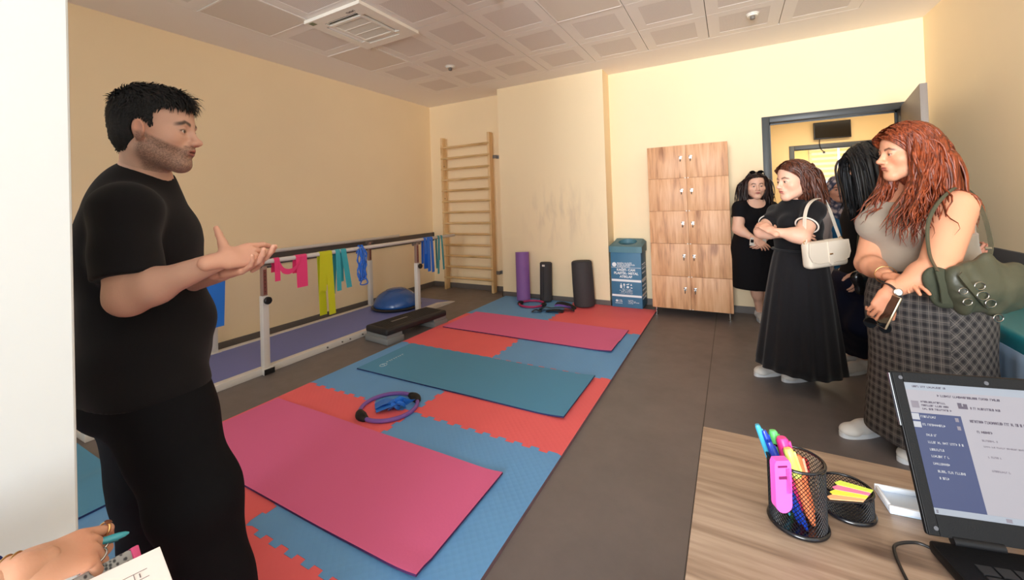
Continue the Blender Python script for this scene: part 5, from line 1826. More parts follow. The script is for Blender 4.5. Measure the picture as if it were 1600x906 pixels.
def hair_mat(name, c1, c2, rough=.42):
    m = bpy.data.materials.new(name); m.use_nodes = True; nt = m.node_tree; N = nt.nodes; L = nt.links
    b = N['Principled BSDF']; b.inputs['Roughness'].default_value = rough; b.inputs['Specular IOR Level'].default_value = .45
    tc = N.new('ShaderNodeTexCoord'); mp = N.new('ShaderNodeMapping'); mp.inputs['Scale'].default_value = (150, 150, 12)
    L.new(tc.outputs['Object'], mp.inputs['Vector'])
    n = N.new('ShaderNodeTexNoise'); n.inputs['Scale'].default_value = 1.0; n.inputs['Detail'].default_value = 3
    L.new(mp.outputs[0], n.inputs['Vector'])
    cr = N.new('ShaderNodeValToRGB'); cr.color_ramp.elements[0].position = .35; cr.color_ramp.elements[1].position = .68
    cr.color_ramp.elements[0].color = c1; cr.color_ramp.elements[1].color = c2
    L.new(n.outputs[0], cr.inputs[0]); L.new(cr.outputs[0], b.inputs['Base Color'])
    bp = N.new('ShaderNodeBump'); bp.inputs['Strength'].default_value = .5; bp.inputs['Distance'].default_value = .002
    L.new(n.outputs[0], bp.inputs['Height']); L.new(bp.outputs[0], b.inputs['Normal'])
    return m


def skirt(name, e, rings, nseg, pleats, pdepth, m, label=None, thick=.004, uvs=True, phase=0.0):
    """rings: (centre, half width along side, half depth along face, side vec, face vec); pleats deepen downwards"""
    V = []; U = []
    K = len(rings)
    for i, (c, a, b, sv, fv) in enumerate(rings):
        t = i / (K - 1)
        for j in range(nseg):
            th = 2 * math.pi * j / nseg
            q = math.cos(pleats * th + phase + .8 * math.sin(3 * th))
            k = 1 + pdepth * (.15 + .85 * t) * (.5 + .5 * q) * (.7 + .3 * math.sin(5 * th + 1))
            V.append(np.asarray(c) + np.asarray(sv) * a * k * math.cos(th) + np.asarray(fv) * b * k * math.sin(th))
            U.append((j / nseg, t))
    F = []
    for i in range(K - 1):
        for j in range(nseg):
            F.append((i * nseg + j, (i + 1) * nseg + j, (i + 1) * nseg + (j + 1) % nseg, i * nseg + (j + 1) % nseg))
    o = build(name, V, F, m, e, smooth=True, uv=U)
    so = o.modifiers.new('thick', 'SOLIDIFY'); so.thickness = thick; so.offset = -1
    if label: o['label'] = label
    return o


M_shoe = mat('white_canvas', srgb(222, 220, 216), .6); M_sole = mat('white_rubber', srgb(214, 218, 222), .45)
M_blk_c = mat('black_cotton', srgb(25, 24, 26), .9, sheen=.06, bump=.25, bscale=500, spec=.15)
M_blk_t = mat('black_trouser', srgb(20, 20, 23), .9, bump=.25, bscale=420, spec=.15)

# ------------------------------------------------------------------ the man
def man():
    fc = camdir(.96, .28)
    H = Human('person in black T-shirt and trousers standing on the mats with clasped hands, speaking', (*at(225, 900, 1.27)[:2], .0), camdir(.97, .2), skinc(212, 168, 146))
    f, sd = H.face, H.side
    hc = at(245, 206, 1.25)
    nb = at(228, 287, 1.28)
    H.head(hc, fc, 1.02, tilt=-3, male=True, beard=np.array([.028, .020, .016]), brow=np.array([.02, .014, .011]), om=.0035, res=.0026,
           neck=nb + np.array([0, 0, .0]), neck_r=.058, blush=.06, lips=skinc(176, 112, 100), brow_w=.0055)
    pel = at(220, 590, 1.27); wai = at(230, 515, 1.265); bel = at(236, 478, 1.26); che = at(222, 385, 1.27); top = at(216, 325, 1.28)
    H.trunk([pel, wai, che, top], [.162, .160, .175, .135], [1.22, 1.2, 1.34, 1.5], .05)
    H.torso.append(ell(wai + f * .038 + [0, 0, .01], (.132, .132, .12), .06))
    H.torso.append(cone(top - [0, 0, .02], nb, .085, .062, .05))
    gl = at(180, 585, 1.28); H.torso.append(ell(gl, (.115, .115, .10), .06))
    # near (right) arm, far (left) arm
    shR = at(196, 328, 1.12); elR = at(203, 462, 1.075); wrR = at(347, 406, 1.10)
    shL = at(240, 330, 1.43); elL = at(262, 448, 1.40); wrL = at(352, 424, 1.16)
    H.arms['R'] = arm(shR, elR, wrR, (.060, .052, .050, .031))
    H.arms['L'] = arm(shL, elL, wrL, (.058, .050, .046, .030))
    H.torso.append(cone(top, shR, .075, .066, .05)); H.torso.append(cone(top, shL, .075, .066, .05))
    # hands
    dR = unit(at(396, 395, 1.165) - wrR); nR = unit(-CR[2] * .9 - CR[1] * .35)
    HP = H.hand(wrR, dR, nR, -1 if (np.cross(dR, nR) @ CR[1]) > 0 else 1, curls=((14, 22, 12), (32, 36, 20), (44, 44, 26), (52, 48, 30)), sc=.93, thumb=(.05, .95, .0), res=.0026, tcurl=0, spread=1.2, tint=(1.06, .98, .96))
    dL = unit(at(402, 412, 1.15) - wrL); nL = unit(CR[1] * .9 + CR[2] * .35)
    H.hand(wrL + dL * .006, dL, nL, 1 if (np.cross(dL, nL) @ CR[2]) > 0 else -1, curls=((12, 16, 10), (14, 18, 12), (18, 22, 14), (22, 24, 16)), sc=.92, thumb=(.85, .35, .0), res=.0026, spread=1, tint=(1.06, .98, .96))
    # legs
    hpR, knR, anR = at(226, 570, 1.19), at(307, 775, 1.14), at(368, 1010, 1.15)
    hpL, knL, anL = at(214, 570, 1.34), at(236, 745, 1.33), at(233, 890, 1.37)
    H.legs = [cone(hpR, knR, .125, .083, .05), cone(knR, anR, .070, .045, .04), cone(hpL, knL, .120, .083, .05), cone(knL, anL, .070, .045, .04)]
    H.body()
    # clothes
    T = [p.grow(.008) for p in H.torso]
    slv = []
    for sh, el, tt in ((shR, elR, .80), (shL, elL, .80)):
        slv.append(cone(sh, sh + (el - sh) * tt, .072, .078, .035, flat=True))
    T += [ell(pel + [0, 0, .05], (.172, .172, .12), .05, R=None), ell(gl + [0, 0, .02], (.118, .118, .10), .05), cone(hpR, hpR + (knR - hpR) * .2, .142, .135, .05), cone(hpL, hpL + (knL - hpL) * .2, .134, .13, .05)]
    cuts = [plane_clip(pel + [0, 0, -.005], (0, 0, -1)), ball_cut(nb + f * .006 + [0, 0, .034], .064, (1.02, 1.02, .62))]
    cloth('t_shirt', T + slv, .0065, M_blk_c, H.e, fold=.0030, fz=24, seed=1.0, clip=cuts)
    ax_ = unit(hc + H.hR @ np.array([0, -.028, -.045]) - nb); e1 = unit(np.cross(ax_, f)); e2 = np.cross(ax_, e1)
    if e2 @ f < 0: e2 = -e2
    cc = nb + ax_ * .010
    MB().tube([cc + .066 * math.cos(t) * e1 + .069 * math.sin(t) * e2 - np.array([0, 0, .007]) * (1 + math.sin(t)) for t in np.linspace(0, 2 * math.pi, 49)[:-1]], .0075, 10, closed=True).out('neckband', M_blk_c, H.e, smooth=True)
    tr = [p.grow(.010) for p in H.torso[:1]] + [ell(gl, (.122, .122, .112), .06), ell(pel, (.16, .15, .11), .05)]
    tr += [cone(hpR, knR, .138, .096, .06), cone(knR, anR, .094, .082, .06, flat=True), cone(hpL, knL, .130, .098, .06), cone(knL, anL, .094, .080, .06, flat=True)]
    cloth('trousers', tr, .008, M_blk_t, H.e, fold=.0045, fz=20, seed=4.0, clip=[plane_clip(pel + [0, 0, .04], (0, 0, 1))])
    M_ds = mat('black_shoe', srgb(24, 24, 26), .5)
    for an in (anR, anL):
        a0 = np.array([an[0], an[1], .021]) - f * .07
        shoe(H.e, a0, f, .29, .046, M_ds, mat('black_sole', srgb(18, 18, 19), .7))
    # short black hair: scalp shell with many small tufts
    Rh, sc = H.hR, H.hs
    cap = [ell((0, -.014, .050), (.082, .103, .090), .01), ell((0, -.040, .0), (.076, .070, .085), .02), ell((0, .03, .085), (.058, .052, .045), .03)]

    def cut(f_, x, y, z):
        # hairline: forehead above z=.062, temple back of y=.03, ear hole, nape
        front = np.minimum(z - (.060 + .0 * x), 1)
        lim = .048 + (y - .02) * .75
        keep = np.where(y > -.010, z - np.clip(lim, .026, .083), z + .075 + 0 * x)
        side = np.where((y > -.010) & (y < .022), np.maximum(keep, z + .022), keep)     # sideburn
        ear = np.sqrt(((y + .006) / .021) ** 2 + ((z + .004) / .034) ** 2) - 1
        keep2 = np.where((np.abs(x) > .05) & (ear < 0), -1, side)
        return np.maximum(f_, -keep2 * .35)
    V, F = blob([p.moved(Rh, hc, sc) for p in cap], .0035, post=lambda f_, X, Y, Z: cut(f_, *[((X - hc[0]) * Rh[0, i] + (Y - hc[1]) * Rh[1, i] + (Z - hc[2]) * Rh[2, i]) / sc for i in range(3)]))
    rnd = np.random.RandomState(5)
    L = (V - hc) @ Rh / sc
    # keep roots on the outside of the shell
    rad_ = np.sqrt((L[:, 0] / .082) ** 2 + ((L[:, 1] + .014) / .103) ** 2 + ((L[:, 2] - .05) / .09) ** 2)
    ok = np.where((rad_ > .93) | (L[:, 1] < -.05))[0]
    idx = rnd.choice(ok, 5200)
    TV, TF = [], []
    for q, i in enumerate(idx):
        p = L[i]; n = unit((p - np.array([0, -.014, .04])) / np.array([.08, .1, .09]) ** 2)
        topness = sstep(.06, .12, p[2])
        flow = np.array([np.sign(p[0]) * .25 * topness, .75 * topness - .35 * (1 - topness) * (p[1] < 0), -1.0 * (1 - topness) + .0])
        d = unit(flow - n * (flow @ n) + n * (.10 + .12 * topness * rnd.rand()) + rnd.randn(3) * .14)
        Lh = (.012 + .016 * topness) * (.6 + .8 * rnd.rand()) * (1.5 if (p[1] > .055 and p[2] > .06) else 1)
        wv = unit(np.cross(n, d)) * .0019
        m_ = p + d * Lh * .5 + n * .001; t_ = p + d * Lh - n * Lh * .25
        b0 = len(TV)
        TV += [p - wv, p + wv, m_ + wv * .9, m_ - wv * .9, t_ + wv * .15, t_ - wv * .15]
        TF += [(b0, b0 + 1, b0 + 2, b0 + 3), (b0 + 3, b0 + 2, b0 + 4, b0 + 5)]
    TV = np.array(TV) * sc @ Rh.T + hc
    V, F, _ = join([(V, F, (1, 1, 1)), (TV, np.array(TF), (1, 1, 1))])
    build('hair', V, F, hair_mat('short_black_hair', srgb(14, 12, 12), srgb(30, 27, 26), .75), H.e, smooth=True)
    # ring
    q = HP[11]; w = unit(q.b - q.a); a_ = unit(np.cross(w, [0, 0, 1.0])); b_ = np.cross(w, a_); c_ = q.a * .45 + q.b * .55
    P = [c_ + .0092 * (math.cos(t) * a_ + math.sin(t) * b_) for t in np.linspace(0, 2 * math.pi, 25)[:-1]]
    MB().tube(P, .0013, 8, closed=True).out('ring', M_chr, H.e, smooth=True)


man()


# ------------------------------------------------------------------ women
def region_top(zf_=.075, side=.035, nape=-.03):
    """scalp region in head frame"""
    def f(p):
        x, y, z = p
        if y > .035: return z > zf_ - .0
        if y > -.01: return z > side
        return z > nape
    return f


CAPS = [ell((0, -.016, .050), (.083, .104, .092), .01), ell((0, -.040, -.0), (.078, .074, .09), .02)]


def cap_cut(zf_=.066, side=.02, nape=-.06, part=None):
    def f(f_, x, y, z):
        keep = np.where(y > .03, z - zf_ - .25 * np.abs(x) * 0, np.where(y > -.012, z - side - (y + .012) / .042 * (zf_ - side), z - nape))
        return np.maximum(f_, -keep * .35)
    return f


def woman_b():
    """crossed arms, long black skirt"""
    H = Human('person with brown bob, black tee, long black skirt and crossed arms, white bag', (*at(1250, 600, 2.68)[:2], 0.0), camdir(-.98, -.15), skinc(228, 178, 152))
    f, sd = H.face, H.side
    hc = at(1241, 283, 2.58); nb = at(1247, 325, 2.63)
    H.head(hc, camdir(-1, -.02), 1.0, tilt=-4, neck=nb, neck_r=.046, brow=np.array([.10, .055, .035]), lips=skinc(196, 104, 96), blush=.12, res=.0038)
    pel = at(1252, 425, 2.66); wai = at(1248, 388, 2.65); che = at(1243, 350, 2.63); top = at(1245, 332, 2.63)
    H.trunk([pel, wai, che, top], [.155, .135, .15, .11], [1.25, 1.25, 1.3, 1.5], .04)
    for s_ in (-1, 1): H.torso.append(ell(che + f * .095 + sd * s_ * .065 + [0, 0, .01], (.065, .065, .06), .04))
    shL = at(1272, 329, 2.47); shR = at(1214, 333, 2.79)
    elL = at(1252, 369, 2.36); wrL = at(1206, 361, 2.44)
    elR = at(1190, 362, 2.62); wrR = at(1236, 366, 2.46)
    H.torso += [cone(top, shL, .06, .052, .04), cone(top, shR, .06, .052, .04), cone(top - [0, 0, .01], nb, .07, .05, .04)]
    H.arms = {'L': arm(shL, elL, wrL, (.050, .045, .043, .027)), 'R': arm(shR, elR, wrR, (.048, .043, .042, .028))}
    dL = unit(at(1190, 350, 2.52) - wrL)
    H.hand(wrL, dL, -CR[2], -1 if np.cross(dL, -CR[2])[2] < 0 else 1, curls=(18, 20, 24, 26), sc=.86, spread=3)
    dR = unit(at(1264, 372, 2.44) - wrR)
    H.hand(wrR, dR, -CR[2] - CR[1] * .3, -1 if np.cross(dR, -CR[2])[2] < 0 else 1, curls=(12, 14, 18, 20), sc=.86, spread=3)
    foot1, foot2 = at(1203, 590, 2.90), at(1247, 604, 2.80)
    kn = pel * .55 + foot2 * .45
    H.legs = [cone(pel + sd * .05, foot1 + [0, 0, .1] - f * .12, .075, .04, .04), cone(pel - sd * .05, foot2 + [0, 0, .1] - f * .12, .075, .04, .04)]
    H.body()
    T = [p.grow(.007) for p in H.torso]
    sl = [cone(shL, shL + (elL - shL) * .58, .054, .058, .03, flat=True), cone(shR, shR + (elR - shR) * .58, .052, .056, .03, flat=True)]
    cuts = [plane_clip(wai - [0, 0, .03], (0, 0, -1)), ball_cut(nb + f * .012 + [0, 0, .028], .060, (1, 1, .7))]
    cloth('t_shirt', T + sl, .0065, M_blk_c, H.e, fold=.002, seed=2, clip=cuts)
    trm = mat('white_trim', srgb(226, 216, 204), .8)
    for nm, sh, el, r in (('sleeve_trim', shL, elL, .0580), ('sleeve_trim', shR, elR, .0560)):
        c = sh + (el - sh) * .58; w = unit(el - sh); a = unit(np.cross(w, [0, 0, 1.0]) + 1e-6); b_ = np.cross(w, a)
        MB().tube([c + r * (math.cos(t) * a + math.sin(t) * b_) for t in np.linspace(0, 2 * math.pi, 31)[:-1]], .0045, 8, closed=True).out(nm, trm, H.e, smooth=True)
    c = nb + [0, 0, .008]
    MB().tube([c + (.056 * math.cos(t)) * sd + (.050 * math.sin(t) + .008) * f + [0, 0, -.012 * math.sin(t)] for t in np.linspace(0, 2 * math.pi, 31)[:-1]], .0045, 8, closed=True).out('neck_trim', trm, H.e, smooth=True)
    M_sk = mat('black_pleated_cloth', srgb(30, 29, 32), .85, sheen=.1, bump=.4, bscale=120, spec=.2, stretch=(4, 4, .5))
    rings = []
    hem = at(1248, 585, 2.74); hem = np.array([hem[0], hem[1], .13])
    w0 = wai - [0, 0, .0]
    K = 14
    for i in range(K):
        t = i / (K - 1)
        c = w0 * (1 - t) + hem * t
        rings.append((c, .142 + .112 * t ** .8, .124 + .108 * t ** .75, sd, f))
    skirt('skirt', H.e, rings, 180, 17, .11, M_sk)
    MB().tube([w0 + [0, 0, -.005] + (.152 * math.cos(t)) * sd + .132 * math.sin(t) * f for t in np.linspace(0, 2 * math.pi, 41)[:-1]], .016, 8, closed=True, flat=.4).out('waistband', M_sk, H.e, smooth=True)
    for ft in (foot1, foot2):
        shoe(H.e, [ft[0] - f[0] * .13, ft[1] - f[1] * .13, 0.0005], f, .25, .040, M_shoe, M_sole)
    coll = [(che + [0, 0, .02], np.array([.17, .13, .16]), np.stack([sd, f, [0, 0, 1]], 1)), (nb, np.array([.055, .055, .09]), np.eye(3))]
    mh = hair_mat('dark_brown_hair', srgb(44, 22, 15), srgb(112, 62, 42))
    locks(430, region_top(.082, .055, -.03), lambda p, r: .19 + .04 * r.rand() + (.03 if p[2] > .1 else 0), hc, H.hR, 1.0, coll, H.e, mh, rad=.015, wave=.005, flat=.3, wl=.10, seed=3,
          cap=CAPS, capcut=cap_cut(.078, .035, -.045), flow=(0, -.12, -1), grav=.30, cap_grow=.011, clear=.012, vol=(((0, -.045, -.035), (.086, .072, .105)),))
    MB().cyl(hc + H.hR @ np.array([-.083, -.008, -.034]), hc + H.hR @ np.array([-.086, -.008, -.034]), .004, n=10).out('earring', M_chr, H.e)
    return H, shL


def woman_f():
    """red hair, taupe top, plaid skirt"""
    H = Human('person with long auburn hair, sleeveless taupe top and grey plaid skirt holding a phone', (*at(1440, 700, 1.98)[:2], 0.0), camdir(-.93, -.12), skinc(222, 158, 124))
    f, sd = H.face, H.side
    hc = at(1416, 240, 1.86); nb = at(1432, 300, 1.92)
    H.head(hc, camdir(-.97, .24), 1.0, tilt=-3, neck=nb, neck_r=.052, brow=np.array([.075, .035, .022]), lips=skinc(170, 84, 74), blush=.16, cheek=.004, res=.0032)
    pel = at(1452, 480, 1.93); wai = at(1442, 405, 1.92); che = at(1434, 345, 1.91); top = at(1434, 312, 1.92)
    H.trunk([pel, wai, che, top], [.200, .178, .185, .135], [1.2, 1.2, 1.3, 1.5], .05)
    for s_ in (-1, 1): H.torso.append(ell(che + f * .112 + sd * s_ * .082 + [0, 0, -.020], (.086, .084, .082), .06))
    H.torso.append(ell(wai + f * .03 - [0, 0, .02], (.16, .14, .12), .06))
    shL = at(1496, 322, 1.72); shR = at(1377, 330, 2.10)
    elL = at(1464, 420, 1.64); wrL = at(1388, 457, 1.66)
    elR = at(1357, 412, 1.97); wrR = at(1388, 432, 1.74)
    H.torso += [cone(top, shL, .075, .060, .045), cone(top, shR, .075, .060, .045), cone(top - [0, 0, .01], nb, .08, .056, .04)]
    H.arms = {'L': arm(shL, elL, wrL, (.068, .060, .055, .033)), 'R': arm(shR, elR, wrR, (.064, .054, .050, .031))}
    nL = -CR[2] * .8 + CR[0] * -.4
    dL = unit(at(1372, 494, 1.66) - wrL)
    sL = 1 if np.cross(dL, nL) @ CR[0] > 0 else -1
    H.hand(wrL, dL, nL, sL, curls=((30, 40, 22), (36, 44, 26), (42, 46, 28), (46, 46, 28)), sc=.92, thumb=(.7, .5, -.45), spread=3, res=.003)
    dR = unit(at(1440, 444, 1.60) - wrR)
    nR = -CR[2] * .75 - CR[1] * .5
    H.hand(wrR, dR, nR, 1 if np.cross(dR, nR) @ CR[1] < 0 else -1, curls=((10, 14, 10), (12, 18, 12), (16, 22, 14), (20, 24, 16)), sc=.92, thumb=(.75, .6, .1), spread=3, res=.003)
    hemz = .10
    ft = at(1368, 672, 2.16)
    H.legs = [cone(pel + sd * .1, np.array([ft[0], ft[1], .12]), .12, .045, .04), cone(pel - sd * .1, at(1470, 740, 1.95), .12, .045, .04)]
    H.body()
    T = [p.grow(.007) for p in H.torso]
    Mt = mat('taupe_jersey', srgb(158, 144, 128), .85, sheen=.2, bump=.2, bscale=400, spec=.2)
    deltL = shL + (shL - top) * .12; deltR = shR + (shR - top) * .12
    neckc = nb + f * .075 + [0, 0, .035]

    def armhole(sh, s_):
        # the arm side of the shoulder strap stays bare
        def g(F_, X, Y, Z):
            d = (X - sh[0]) * sd[0] * s_ + (Y - sh[1]) * sd[1] * s_
            return np.maximum(F_, np.where(Z > che[2] - .05, d + .038 + .0 * Z, -1))
        return g
    cloth('tank_top', T, .0065, Mt, H.e, fold=.0022, fz=34, seed=3,
          clip=[plane_clip(wai - [0, 0, .045], (0, 0, -1)), ball_cut(neckc, .105, (1, 1, .95)), armhole(shL, -1), armhole(shR, 1)])
    # plaid skirt
    m = bpy.data.materials.new('grey_plaid_wool'); m.use_nodes = True; nt = m.node_tree; N = nt.nodes; L = nt.links
    b = N['Principled BSDF']; b.inputs['Roughness'].default_value = .9; b.inputs['Specular IOR Level'].default_value = .2
    uv = N.new('ShaderNodeTexCoord'); sep = N.new('ShaderNodeSeparateXYZ'); L.new(uv.outputs['UV'], sep.inputs[0])

    def math_(op, a, b_=None):
        n = N.new('ShaderNodeMath'); n.operation = op
        for i, v in enumerate((a, b_)):
            if v is None: continue
            if isinstance(v, (int, float)): n.inputs[i].default_value = v
            else: L.new(v, n.inputs[i])
        return n.outputs[0]
    U = math_('MULTIPLY', sep.outputs[0], 44.0); Vv = math_('MULTIPLY', sep.outputs[1], 22.0)
    dA = math_('ADD', U, Vv); dB = math_('SUBTRACT', U, Vv)
    # panels: u in one span is cut on the bias, the rest straight
    pan = math_('GREATER_THAN', math_('SINE', math_('MULTIPLY', math_('ADD', sep.outputs[0], SKP), 12.566)), 0.0)

    def mixf(a, b_, f_):
        n = N.new('ShaderNodeMix'); L.new(f_, n.inputs[0]); L.new(a, n.inputs[2]); L.new(b_, n.inputs[3]); return n.outputs[0]
    A = mixf(U, math_('MULTIPLY', dA, .7), pan); B = mixf(Vv, math_('MULTIPLY', dB, .7), pan)

    def stripe(v, w0, w1):
        fr = math_('FRACT', v)
        return math_('MULTIPLY', math_('GREATER_THAN', fr, w0), math_('LESS_THAN', fr, w1))
    band_ = math_('ADD', stripe(A, .0, .38), stripe(B, .0, .38))
    lines_ = math_('MAXIMUM', math_('MAXIMUM', stripe(A, .6, .68), stripe(B, .6, .68)), math_('MAXIMUM', stripe(A, .84, .87), stripe(B, .84, .87)))
    c1 = N.new('ShaderNodeMix'); c1.data_type = 'RGBA'; c1.inputs[6].default_value = srgb(92, 88, 86); c1.inputs[7].default_value = srgb(52, 50, 52)
    L.new(math_('MULTIPLY', band_, .5), c1.inputs[0])
    c2 = N.new('ShaderNodeMix'); c2.data_type = 'RGBA'; c2.inputs[7].default_value = srgb(142, 134, 126)
    L.new(c1.outputs[2], c2.inputs[6]); L.new(math_('MULTIPLY', lines_, .55), c2.inputs[0]); L.new(c2.outputs[2], b.inputs['Base Color'])
    rings = []
    w0 = wai - [0, 0, .030]; hem = at(1456, 700, 1.95); hem = np.array([hem[0], hem[1], hemz])
    K = 16
    for i in range(K):
        t = i / (K - 1); c = w0 * (1 - t) + hem * t
        hip = math.exp(-((t - .22) / .2) ** 2)
        rings.append((c, .180 + .030 * hip + .065 * t, .158 + .035 * hip + .075 * t, sd, f))
    skirt('skirt', H.e, rings, 160, 7, .09, m)
    shoe(H.e, [ft[0] - f[0] * .05, ft[1] - f[1] * .05, .0005], f, .26, .042, M_shoe, M_sole)
    b2 = at(1480, 760, 1.95)
    shoe(H.e, [b2[0], b2[1], .0005], f, .26, .042, M_shoe, M_sole)
    # watch, bracelet
    w = unit(elL - wrL); cc = wrL + w * .012
    a = unit(np.cross(w, CR[2])); b_ = np.cross(w, a)
    MB().tube([cc + .036 * (math.cos(t) * a + math.sin(t) * b_) for t in np.linspace(0, 2 * math.pi, 31)[:-1]], .007, 8, closed=True, flat=.4).out('watch_strap', mat('brown_leather_strap', srgb(52, 36, 34), .5), H.e, smooth=True)
    oc = -CR[2] * .85 - CR[0] * .35; oc = unit(oc - w * (oc @ w)); t3 = axis_T(cc, cc + oc)
    MB().lathe([(.0135, .034), (.0155, .036), (.0155, .041), (.0135, .042)], cc, 24, T=t3).out('watch_case', M_chr, H.e, auto=40)
    MB().lathe([(.0125, .0421), (.0125, .0425)], cc, 24, T=t3).out('watch_dial', mat('white_dial', srgb(228, 226, 222), .3), H.e)
    w = unit(elR - wrR); cc = wrR + w * .03; a = unit(np.cross(w, CR[2])); b_ = np.cross(w, a)
    MB().tube([cc + .038 * (math.cos(t) * a + math.sin(t) * b_) for t in np.linspace(0, 2 * math.pi, 31)[:-1]], .0018, 6, closed=True).out('bracelet', mat('gold', srgb(214, 170, 110), .3, 1.0), H.e, smooth=True)
    coll = [(che + [0, 0, -.02], np.array([.205, .150, .19]), np.stack([sd, f, [0, 0, 1]], 1)), (nb, np.array([.062, .062, .1]), np.eye(3)),
            (che + f * .112 + [0, 0, -.02], np.array([.18, .10, .095]), np.stack([sd, f, [0, 0, 1]], 1)),
            (shL, np.array([.066, .066, .066]), np.eye(3)), (shR, np.array([.066, .066, .066]), np.eye(3))]
    mh = hair_mat('auburn_hair', srgb(78, 30, 15), srgb(158, 74, 38), .42)
    locks(520, region_top(.080, .055, -.035), lambda p, r: .35 + .07 * r.rand(), hc, H.hR, 1.0, coll, H.e, mh, rad=.018, wave=.010, wl=.20, flat=.3, seed=8,
          cap=CAPS, capcut=cap_cut(.072, .030, -.055), flow=(0, .02, -1), grav=.30, cap_grow=.018, steps=18, jitter=.30, d0=(.7, -.5, -.15), clear=.030, vol=(((0, -.055, -.05), (.100, .088, .15)),))
    locks(110, lambda p: p[0] < -.045 and -.07 < p[1] < .03 and .02 < p[2] < .095, lambda p, r: .40 + .07 * r.rand(), hc, H.hR, 1.0, coll, H.e, mh, rad=.013, wave=.018, wl=.15, seed=21,
          flow=(-.10, .34, -1), grav=.22, cap_grow=.020, steps=18, jitter=.5, d0=(.4, -.1, -.8), clear=.040, name='front_locks')
    locks(60, lambda p: p[0] > .045 and -.07 < p[1] < .03 and .02 < p[2] < .095, lambda p, r: .38 + .05 * r.rand(), hc, H.hR, 1.0, coll, H.e, mh, rad=.013, wave=.018, wl=.15, seed=22,
          flow=(.05, .40, -1), grav=.22, cap_grow=.020, steps=18, jitter=.5, d0=(.4, -.1, -.8), clear=.035, name='front_locks')
    return H, shL, wrL, dL


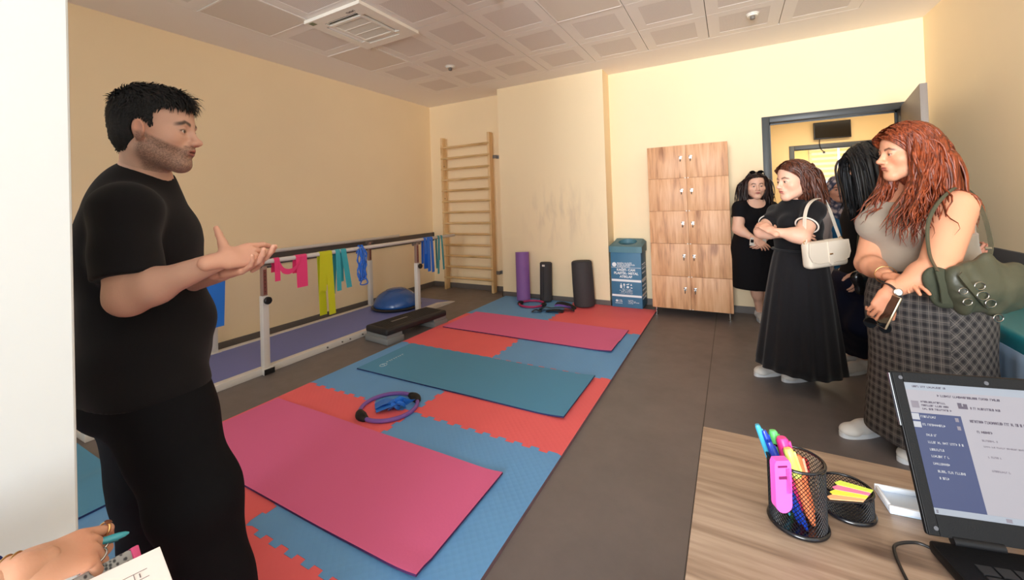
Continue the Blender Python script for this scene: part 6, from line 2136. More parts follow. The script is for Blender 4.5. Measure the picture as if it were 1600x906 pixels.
def woman_a():
    at_ = lambda x, y, D: at(x + 4, y, D - .16)
    H = Human('person in knee-length black dress with sunglasses on her head beside the locker cabinet', (*at_(1184, 500, 4.25)[:2], 0.0), camdir(-.32, -1), skinc(226, 180, 156))
    f, sd = H.face, H.side
    hc = at_(1177, 291, 4.12); nb = at_(1176, 318, 4.17)
    H.head(hc, camdir(-.40, -1), 1.02, tilt=-3, neck=nb, neck_r=.05, brow=np.array([.03, .018, .015]), lips=skinc(178, 92, 86), cheek=.004, res=.0042)
    pel = at_(1176, 388, 4.2); wai = at_(1176, 366, 4.2); che = at_(1176, 338, 4.2); top = at_(1176, 322, 4.2)
    H.trunk([pel, wai, che, top], [.19, .165, .17, .13], [1.25, 1.2, 1.25, 1.5], .05)
    for s_ in (-1, 1): H.torso.append(ell(che + f * .10 + sd * s_ * .07 - [0, 0, .01], (.075, .07, .07), .04))
    H.torso.append(ell(wai + f * .05, (.15, .12, .12), .05))
    shR = at_(1152, 325, 4.15); shL = at_(1200, 325, 4.22)
    elR = at_(1149, 358, 4.12); wrR = at_(1176, 374, 3.98); elL = at_(1203, 360, 4.2); wrL = at_(1190, 374, 4.0)
    H.torso += [cone(top, shR, .07, .058, .04), cone(top, shL, .07, .058, .04), cone(top, nb, .08, .055, .04)]
    H.arms = {'R': arm(shR, elR, wrR, (.056, .05, .048, .030)), 'L': arm(shL, elL, wrL, (.056, .05, .048, .030))}
    dR = unit(at_(1187, 382, 3.95) - wrR)
    H.hand(wrR, dR, -CR[2], 1 if np.cross(dR, -CR[2])[2] > 0 else -1, curls=25, sc=.9, res=.0045) if False else H.hand(wrR, dR, -CR[2], 1 if np.cross(dR, -CR[2])[2] > 0 else -1, curls=(20, 24, 28, 30), sc=.9, res=.004)
    dL = unit(at_(1180, 384, 3.96) - wrL)
    H.hand(wrL, dL, -CR[2], 1 if np.cross(dL, -CR[2])[2] > 0 else -1, curls=(24, 28, 30, 32), sc=.9, res=.004)
    f1 = at_(1183, 500, 4.36); f2 = at_(1197, 500, 4.40)
    k1 = at_(1177, 440, 4.25); k2 = at_(1192, 440, 4.3)
    H.legs = [cone(pel + sd * .09, k1, .12, .062, .04), cone(k1, [f1[0], f1[1], .09], .064, .038, .03), cone(pel - sd * .09, k2, .12, .062, .04), cone(k2, [f2[0], f2[1], .09], .064, .038, .03),
              ell(k1 * .65 + np.array([f1[0], f1[1], .09]) * .35, (.062, .062, .09), .03)]
    H.body(res=.011)
    T = [p.grow(.008) for p in H.torso]
    sl = [cone(shR, shR + (elR - shR) * .45, .066, .07, .03, flat=True), cone(shL, shL + (elL - shL) * .45, .066, .07, .03, flat=True)]
    knee = at_(1178, 449, 4.22)
    T += [cone(pel, [pel[0] * .3 + knee[0] * .7, pel[1] * .3 + knee[1] * .7, knee[2] - .04], .205, .215, .05, u=f, s=1.15, flat=False)]
    cloth('dress', T + sl, .009, mat('black_dress_cloth', srgb(18, 17, 20), .9, spec=.15), H.e, fold=.004, fz=10, fx=26, seed=1,
          clip=[plane_clip([0, 0, knee[2]], (0, 0, -1)), ball_cut(nb + f * .06 + [0, 0, .02], .085, (1, 1, .8))])
    for ft in (f1, f2): shoe(H.e, [ft[0] - f[0] * .05, ft[1] - f[1] * .05, .0005], f if ft is f1 else unit(f - sd * .4), .25, .042, M_shoe, M_sole)
    coll = [(che + [0, 0, .0], np.array([.18, .13, .16]), np.stack([sd, f, [0, 0, 1]], 1)), (nb, np.array([.058, .058, .1]), np.eye(3))]
    mh = hair_mat('near_black_hair', srgb(22, 14, 12), srgb(58, 38, 32))
    locks(260, region_top(.085, .045, -.03), lambda p, r: .27 + .06 * r.rand(), hc, H.hR, 1.02, coll, H.e, mh, rad=.013, wave=.006, wl=.18, seed=4,
          cap=CAPS, capcut=cap_cut(.080, .035, -.055), flow=(0, -.06, -1), grav=.32, cap_grow=.010, steps=10, vol=(((0, -.04, -.07), (.080, .06, .13)),))
    # sunglasses pushed up on the hair
    sg = MB(); Rh = H.hR
    for s_ in (-1, 1):
        pts = [(s_ * .034 + .026 * math.cos(t), .0, .019 * math.sin(t)) for t in np.linspace(0, 2 * math.pi, 25)[:-1]]
        sg.prism([(p[0], p[2]) for p in pts], -.002, .002, T=Rh @ rotm((1, 0, 0), 52), off=hc + Rh @ np.array([0, .052, .140]))
    sg.tube([hc + Rh @ np.array(p) for p in ((-.060, .050, .138), (-.082, -.0, .095), (-.086, -.04, .06))], .003, 6)
    sg.tube([hc + Rh @ np.array(p) for p in ((.060, .050, .138), (.082, -.0, .095), (.086, -.04, .06))], .003, 6)
    o = sg.out('sunglasses', mat('black_lens', srgb(16, 14, 15), .15))
    tag(o, 'black sunglasses pushed up on the hair of the woman in the knee-length dress', 'sunglasses')
    pc = at_(1184, 379, 3.94); t3 = np.stack([unit(CR[0] + CR[1] * .1), unit(CR[2]), unit(np.cross(unit(CR[0] + CR[1] * .1), unit(CR[2])))], 1)
    e = empty('mobile_phone', pc, 'pale phone held low in both hands by the woman in the knee-length dress', 'phone')
    MB().box((-.078, -.004, -.038), (.078, .004, .038), bev=.003, T=t3, off=pc + CR[2] * .035).out('case', mat('cream_phone_case', srgb(214, 206, 196), .4), e, auto=30)
    MB().box((-.074, -.0046, -.010), (-.045, -.0035, .020), T=t3, off=pc + CR[2] * .035).out('camera_block', M_dark, e)


def woman_d():
    """black hair hiding the face, glasses, black jacket, navy trousers"""
    H = Human('person whose long straight black hair hides the face, in black jacket and navy trousers', (*at(1345, 590, 2.85)[:2], 0.0), camdir(-.95, -.2), skinc(214, 168, 146))
    f, sd = H.face, H.side
    hc = at(1357, 259, 2.50); nb = at(1362, 305, 2.56)
    H.head(hc, camdir(-1, -.02), 1.02, tilt=-8, neck=nb, neck_r=.05, brow=np.array([.02, .015, .012]), lips=skinc(170, 96, 88), res=.0042)
    pel = at(1358, 440, 2.65); wai = at(1362, 395, 2.63); che = at(1362, 345, 2.6); top = at(1362, 320, 2.6)
    H.trunk([pel, wai, che, top], [.16, .14, .15, .12], [1.25, 1.2, 1.25, 1.5], .05)
    shL = at(1388, 328, 2.42); shR = at(1340, 325, 2.74)
    elL = at(1388, 385, 2.40); wrL = at(1372, 430, 2.36); elR = at(1348, 382, 2.74); wrR = at(1340, 425, 2.62)
    H.torso += [cone(top, shL, .065, .055, .04), cone(top, shR, .065, .055, .04), cone(top, nb, .07, .05, .04)]
    H.arms = {'L': arm(shL, elL, wrL), 'R': arm(shR, elR, wrR)}
    dR = unit(at(1342, 446, 2.58) - wrR)
    H.hand(wrR, dR, -CR[2], 1, curls=(30, 34, 38, 40), sc=.88, res=.0045)
    k1 = at(1330, 505, 2.78); k2 = at(1348, 508, 2.66); f1 = at(1332, 584, 2.98); f2 = at(1352, 592, 2.90)
    a1 = np.array([f1[0], f1[1], .11]); a2 = np.array([f2[0], f2[1], .11])
    H.legs = [cone(pel + sd * .09, k1, .11, .065, .04), cone(k1, a1, .06, .04, .03), cone(pel - sd * .09, k2, .11, .065, .04), cone(k2, a2, .06, .04, .03)]
    H.body(res=.011)
    T = [p.grow(.012) for p in H.torso]
    sl = []
    for a_ in ('L', 'R'): sl += [q.grow(.013) for q in H.arms[a_][:2]]
    cloth('jacket', T + sl, .009, mat('black_jacket_cloth', srgb(20, 20, 22), .8, spec=.2), H.e, fold=.003, seed=6, clip=[plane_clip(pel + [0, 0, .02], (0, 0, -1)), ball_cut(nb + f * .02 + [0, 0, .03], .06)])
    tr = [cone(pel + sd * .09, k1, .125, .078, .05), cone(k1, a1 + [0, 0, .03], .075, .056, .05, flat=True), cone(pel - sd * .09, k2, .125, .078, .05), cone(k2, a2 + [0, 0, .03], .075, .056, .05, flat=True), ell(pel, (.17, .17, .10), .05)]
    cloth('trousers', tr, .009, mat('navy_trouser_cloth', srgb(20, 24, 44), .85, spec=.2), H.e, fold=.003, seed=8, clip=[plane_clip(pel + [0, 0, .06], (0, 0, 1))])
    M_hi = mat('pale_grey_canvas', srgb(206, 206, 204), .6)
    for ft in (f1, f2): shoe(H.e, [ft[0] + .02, ft[1] + .02, .0005], f, .25, .041, M_hi, M_sole)
    coll = [(che + [0, 0, .03], np.array([.18, .14, .17]), np.stack([sd, f, [0, 0, 1]], 1)), (nb, np.array([.058, .058, .1]), np.eye(3))]
    mh = hair_mat('straight_black_hair', srgb(14, 13, 14), srgb(40, 40, 42), .45)
    locks(520, lambda p: (p[2] > .05 or p[1] < .01) and p[2] > -.02, lambda p, r: .34 + .05 * r.rand(), hc, H.hR, 1.02, coll, H.e, mh, rad=.020, wave=.001, wl=.25, flat=.22, seed=14,
          cap=[ell((0, -.012, .052), (.086, .106, .094), .01), ell((0, -.036, .0), (.082, .080, .095), .02), ell((-.042, .045, -.01), (.050, .066, .115), .03)], capcut=lambda f_, x, y, z: np.maximum(f_, -(z + .075) * .5), flow=(.0, .0, -1), grav=.28, cap_grow=.020, steps=12, clear=None, d0=(.6, .2, .0), jitter=.08, vol=(((-.02, -.02, -.08), (.085, .088, .16)), ((-.040, .045, -.05), (.050, .070, .15))))
    locks(160, lambda p: p[0] < .02 and p[1] > -.03 and p[2] > .07, lambda p, r: .36 + .05 * r.rand(), hc, H.hR, 1.02, coll, H.e, mh, rad=.020, wave=.001, wl=.25, seed=31, flat=.22, flow=(-.02, .10, -1), grav=.25, cap_grow=.022, steps=12,
          clear=None, d0=(.9, .35, -.2), jitter=.08, part=.03, vol=(((-.040, .045, -.05), (.052, .072, .15)),), name='side_locks')
    gl = MB(); R = H.hR; sc = 1.02
    for s_ in (-1, 1):
        gl.tube([hc + R @ (np.array([s_ * .033 + .024 * math.cos(t), .108, .002 + .018 * math.sin(t)]) * sc) for t in np.linspace(0, 2 * math.pi, 21)[:-1]], .0018, 6, closed=True)
        gl.tube([hc + R @ (np.array(p) * sc) for p in ((s_ * .057, .107, .006), (s_ * .078, .05, .006), (s_ * .082, 0, .004))], .0018, 6)
    o = gl.out('eyeglasses', M_dark, smooth=True)
    tag(o, 'thin dark eyeglasses worn by the person with straight black hair', 'eyeglasses')


def woman_c():
    H = Human('person in patterned headscarf, blue jumper and open pale grey coat, smiling in the doorway', (*at(1312, 480, 4.05)[:2], 0.0), camdir(-.35, -1), skinc(214, 160, 136))
    f, sd = H.face, H.side
    hc = at(1309, 297, 4.0); nb = at(1312, 325, 4.04)
    H.head(hc, camdir(-.5, -1), 1.0, neck=nb, neck_r=.05, brow=np.array([.05, .03, .02]), lips=skinc(180, 96, 90), res=.0045, cheek=.004)
    pel = at(1312, 425, 4.08); wai = at(1312, 390, 4.08); che = at(1312, 355, 4.06); top = at(1312, 335, 4.06)
    H.trunk([pel, wai, che, top], [.19, .175, .175, .13], [1.2, 1.15, 1.2, 1.5], .05)
    H.torso.append(ell(che + f * .09, (.14, .08, .08), .05))
    shR = at(1286, 341, 4.02); shL = at(1338, 341, 4.12)
    elR = at(1280, 388, 4.02); wrR = at(1284, 425, 3.98); elL = at(1344, 390, 4.14); wrL = at(1340, 428, 4.08)
    H.torso += [cone(top, shR, .07, .058, .04), cone(top, shL, .07, .058, .04), cone(top, nb, .08, .055, .04)]
    H.arms = {'R': arm(shR, elR, wrR), 'L': arm(shL, elL, wrL)}
    for wr in (wrR, wrL): H.hand(wr, [0, 0, -1], -CR[2], 1, curls=(15, 18, 20, 22), sc=.88, res=.005)
    fr, fl_ = at(1300, 505, 4.3), at(1324, 505, 4.35)
    H.legs = [cone(pel + sd * .09, [fr[0], fr[1], .1], .12, .04, .04), cone(pel - sd * .09, [fl_[0], fl_[1], .1], .12, .04, .04)]
    H.body(res=.012)
    cloth('jumper', [p.grow(.010) for p in H.torso], .010, mat('cobalt_knit', srgb(24, 104, 156), .85, sheen=.2), H.e, fold=.003, seed=1, clip=[plane_clip(pel + [0, 0, .0], (0, 0, -1))])
    cloth('skirt', [cone(pel + [0, 0, .05], [pel[0], pel[1], .12], .20, .26, .04, u=f, s=1.15, flat=True)], .012, mat('navy_skirt_cloth', srgb(26, 30, 52), .85), H.e, fold=.006, fz=3, fx=30, seed=3, clip=[plane_clip(pel + [0, 0, .05], (0, 0, 1))])
    M_coat = mat('pale_grey_coat', srgb(190, 184, 186), .8)
    ct_ = [p.grow(.024) for p in H.torso[:3] + H.torso[4:6]]
    for a_ in ('L', 'R'): ct_ += [q.grow(.020) for q in H.arms[a_][:2]]
    ct_ += [cone(pel, [pel[0], pel[1], .45], .22, .25, .05, u=f, s=1.15, flat=True)]

    def openf(F_, X, Y, Z):
        lx = (X - che[0]) * sd[0] + (Y - che[1]) * sd[1]; ly = (X - che[0]) * f[0] + (Y - che[1]) * f[1]
        return np.maximum(F_, np.where(ly > .0, .105 - np.abs(lx), -1))
    cloth('coat', ct_, .011, M_coat, H.e, fold=.004, fz=8, fx=20, seed=9, clip=[openf, ball_cut(nb + f * .03, .09)])
    for ft in (fr, fl_): shoe(H.e, [ft[0] - f[0] * .05, ft[1] - f[1] * .05, .0005], f, .25, .041, MATS['black_shoe'], MATS['black_sole'])
    # headscarf
    m = mat('patterned_scarf', srgb(150, 150, 160), .8)
    nt = m.node_tree; N = nt.nodes; L = nt.links; tc = [n for n in N if n.type == 'TEX_COORD'][0]
    vo = N.new('ShaderNodeTexVoronoi'); vo.inputs['Scale'].default_value = 26; L.new(tc.outputs['Object'], vo.inputs['Vector'])
    cr = N.new('ShaderNodeValToRGB'); cr.color_ramp.interpolation = 'CONSTANT'; e_ = cr.color_ramp.elements
    e_[0].position = 0; e_[0].color = srgb(190, 176, 178); e_[1].position = .62; e_[1].color = srgb(60, 66, 92)
    q = e_.new(.42); q.color = srgb(120, 118, 136)
    L.new(vo.outputs['Distance'], cr.inputs[0]); L.new(cr.outputs[0], N['Principled BSDF'].inputs['Base Color'])
    R = H.hR
    sc_ = [p.moved(R, hc) for p in [ell((0, -.012, .045), (.090, .110, .098), .02), ell((0, -.02, -.05), (.080, .085, .10), .04)]]
    sc_ += [cone(nb + [0, 0, .03], nb + f * .03 - [0, 0, .05], .080, .120, .05), cone(nb + f * .10 - [0, 0, .03], nb + f * .15 - [0, 0, .2], .055, .030, .03, u=f, s=1.8), cone(nb + f * .09, nb + f * .12 - sd * .09 - [0, 0, .08], .045, .03, .03)]

    def faceh(F_, X, Y, Z):
        a = [((X - hc[0]) * R[0, i] + (Y - hc[1]) * R[1, i] + (Z - hc[2]) * R[2, i]) for i in range(3)]
        e1 = np.sqrt((a[0] / .056) ** 2 + ((a[2] + .015) / .088) ** 2) - 1
        return np.maximum(F_, np.where(a[1] > .02, -e1 * .05, -1))
    cloth('headscarf', sc_, .007, m, H.e, fold=.004, fz=40, seed=5, clip=[faceh])


def man_e():
    H = Human('person with dark hair standing behind the auburn-haired woman, hand on hip', (*at(1410, 560, 2.85)[:2], 0.0), camdir(-.8, -.6), skinc(196, 140, 118))
    f, sd = H.face, H.side
    hc = at(1386, 241, 2.80); nb = at(1404, 292, 2.84)
    H.head(hc, camdir(-.9, -.5), 1.0, neck=nb, male=True, neck_r=.058, brow=np.array([.03, .02, .015]), lips=skinc(160, 96, 88), res=.0045)
    pel = at(1425, 430, 2.85); wai = at(1422, 395, 2.85); che = at(1418, 345, 2.85); top = at(1410, 312, 2.85)
    H.trunk([pel, wai, che, top], [.165, .16, .18, .14], [1.2, 1.2, 1.3, 1.5], .05)
    shR = at(1385, 322, 3.0); shL = at(1455, 322, 2.75); elL = at(1528, 372, 2.72); wrL = at(1518, 408, 2.55)
    elR = at(1380, 380, 3.0); wrR = at(1385, 430, 2.95)
    wrL = at(1500, 412, 2.62)
    H.torso += [cone(top, shL, .075, .062, .04), cone(top, shR, .075, .062, .04), cone(top, nb, .08, .06, .04)]
    wrL = at(1512, 406, 2.66); elL = at(1500, 350, 2.76)
    H.arms = {'L': arm(shL, elL, wrL), 'R': arm(shR, elR, wrR)}
    dL = unit(at(1552, 386, 2.58) - wrL)
    H.hand(wrL, dL, -CR[2] - CR[1] * .2, 1 if np.cross(dL, -CR[2]) @ CR[1] < 0 else -1, curls=((20, 60, 40), (24, 64, 40), (28, 66, 40), (30, 66, 40)), sc=.98, res=.004)
    H.hand(wrR, [0, 0, -1], sd, 1, curls=(15, 18, 20, 22), sc=.95, res=.005)
    f1, f2 = at(1400, 620, 2.95), at(1430, 620, 2.8)
    a1, a2 = np.array([f1[0], f1[1], .1]), np.array([f2[0], f2[1], .1])
    H.legs = [cone(pel + sd * .09, a1, .12, .05, .04), cone(pel - sd * .09, a2, .12, .05, .04)]
    H.body(res=.012)
    sl = []
    for a_ in ('L', 'R'): sl += [q.grow(.013) for q in H.arms[a_][:2]]
    cloth('shirt', [p.grow(.010) for p in H.torso] + sl, .010, mat('charcoal_shirt', srgb(38, 38, 42), .85), H.e, fold=.003, clip=[plane_clip(pel, (0, 0, -1)), ball_cut(nb + f * .02 + [0, 0, .03], .068)])
    cloth('trousers', [ell(pel, (.165, .165, .1), .05), cone(pel + sd * .09, a1, .13, .075, .05, flat=True), cone(pel - sd * .09, a2, .13, .075, .05, flat=True)], .011, mat('dark_jeans', srgb(30, 34, 46), .85), H.e, fold=.004, clip=[plane_clip(pel + [0, 0, .03], (0, 0, 1))])
    for ft in (f1, f2): shoe(H.e, [ft[0], ft[1], .0005], f, .28, .046, MATS['black_shoe'], MATS['black_sole'])
    cap = [ell((0, -.014, .050), (.082, .103, .092), .01), ell((0, -.040, .0), (.076, .070, .085), .02)]
    R = H.hR
    V, F = blob([p.moved(R, hc) for p in cap], .004, post=lambda f_, X, Y, Z: cap_cut(.066, .0, -.06)(f_, *[((X - hc[0]) * R[0, i] + (Y - hc[1]) * R[1, i] + (Z - hc[2]) * R[2, i]) for i in range(3)]))
    build('hair', V, F, bpy.data.materials['near_black_hair'], H.e, smooth=True)


SKP = 0.10
HB, shB = woman_b()
HF, shF, wrF, dF = woman_f()
woman_a()
woman_d()
woman_c()
man_e()


# ------------------------------------------------------------------ bags and held things
def white_bag():
    f, n = HB.face, -HB.side
    u = -f; up = np.array([0, 0, 1.0]); tlt = rotm(tuple(n), 4)
    u = tlt @ u; up = tlt @ up
    c = at(1288, 395, 2.33)
    T = np.stack([u, up, n], 1)
    if np.linalg.det(T) < 0: T = np.stack([u, up, -n], 1) @ np.diag([1, 1, 1]); nn = -1
    else: nn = 1
    e = empty('shoulder_bag', c - [0, 0, .085], 'cream white flap shoulder bag hanging at the side of the woman with crossed arms', 'handbag')
    M = mat('cream_leather', srgb(226, 214, 196), .42, bump=.3, bscale=220); Mg = mat('gold', srgb(214, 170, 110), .3, 1.0)
    poly = [(-.130, -.062), (-.115, -.080), (.110, -.080), (.132, -.060), (.125, .060), (.110, .078), (-.110, .078), (-.125, .060)]
    MB().box((-.130, -.080, -.032), (.130, .074, .032), bev=.022, T=T, off=c, seg=4).out('bag_body', M, e, auto=40)
    fp = [(-.128, .070), (.128, .070), (.134, .0), (.120, -.034), (.085, -.048), (-.085, -.048), (-.120, -.034), (-.134, .0)]
    zf0, zf1 = (.030, .038) if nn > 0 else (-.038, -.030)
    MB().prism(fp, zf0, zf1, T=T, off=c).out('flap', M, e, auto=40)
    rim = [c + T @ np.array([p[0], p[1], (zf1 if nn > 0 else zf0)]) for p in fp[1:]] + [c + T @ np.array([fp[0][0], fp[0][1], (zf1 if nn > 0 else zf0)])]
    MB().tube(rim, .0022, 6).out('piping', M, e, smooth=True)
    z2 = (.036, .043) if nn > 0 else (-.043, -.036)
    sp = MB().prism([(-.013, .07), (.013, .07), (.013, -.055), (.0, -.066), (-.013, -.055)], *z2, T=T, off=c).out('closing_strap', M, e, auto=40)
    zz = z2[1] if nn > 0 else z2[0]
    MB().box((-.010, -.004, min(zz, zz + nn * .003)), (.010, .003, max(zz, zz + nn * .003)), T=T, off=c).out('clasp', Mg, sp)
    P = spline([c + T @ np.array([-.118, .060, 0]), at(1257, 345, 2.36), at(1262, 322, 2.38), at(1274, 311, 2.43), at(1287, 313, 2.52), at(1297, 330, 2.50), at(1306, 355, 2.42), c + T @ np.array([.118, .062, 0])], 8)
    MB().ribbon(P, .020, n, .005).out('shoulder_strap', M, e, auto=60)
    for s in (-.118, .118):
        cc = c + T @ np.array([s, .072, 0])
        MB().tube([cc + .010 * (math.cos(t) * u + math.sin(t) * up) for t in np.linspace(0, 2 * math.pi, 17)[:-1]], .002, 6, closed=True).out('ring', Mg, e, smooth=True)


def green_bag():
    e = empty('handbag', at(1530, 492, 1.56), 'slouchy dark olive leather handbag with silver rings on the arm of the auburn-haired woman', 'handbag')
    M = mat('olive_leather', srgb(76, 76, 60), .42, bump=.5, bscale=45, var=.12, vscale=8); Ms = mat('olive_suede', srgb(66, 70, 54), .85, bump=.4, bscale=200)
    n = CR[2]; D = 1.56
    P = [cone(at(1512, 452, D), at(1578, 448, D), .072, .080, .05, u=n, s=1.5), cone(at(1543, 405, D), at(1552, 445, D), .020, .075, .05, u=n, s=1.4),
         cone(at(1500, 430, D), at(1540, 425, D), .045, .05, .04, u=n, s=1.5), cone(at(1580, 425, D), at(1604, 448, D), .035, .05, .04, u=n, s=1.4), cone(at(1510, 478, D), at(1565, 478, D), .03, .035, .03, u=n, s=1.2)]
    cloth('bag_body', P, .006, M, e, fold=.007, fz=22, fx=26, seed=2.5)
    P = [cone(at(1462, 436, D + .03), at(1474, 462, D + .03), .050, .050, .03, u=n, s=2.0), cone(at(1492, 440, D + .02), at(1498, 464, D + .02), .048, .046, .03, u=n, s=1.9)]
    cloth('side_pocket', P, .006, Ms, e, fold=.002)
    r_ = unit(CR[0]); dn = unit(CR[1])
    a, b_ = at(1467, 424, D - .012), at(1477, 474, D - .012)
    MB().ribbon(spline([a, (a + b_) / 2 - n * .004, b_], 6), .026, r_, .004).out('pocket_strap', Ms, e, auto=60)
    MB().ribbon(spline([at(1500, 428, D - .050), at(1518, 450, D - .062), at(1545, 480, D - .05)], 8), .020, unit(r_ - dn), .005).out('buckle_strap', M, e, auto=60)
    for (x, y, rr) in ((1505, 455, .016), (1512, 472, .017), (1531, 447, .020), (1536, 462, .022), (1548, 474, .020), (1560, 497, .019), (1594, 478, .012)):
        c = at(x, y, D - .062 if x < 1555 else D - .03)
        MB().tube([c + rr * (math.cos(t) * r_ + .72 * math.sin(t) * dn) for t in np.linspace(0, 2 * math.pi, 23)[:-1]], .0026, 8, closed=True).out('metal_ring', M_chr, e, smooth=True)
    P1 = spline([at(1546, 402, D), at(1548, 380, D + .02), at(1537, 335, 1.64), at(1522, 305, 1.70), at(1502, 293, 1.76), at(1482, 302, 1.80)], 8)
    MB().ribbon(P1, .014, unit(n - r_ * .2), .005).out('carry_strap', M, e, auto=60)
    P2 = spline([at(1465, 424, D), at(1452, 395, 1.63), at(1450, 350, 1.65), at(1465, 318, 1.655), at(1488, 296, 1.69), at(1504, 293, 1.76)], 8)
    MB().ribbon(P2, .014, unit(r_ + dn * .5), .005).out('carry_strap', M, e, auto=60)
    for x, y in ((1546, 388), (1541, 388)):
        c = at(x, y, D - .012)
        MB().box((-.007, -.006, -.004), (.007, .006, .004), bev=.002, T=np.stack([r_, dn, np.cross(r_, dn)], 1), off=c).out('metal_slider', M_chr, e, auto=40)


def held_things():
    r_, dn, n = unit(CR[0]), unit(CR[1]), unit(CR[2])
    c = at(1389, 487, 1.625); T = np.stack([unit(n + r_ * .35), unit(dn * .92 - r_ * .38), np.zeros(3)], 1)
    T[:, 2] = np.cross(T[:, 0], T[:, 1]); T[:, 1] = np.cross(T[:, 2], T[:, 0])
    for q in range(3): T[:, q] = unit(T[:, q])
    e = empty('mobile_phone', c + [0, 0, -.06], 'gold-edged phone held in the hand with the wristwatch', 'phone')
    MB().box((-.034, -.070, -.0042), (.034, .070, .0042), bev=.004, T=T, off=c).out('case', mat('pale_gold_metal', srgb(206, 186, 156), .3, .7), e, auto=30)
    MB().box((-.031, -.067, -.0050), (.031, .067, -.0040), T=T, off=c).box((-.031, -.067, .0040), (.031, .067, .0050), T=T, off=c).out('glass', mat('black_screen', srgb(12, 9, 8), .15), e)
    # sunglasses dangling from the same hand
    e = empty('sunglasses', at(1375, 520, 1.66), 'folded black sunglasses dangling below the phone hand', 'sunglasses')
    c = at(1371, 508, 1.66)
    ln = MB()
    for s in (-1, 1):
        ln.prism([(s * .033 + .027 * math.cos(t), .021 * math.sin(t)) for t in np.linspace(0, 2 * math.pi, 25)[:-1]], -.002, .002, T=np.stack([unit(r_ + dn * .35), unit(dn - r_ * .3), n], 1), off=c)
    ln.box((-.01, -.008, -.002), (.01, -.003, .002), T=np.stack([unit(r_ + dn * .35), unit(dn - r_ * .3), n], 1), off=c)
    ln.out('lenses', mat('black_lens', srgb(16, 14, 15), .15), e)
    MB().tube(spline([at(1352, 498, 1.66), at(1366, 500, 1.70), at(1390, 512, 1.72)], 6), .0028, 6).out('temple_arm', M_dark, e, smooth=True)
    # small black handbag of the person with black hair
    e = empty('handbag', at(1350, 455, 2.30), 'small glossy black handbag between the black-haired and auburn-haired women', 'handbag')
    P = [cone(at(1343, 436, 2.34), at(1362, 430, 2.34), .048, .05, .03, u=n, s=1.5), cone(at(1346, 452, 2.34), at(1360, 450, 2.34), .035, .035, .03, u=n, s=1.4)]
    cloth('bag_body', P, .006, mat('patent_black', srgb(16, 16, 18), .2), e, fold=.004, fz=30)
    MB().ribbon(spline([at(1342, 428, 2.34), at(1340, 380, 2.40), at(1348, 335, 2.42), at(1362, 325, 2.46)], 8), .016, r_, .004).out('carry_strap', MATS['patent_black'], e, auto=60)
    c = at(1351, 425, 2.295)
    MB().tube([c + .011 * (math.cos(t) * r_ + 1.3 * math.sin(t) * dn) for t in np.linspace(0, 2 * math.pi, 17)[:-1]], .0025, 6, closed=True).out('clasp', M_chr, e, smooth=True)


white_bag(); green_bag(); held_things()


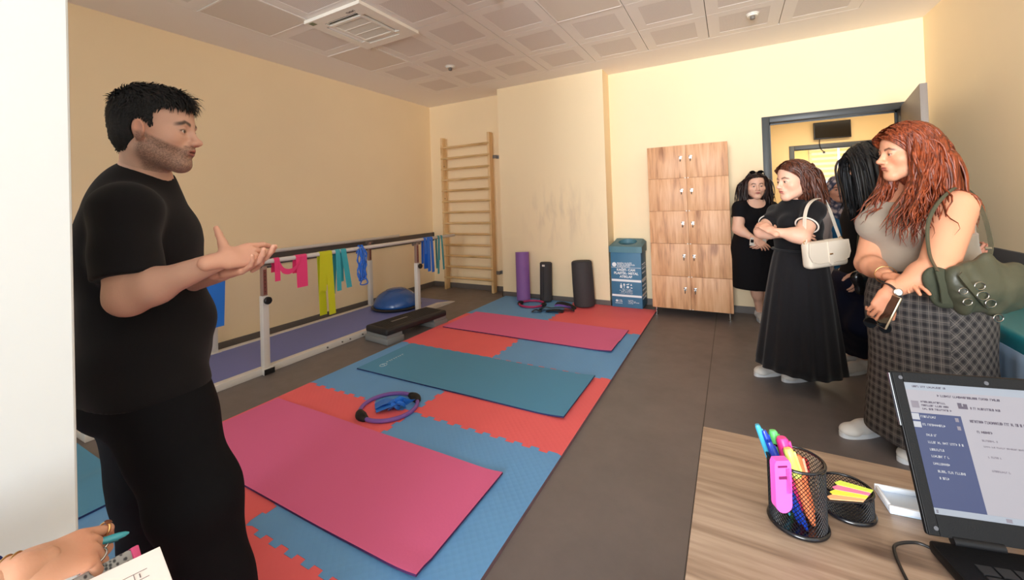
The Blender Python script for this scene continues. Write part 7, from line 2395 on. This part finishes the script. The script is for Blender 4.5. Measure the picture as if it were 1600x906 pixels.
# ------------------------------------------------------------------ the writer at the lower left
def writer():
    wr = at(26, 900, .50); d = unit(at(118, 862, .55) - wr)
    nr = unit(np.array([0, 0, 1.0]) * .75 - CR[2] * .65)
    el_ = wr + np.array([-.13, -.19, -.03])
    e = empty('person', (el_[0], el_[1], el_[2] - .05), 'person mostly out of frame at the lower left, hand writing with a teal pen', 'person')
    skin = skinc(204, 152, 124)
    side = 1 if np.cross(d, nr) @ CR[2] > 0 else -1
    P = hand_prims(wr, d, nr, side, curls=((18, 48, 22), (44, 58, 30), (54, 62, 34), (58, 60, 34)), sc=.82, thumb=(.80, .30, -.50), spread=4, tcurl=14)
    V, F = blob(P, .0024)
    P2 = [cone(el_, wr, .044, .0235, .02, u=nr, s=1.12), cone(wr - d * .01, wr + d * .02, .022, .0215, .01, u=nr, s=1.3)]
    V2, F2 = blob(P2, .005)
    # nails and knuckle tint
    C = np.tile(skin, (len(V), 1))
    nail = skinc(222, 170, 150)
    for q in range(4):
        tipp = P[5 + q * 3 + 2]; w = unit(tipp.b - tipp.a); s_ = np.cross(d, nr); k = unit(np.cross(w, unit(s_))); k = k if k @ (nr - w * 0) > 0 else -k
        cc = tipp.b + k * tipp.rb * .8 - w * .001
        dd = np.linalg.norm(V - cc, axis=1); wgt = np.clip(1 - (dd / .0062) ** 4, 0, 1)[:, None]
        C = C * (1 - wgt) + nail * wgt
        kn = P[5 + q * 3].a + nr * .01; dd = np.linalg.norm(V - kn, axis=1); wgt = (.35 * np.exp(-(dd / .012) ** 2))[:, None]
        C = C * (1 - wgt) + skin * np.array([1.02, .78, .70]) * wgt
    V, F, C = join([(V, F, C), (V2, F2, skin)])
    build('body', V, F, M_skin, e, smooth=True, col=C)
    w = unit(el_ - wr); a_ = unit(np.cross(w, nr)); b_ = np.cross(w, a_)
    sl = MB().tube([wr + w * t for t in (.022, .035, .12, .25)], [.0315, .034, .047, .058], 28).out('sleeve', mat('royal_blue_sleeve', srgb(36, 58, 140), .8, bump=.3, bscale=200), e, auto=50)
    for k, (t, rr) in enumerate(((.002, .0262), (.011, .0268))):
        cc = wr + w * t
        MB().tube([cc + rr * (math.cos(q) * a_ + .82 * math.sin(q) * b_) for q in np.linspace(0, 2 * math.pi, 37)[:-1]], .0016, 8, closed=True).out('bracelet', MATS['gold'], e, smooth=True)
    # rings
    def fring(pr, t, r, m, name='ring', stone=None):
        w = unit(pr.b - pr.a); a = unit(np.cross(w, nr)); b = np.cross(w, a); c = pr.a * (1 - t) + pr.b * t
        o = MB().tube([c + r * (math.cos(q) * a + math.sin(q) * b) for q in np.linspace(0, 2 * math.pi, 29)[:-1]], .0016, 8, closed=True).out(name, m, e, smooth=True)
        if stone is not None:
            up = b if b @ nr > 0 else -b
            MB().lathe([(.004, 0), (.005, .0015), (.003, .003)], c + up * r, 16, T=axis_T(c, c + up)).out('stone', stone, o, auto=40)
    fring(P[5], .80, .0094, MATS['gold'], stone=mat('brown_eye_stone', srgb(110, 66, 44), .3))
    fring(P[8], .55, .0092, M_chr)
    fring(P[11], .5, .0088, M_chr, stone=mat('clear_stone', srgb(236, 236, 240), .1))
    # pen held between thumb and index
    pt = P[7].b
    a = at(108, 862, .56); b = at(202, 832, .60)
    pe = empty('pen', a, 'translucent teal pen held in the writing hand at the lower left', 'pen')
    T = axis_T(a, b); L = np.linalg.norm(b - a)
    MB().lathe([(.002, -.03), (.0042, -.018), (.0044, L * .35)], a, 18, T=T).out('barrel', mat('teal_plastic', srgb(20, 104, 110), .25), pe, auto=40)
    MB().lathe([(.0044, L * .33), (.0048, L * .36), (.0048, L * .8), (.0034, L * .93), (.0012, L)], a, 20, T=T).out('cap', mat('clear_teal_cap', srgb(50, 140, 150), .12, spec=.6), pe, auto=40)
    MB().box((.0052, -.0016, L * .38), (.0072, .0016, L * .82), T=T, off=a).out('clip', mat('teal_plastic', srgb(20, 104, 110), .25), pe)
    # note pad
    p1, p2, p3 = at(250, 853, .60), at(150, 900, .545), at(286, 935, .545)
    uu = unit(p2 - p1); vv = p3 - p1; vv = unit(vv - uu * (vv @ uu)); nn = np.cross(uu, vv); nn = nn if nn[2] > 0 else -nn
    T = np.stack([uu, vv, np.cross(uu, vv)], 1)
    s = 1 if np.cross(uu, vv)[2] > 0 else -1
    W, Hh_ = .17, .21
    e2 = empty('notepad', p1 + uu * W / 2 + vv * Hh_ / 2 - [0, 0, .01], 'white sheet of paper with a hand-drawn table, held in the lower left corner', 'notepad')
    z0, z1 = (-.004, 0) if s > 0 else (0, .004)
    MB().box((0, 0, z0), (W, Hh_, z1), bev=.0008, T=T, off=p1).out('paper', mat('white_paper', srgb(236, 226, 220), .8), e2)
    t0, t1 = (0, .0004) if s > 0 else (-.0004, 0)
    ik = MB()
    ang = -.10
    for k in range(2):
        y = .026 + k * .013
        ik.box((.020, y, t0), (.085, y + .0007, t1), T=T, off=p1)
    for x in (.034, .048, .060): ik.box((x, .026, t0), (x + .0007, .039, t1), T=T, off=p1)
    ik.box((.028, .029, t0), (.0292, .036, t1), T=T, off=p1).box((.040, .032, t0), (.045, .0328, t1), T=T, off=p1).box((.052, .030, t0), (.056, .0307, t1), T=T, off=p1)
    for q in range(5): ik.box((.026 + q * .011, .050, t0), (.032 + q * .011, .0508, t1), T=T, off=p1).box((.026 + q * .011, .047, t0), (.0268 + q * .011, .054, t1), T=T, off=p1)
    ik.out('pencil_lines', mat('pencil_grey', srgb(120, 108, 108), .8), e2)
    a = at(168, 890, .575); b = at(212, 866, .615)
    T = axis_T(a, b); L = np.linalg.norm(b - a)
    e3 = empty('pencil_case', (a + b) / 2 - [0, 0, .012], 'small grey patterned pouch with a bright pink end beside the paper', 'pencil case')
    m = mat('grey_patterned_cloth', srgb(150, 156, 160), .8)
    nt = m.node_tree; N = nt.nodes; Lk = nt.links; tc = [q for q in N if q.type == 'TEX_COORD'][0]
    vo = N.new('ShaderNodeTexVoronoi'); vo.inputs['Scale'].default_value = 160; Lk.new(tc.outputs['Object'], vo.inputs['Vector'])
    cr = N.new('ShaderNodeValToRGB'); cr.color_ramp.elements[0].color = srgb(70, 76, 82); cr.color_ramp.elements[0].position = .25; cr.color_ramp.elements[1].position = .5; cr.color_ramp.elements[1].color = srgb(176, 182, 184)
    Lk.new(vo.outputs['Distance'], cr.inputs[0]); Lk.new(cr.outputs[0], N['Principled BSDF'].inputs['Base Color'])
    MB().box((-.010, -.008, -.06), (.010, .008, L * .72), bev=.003, T=T, off=a).out('case', m, e3, auto=40)
    MB().box((-.0105, -.0085, L * .72), (.0105, .0085, L), bev=.002, T=T, off=a).out('pink_end', mat('bright_pink', srgb(232, 92, 150), .6), e3, auto=40)


writer()
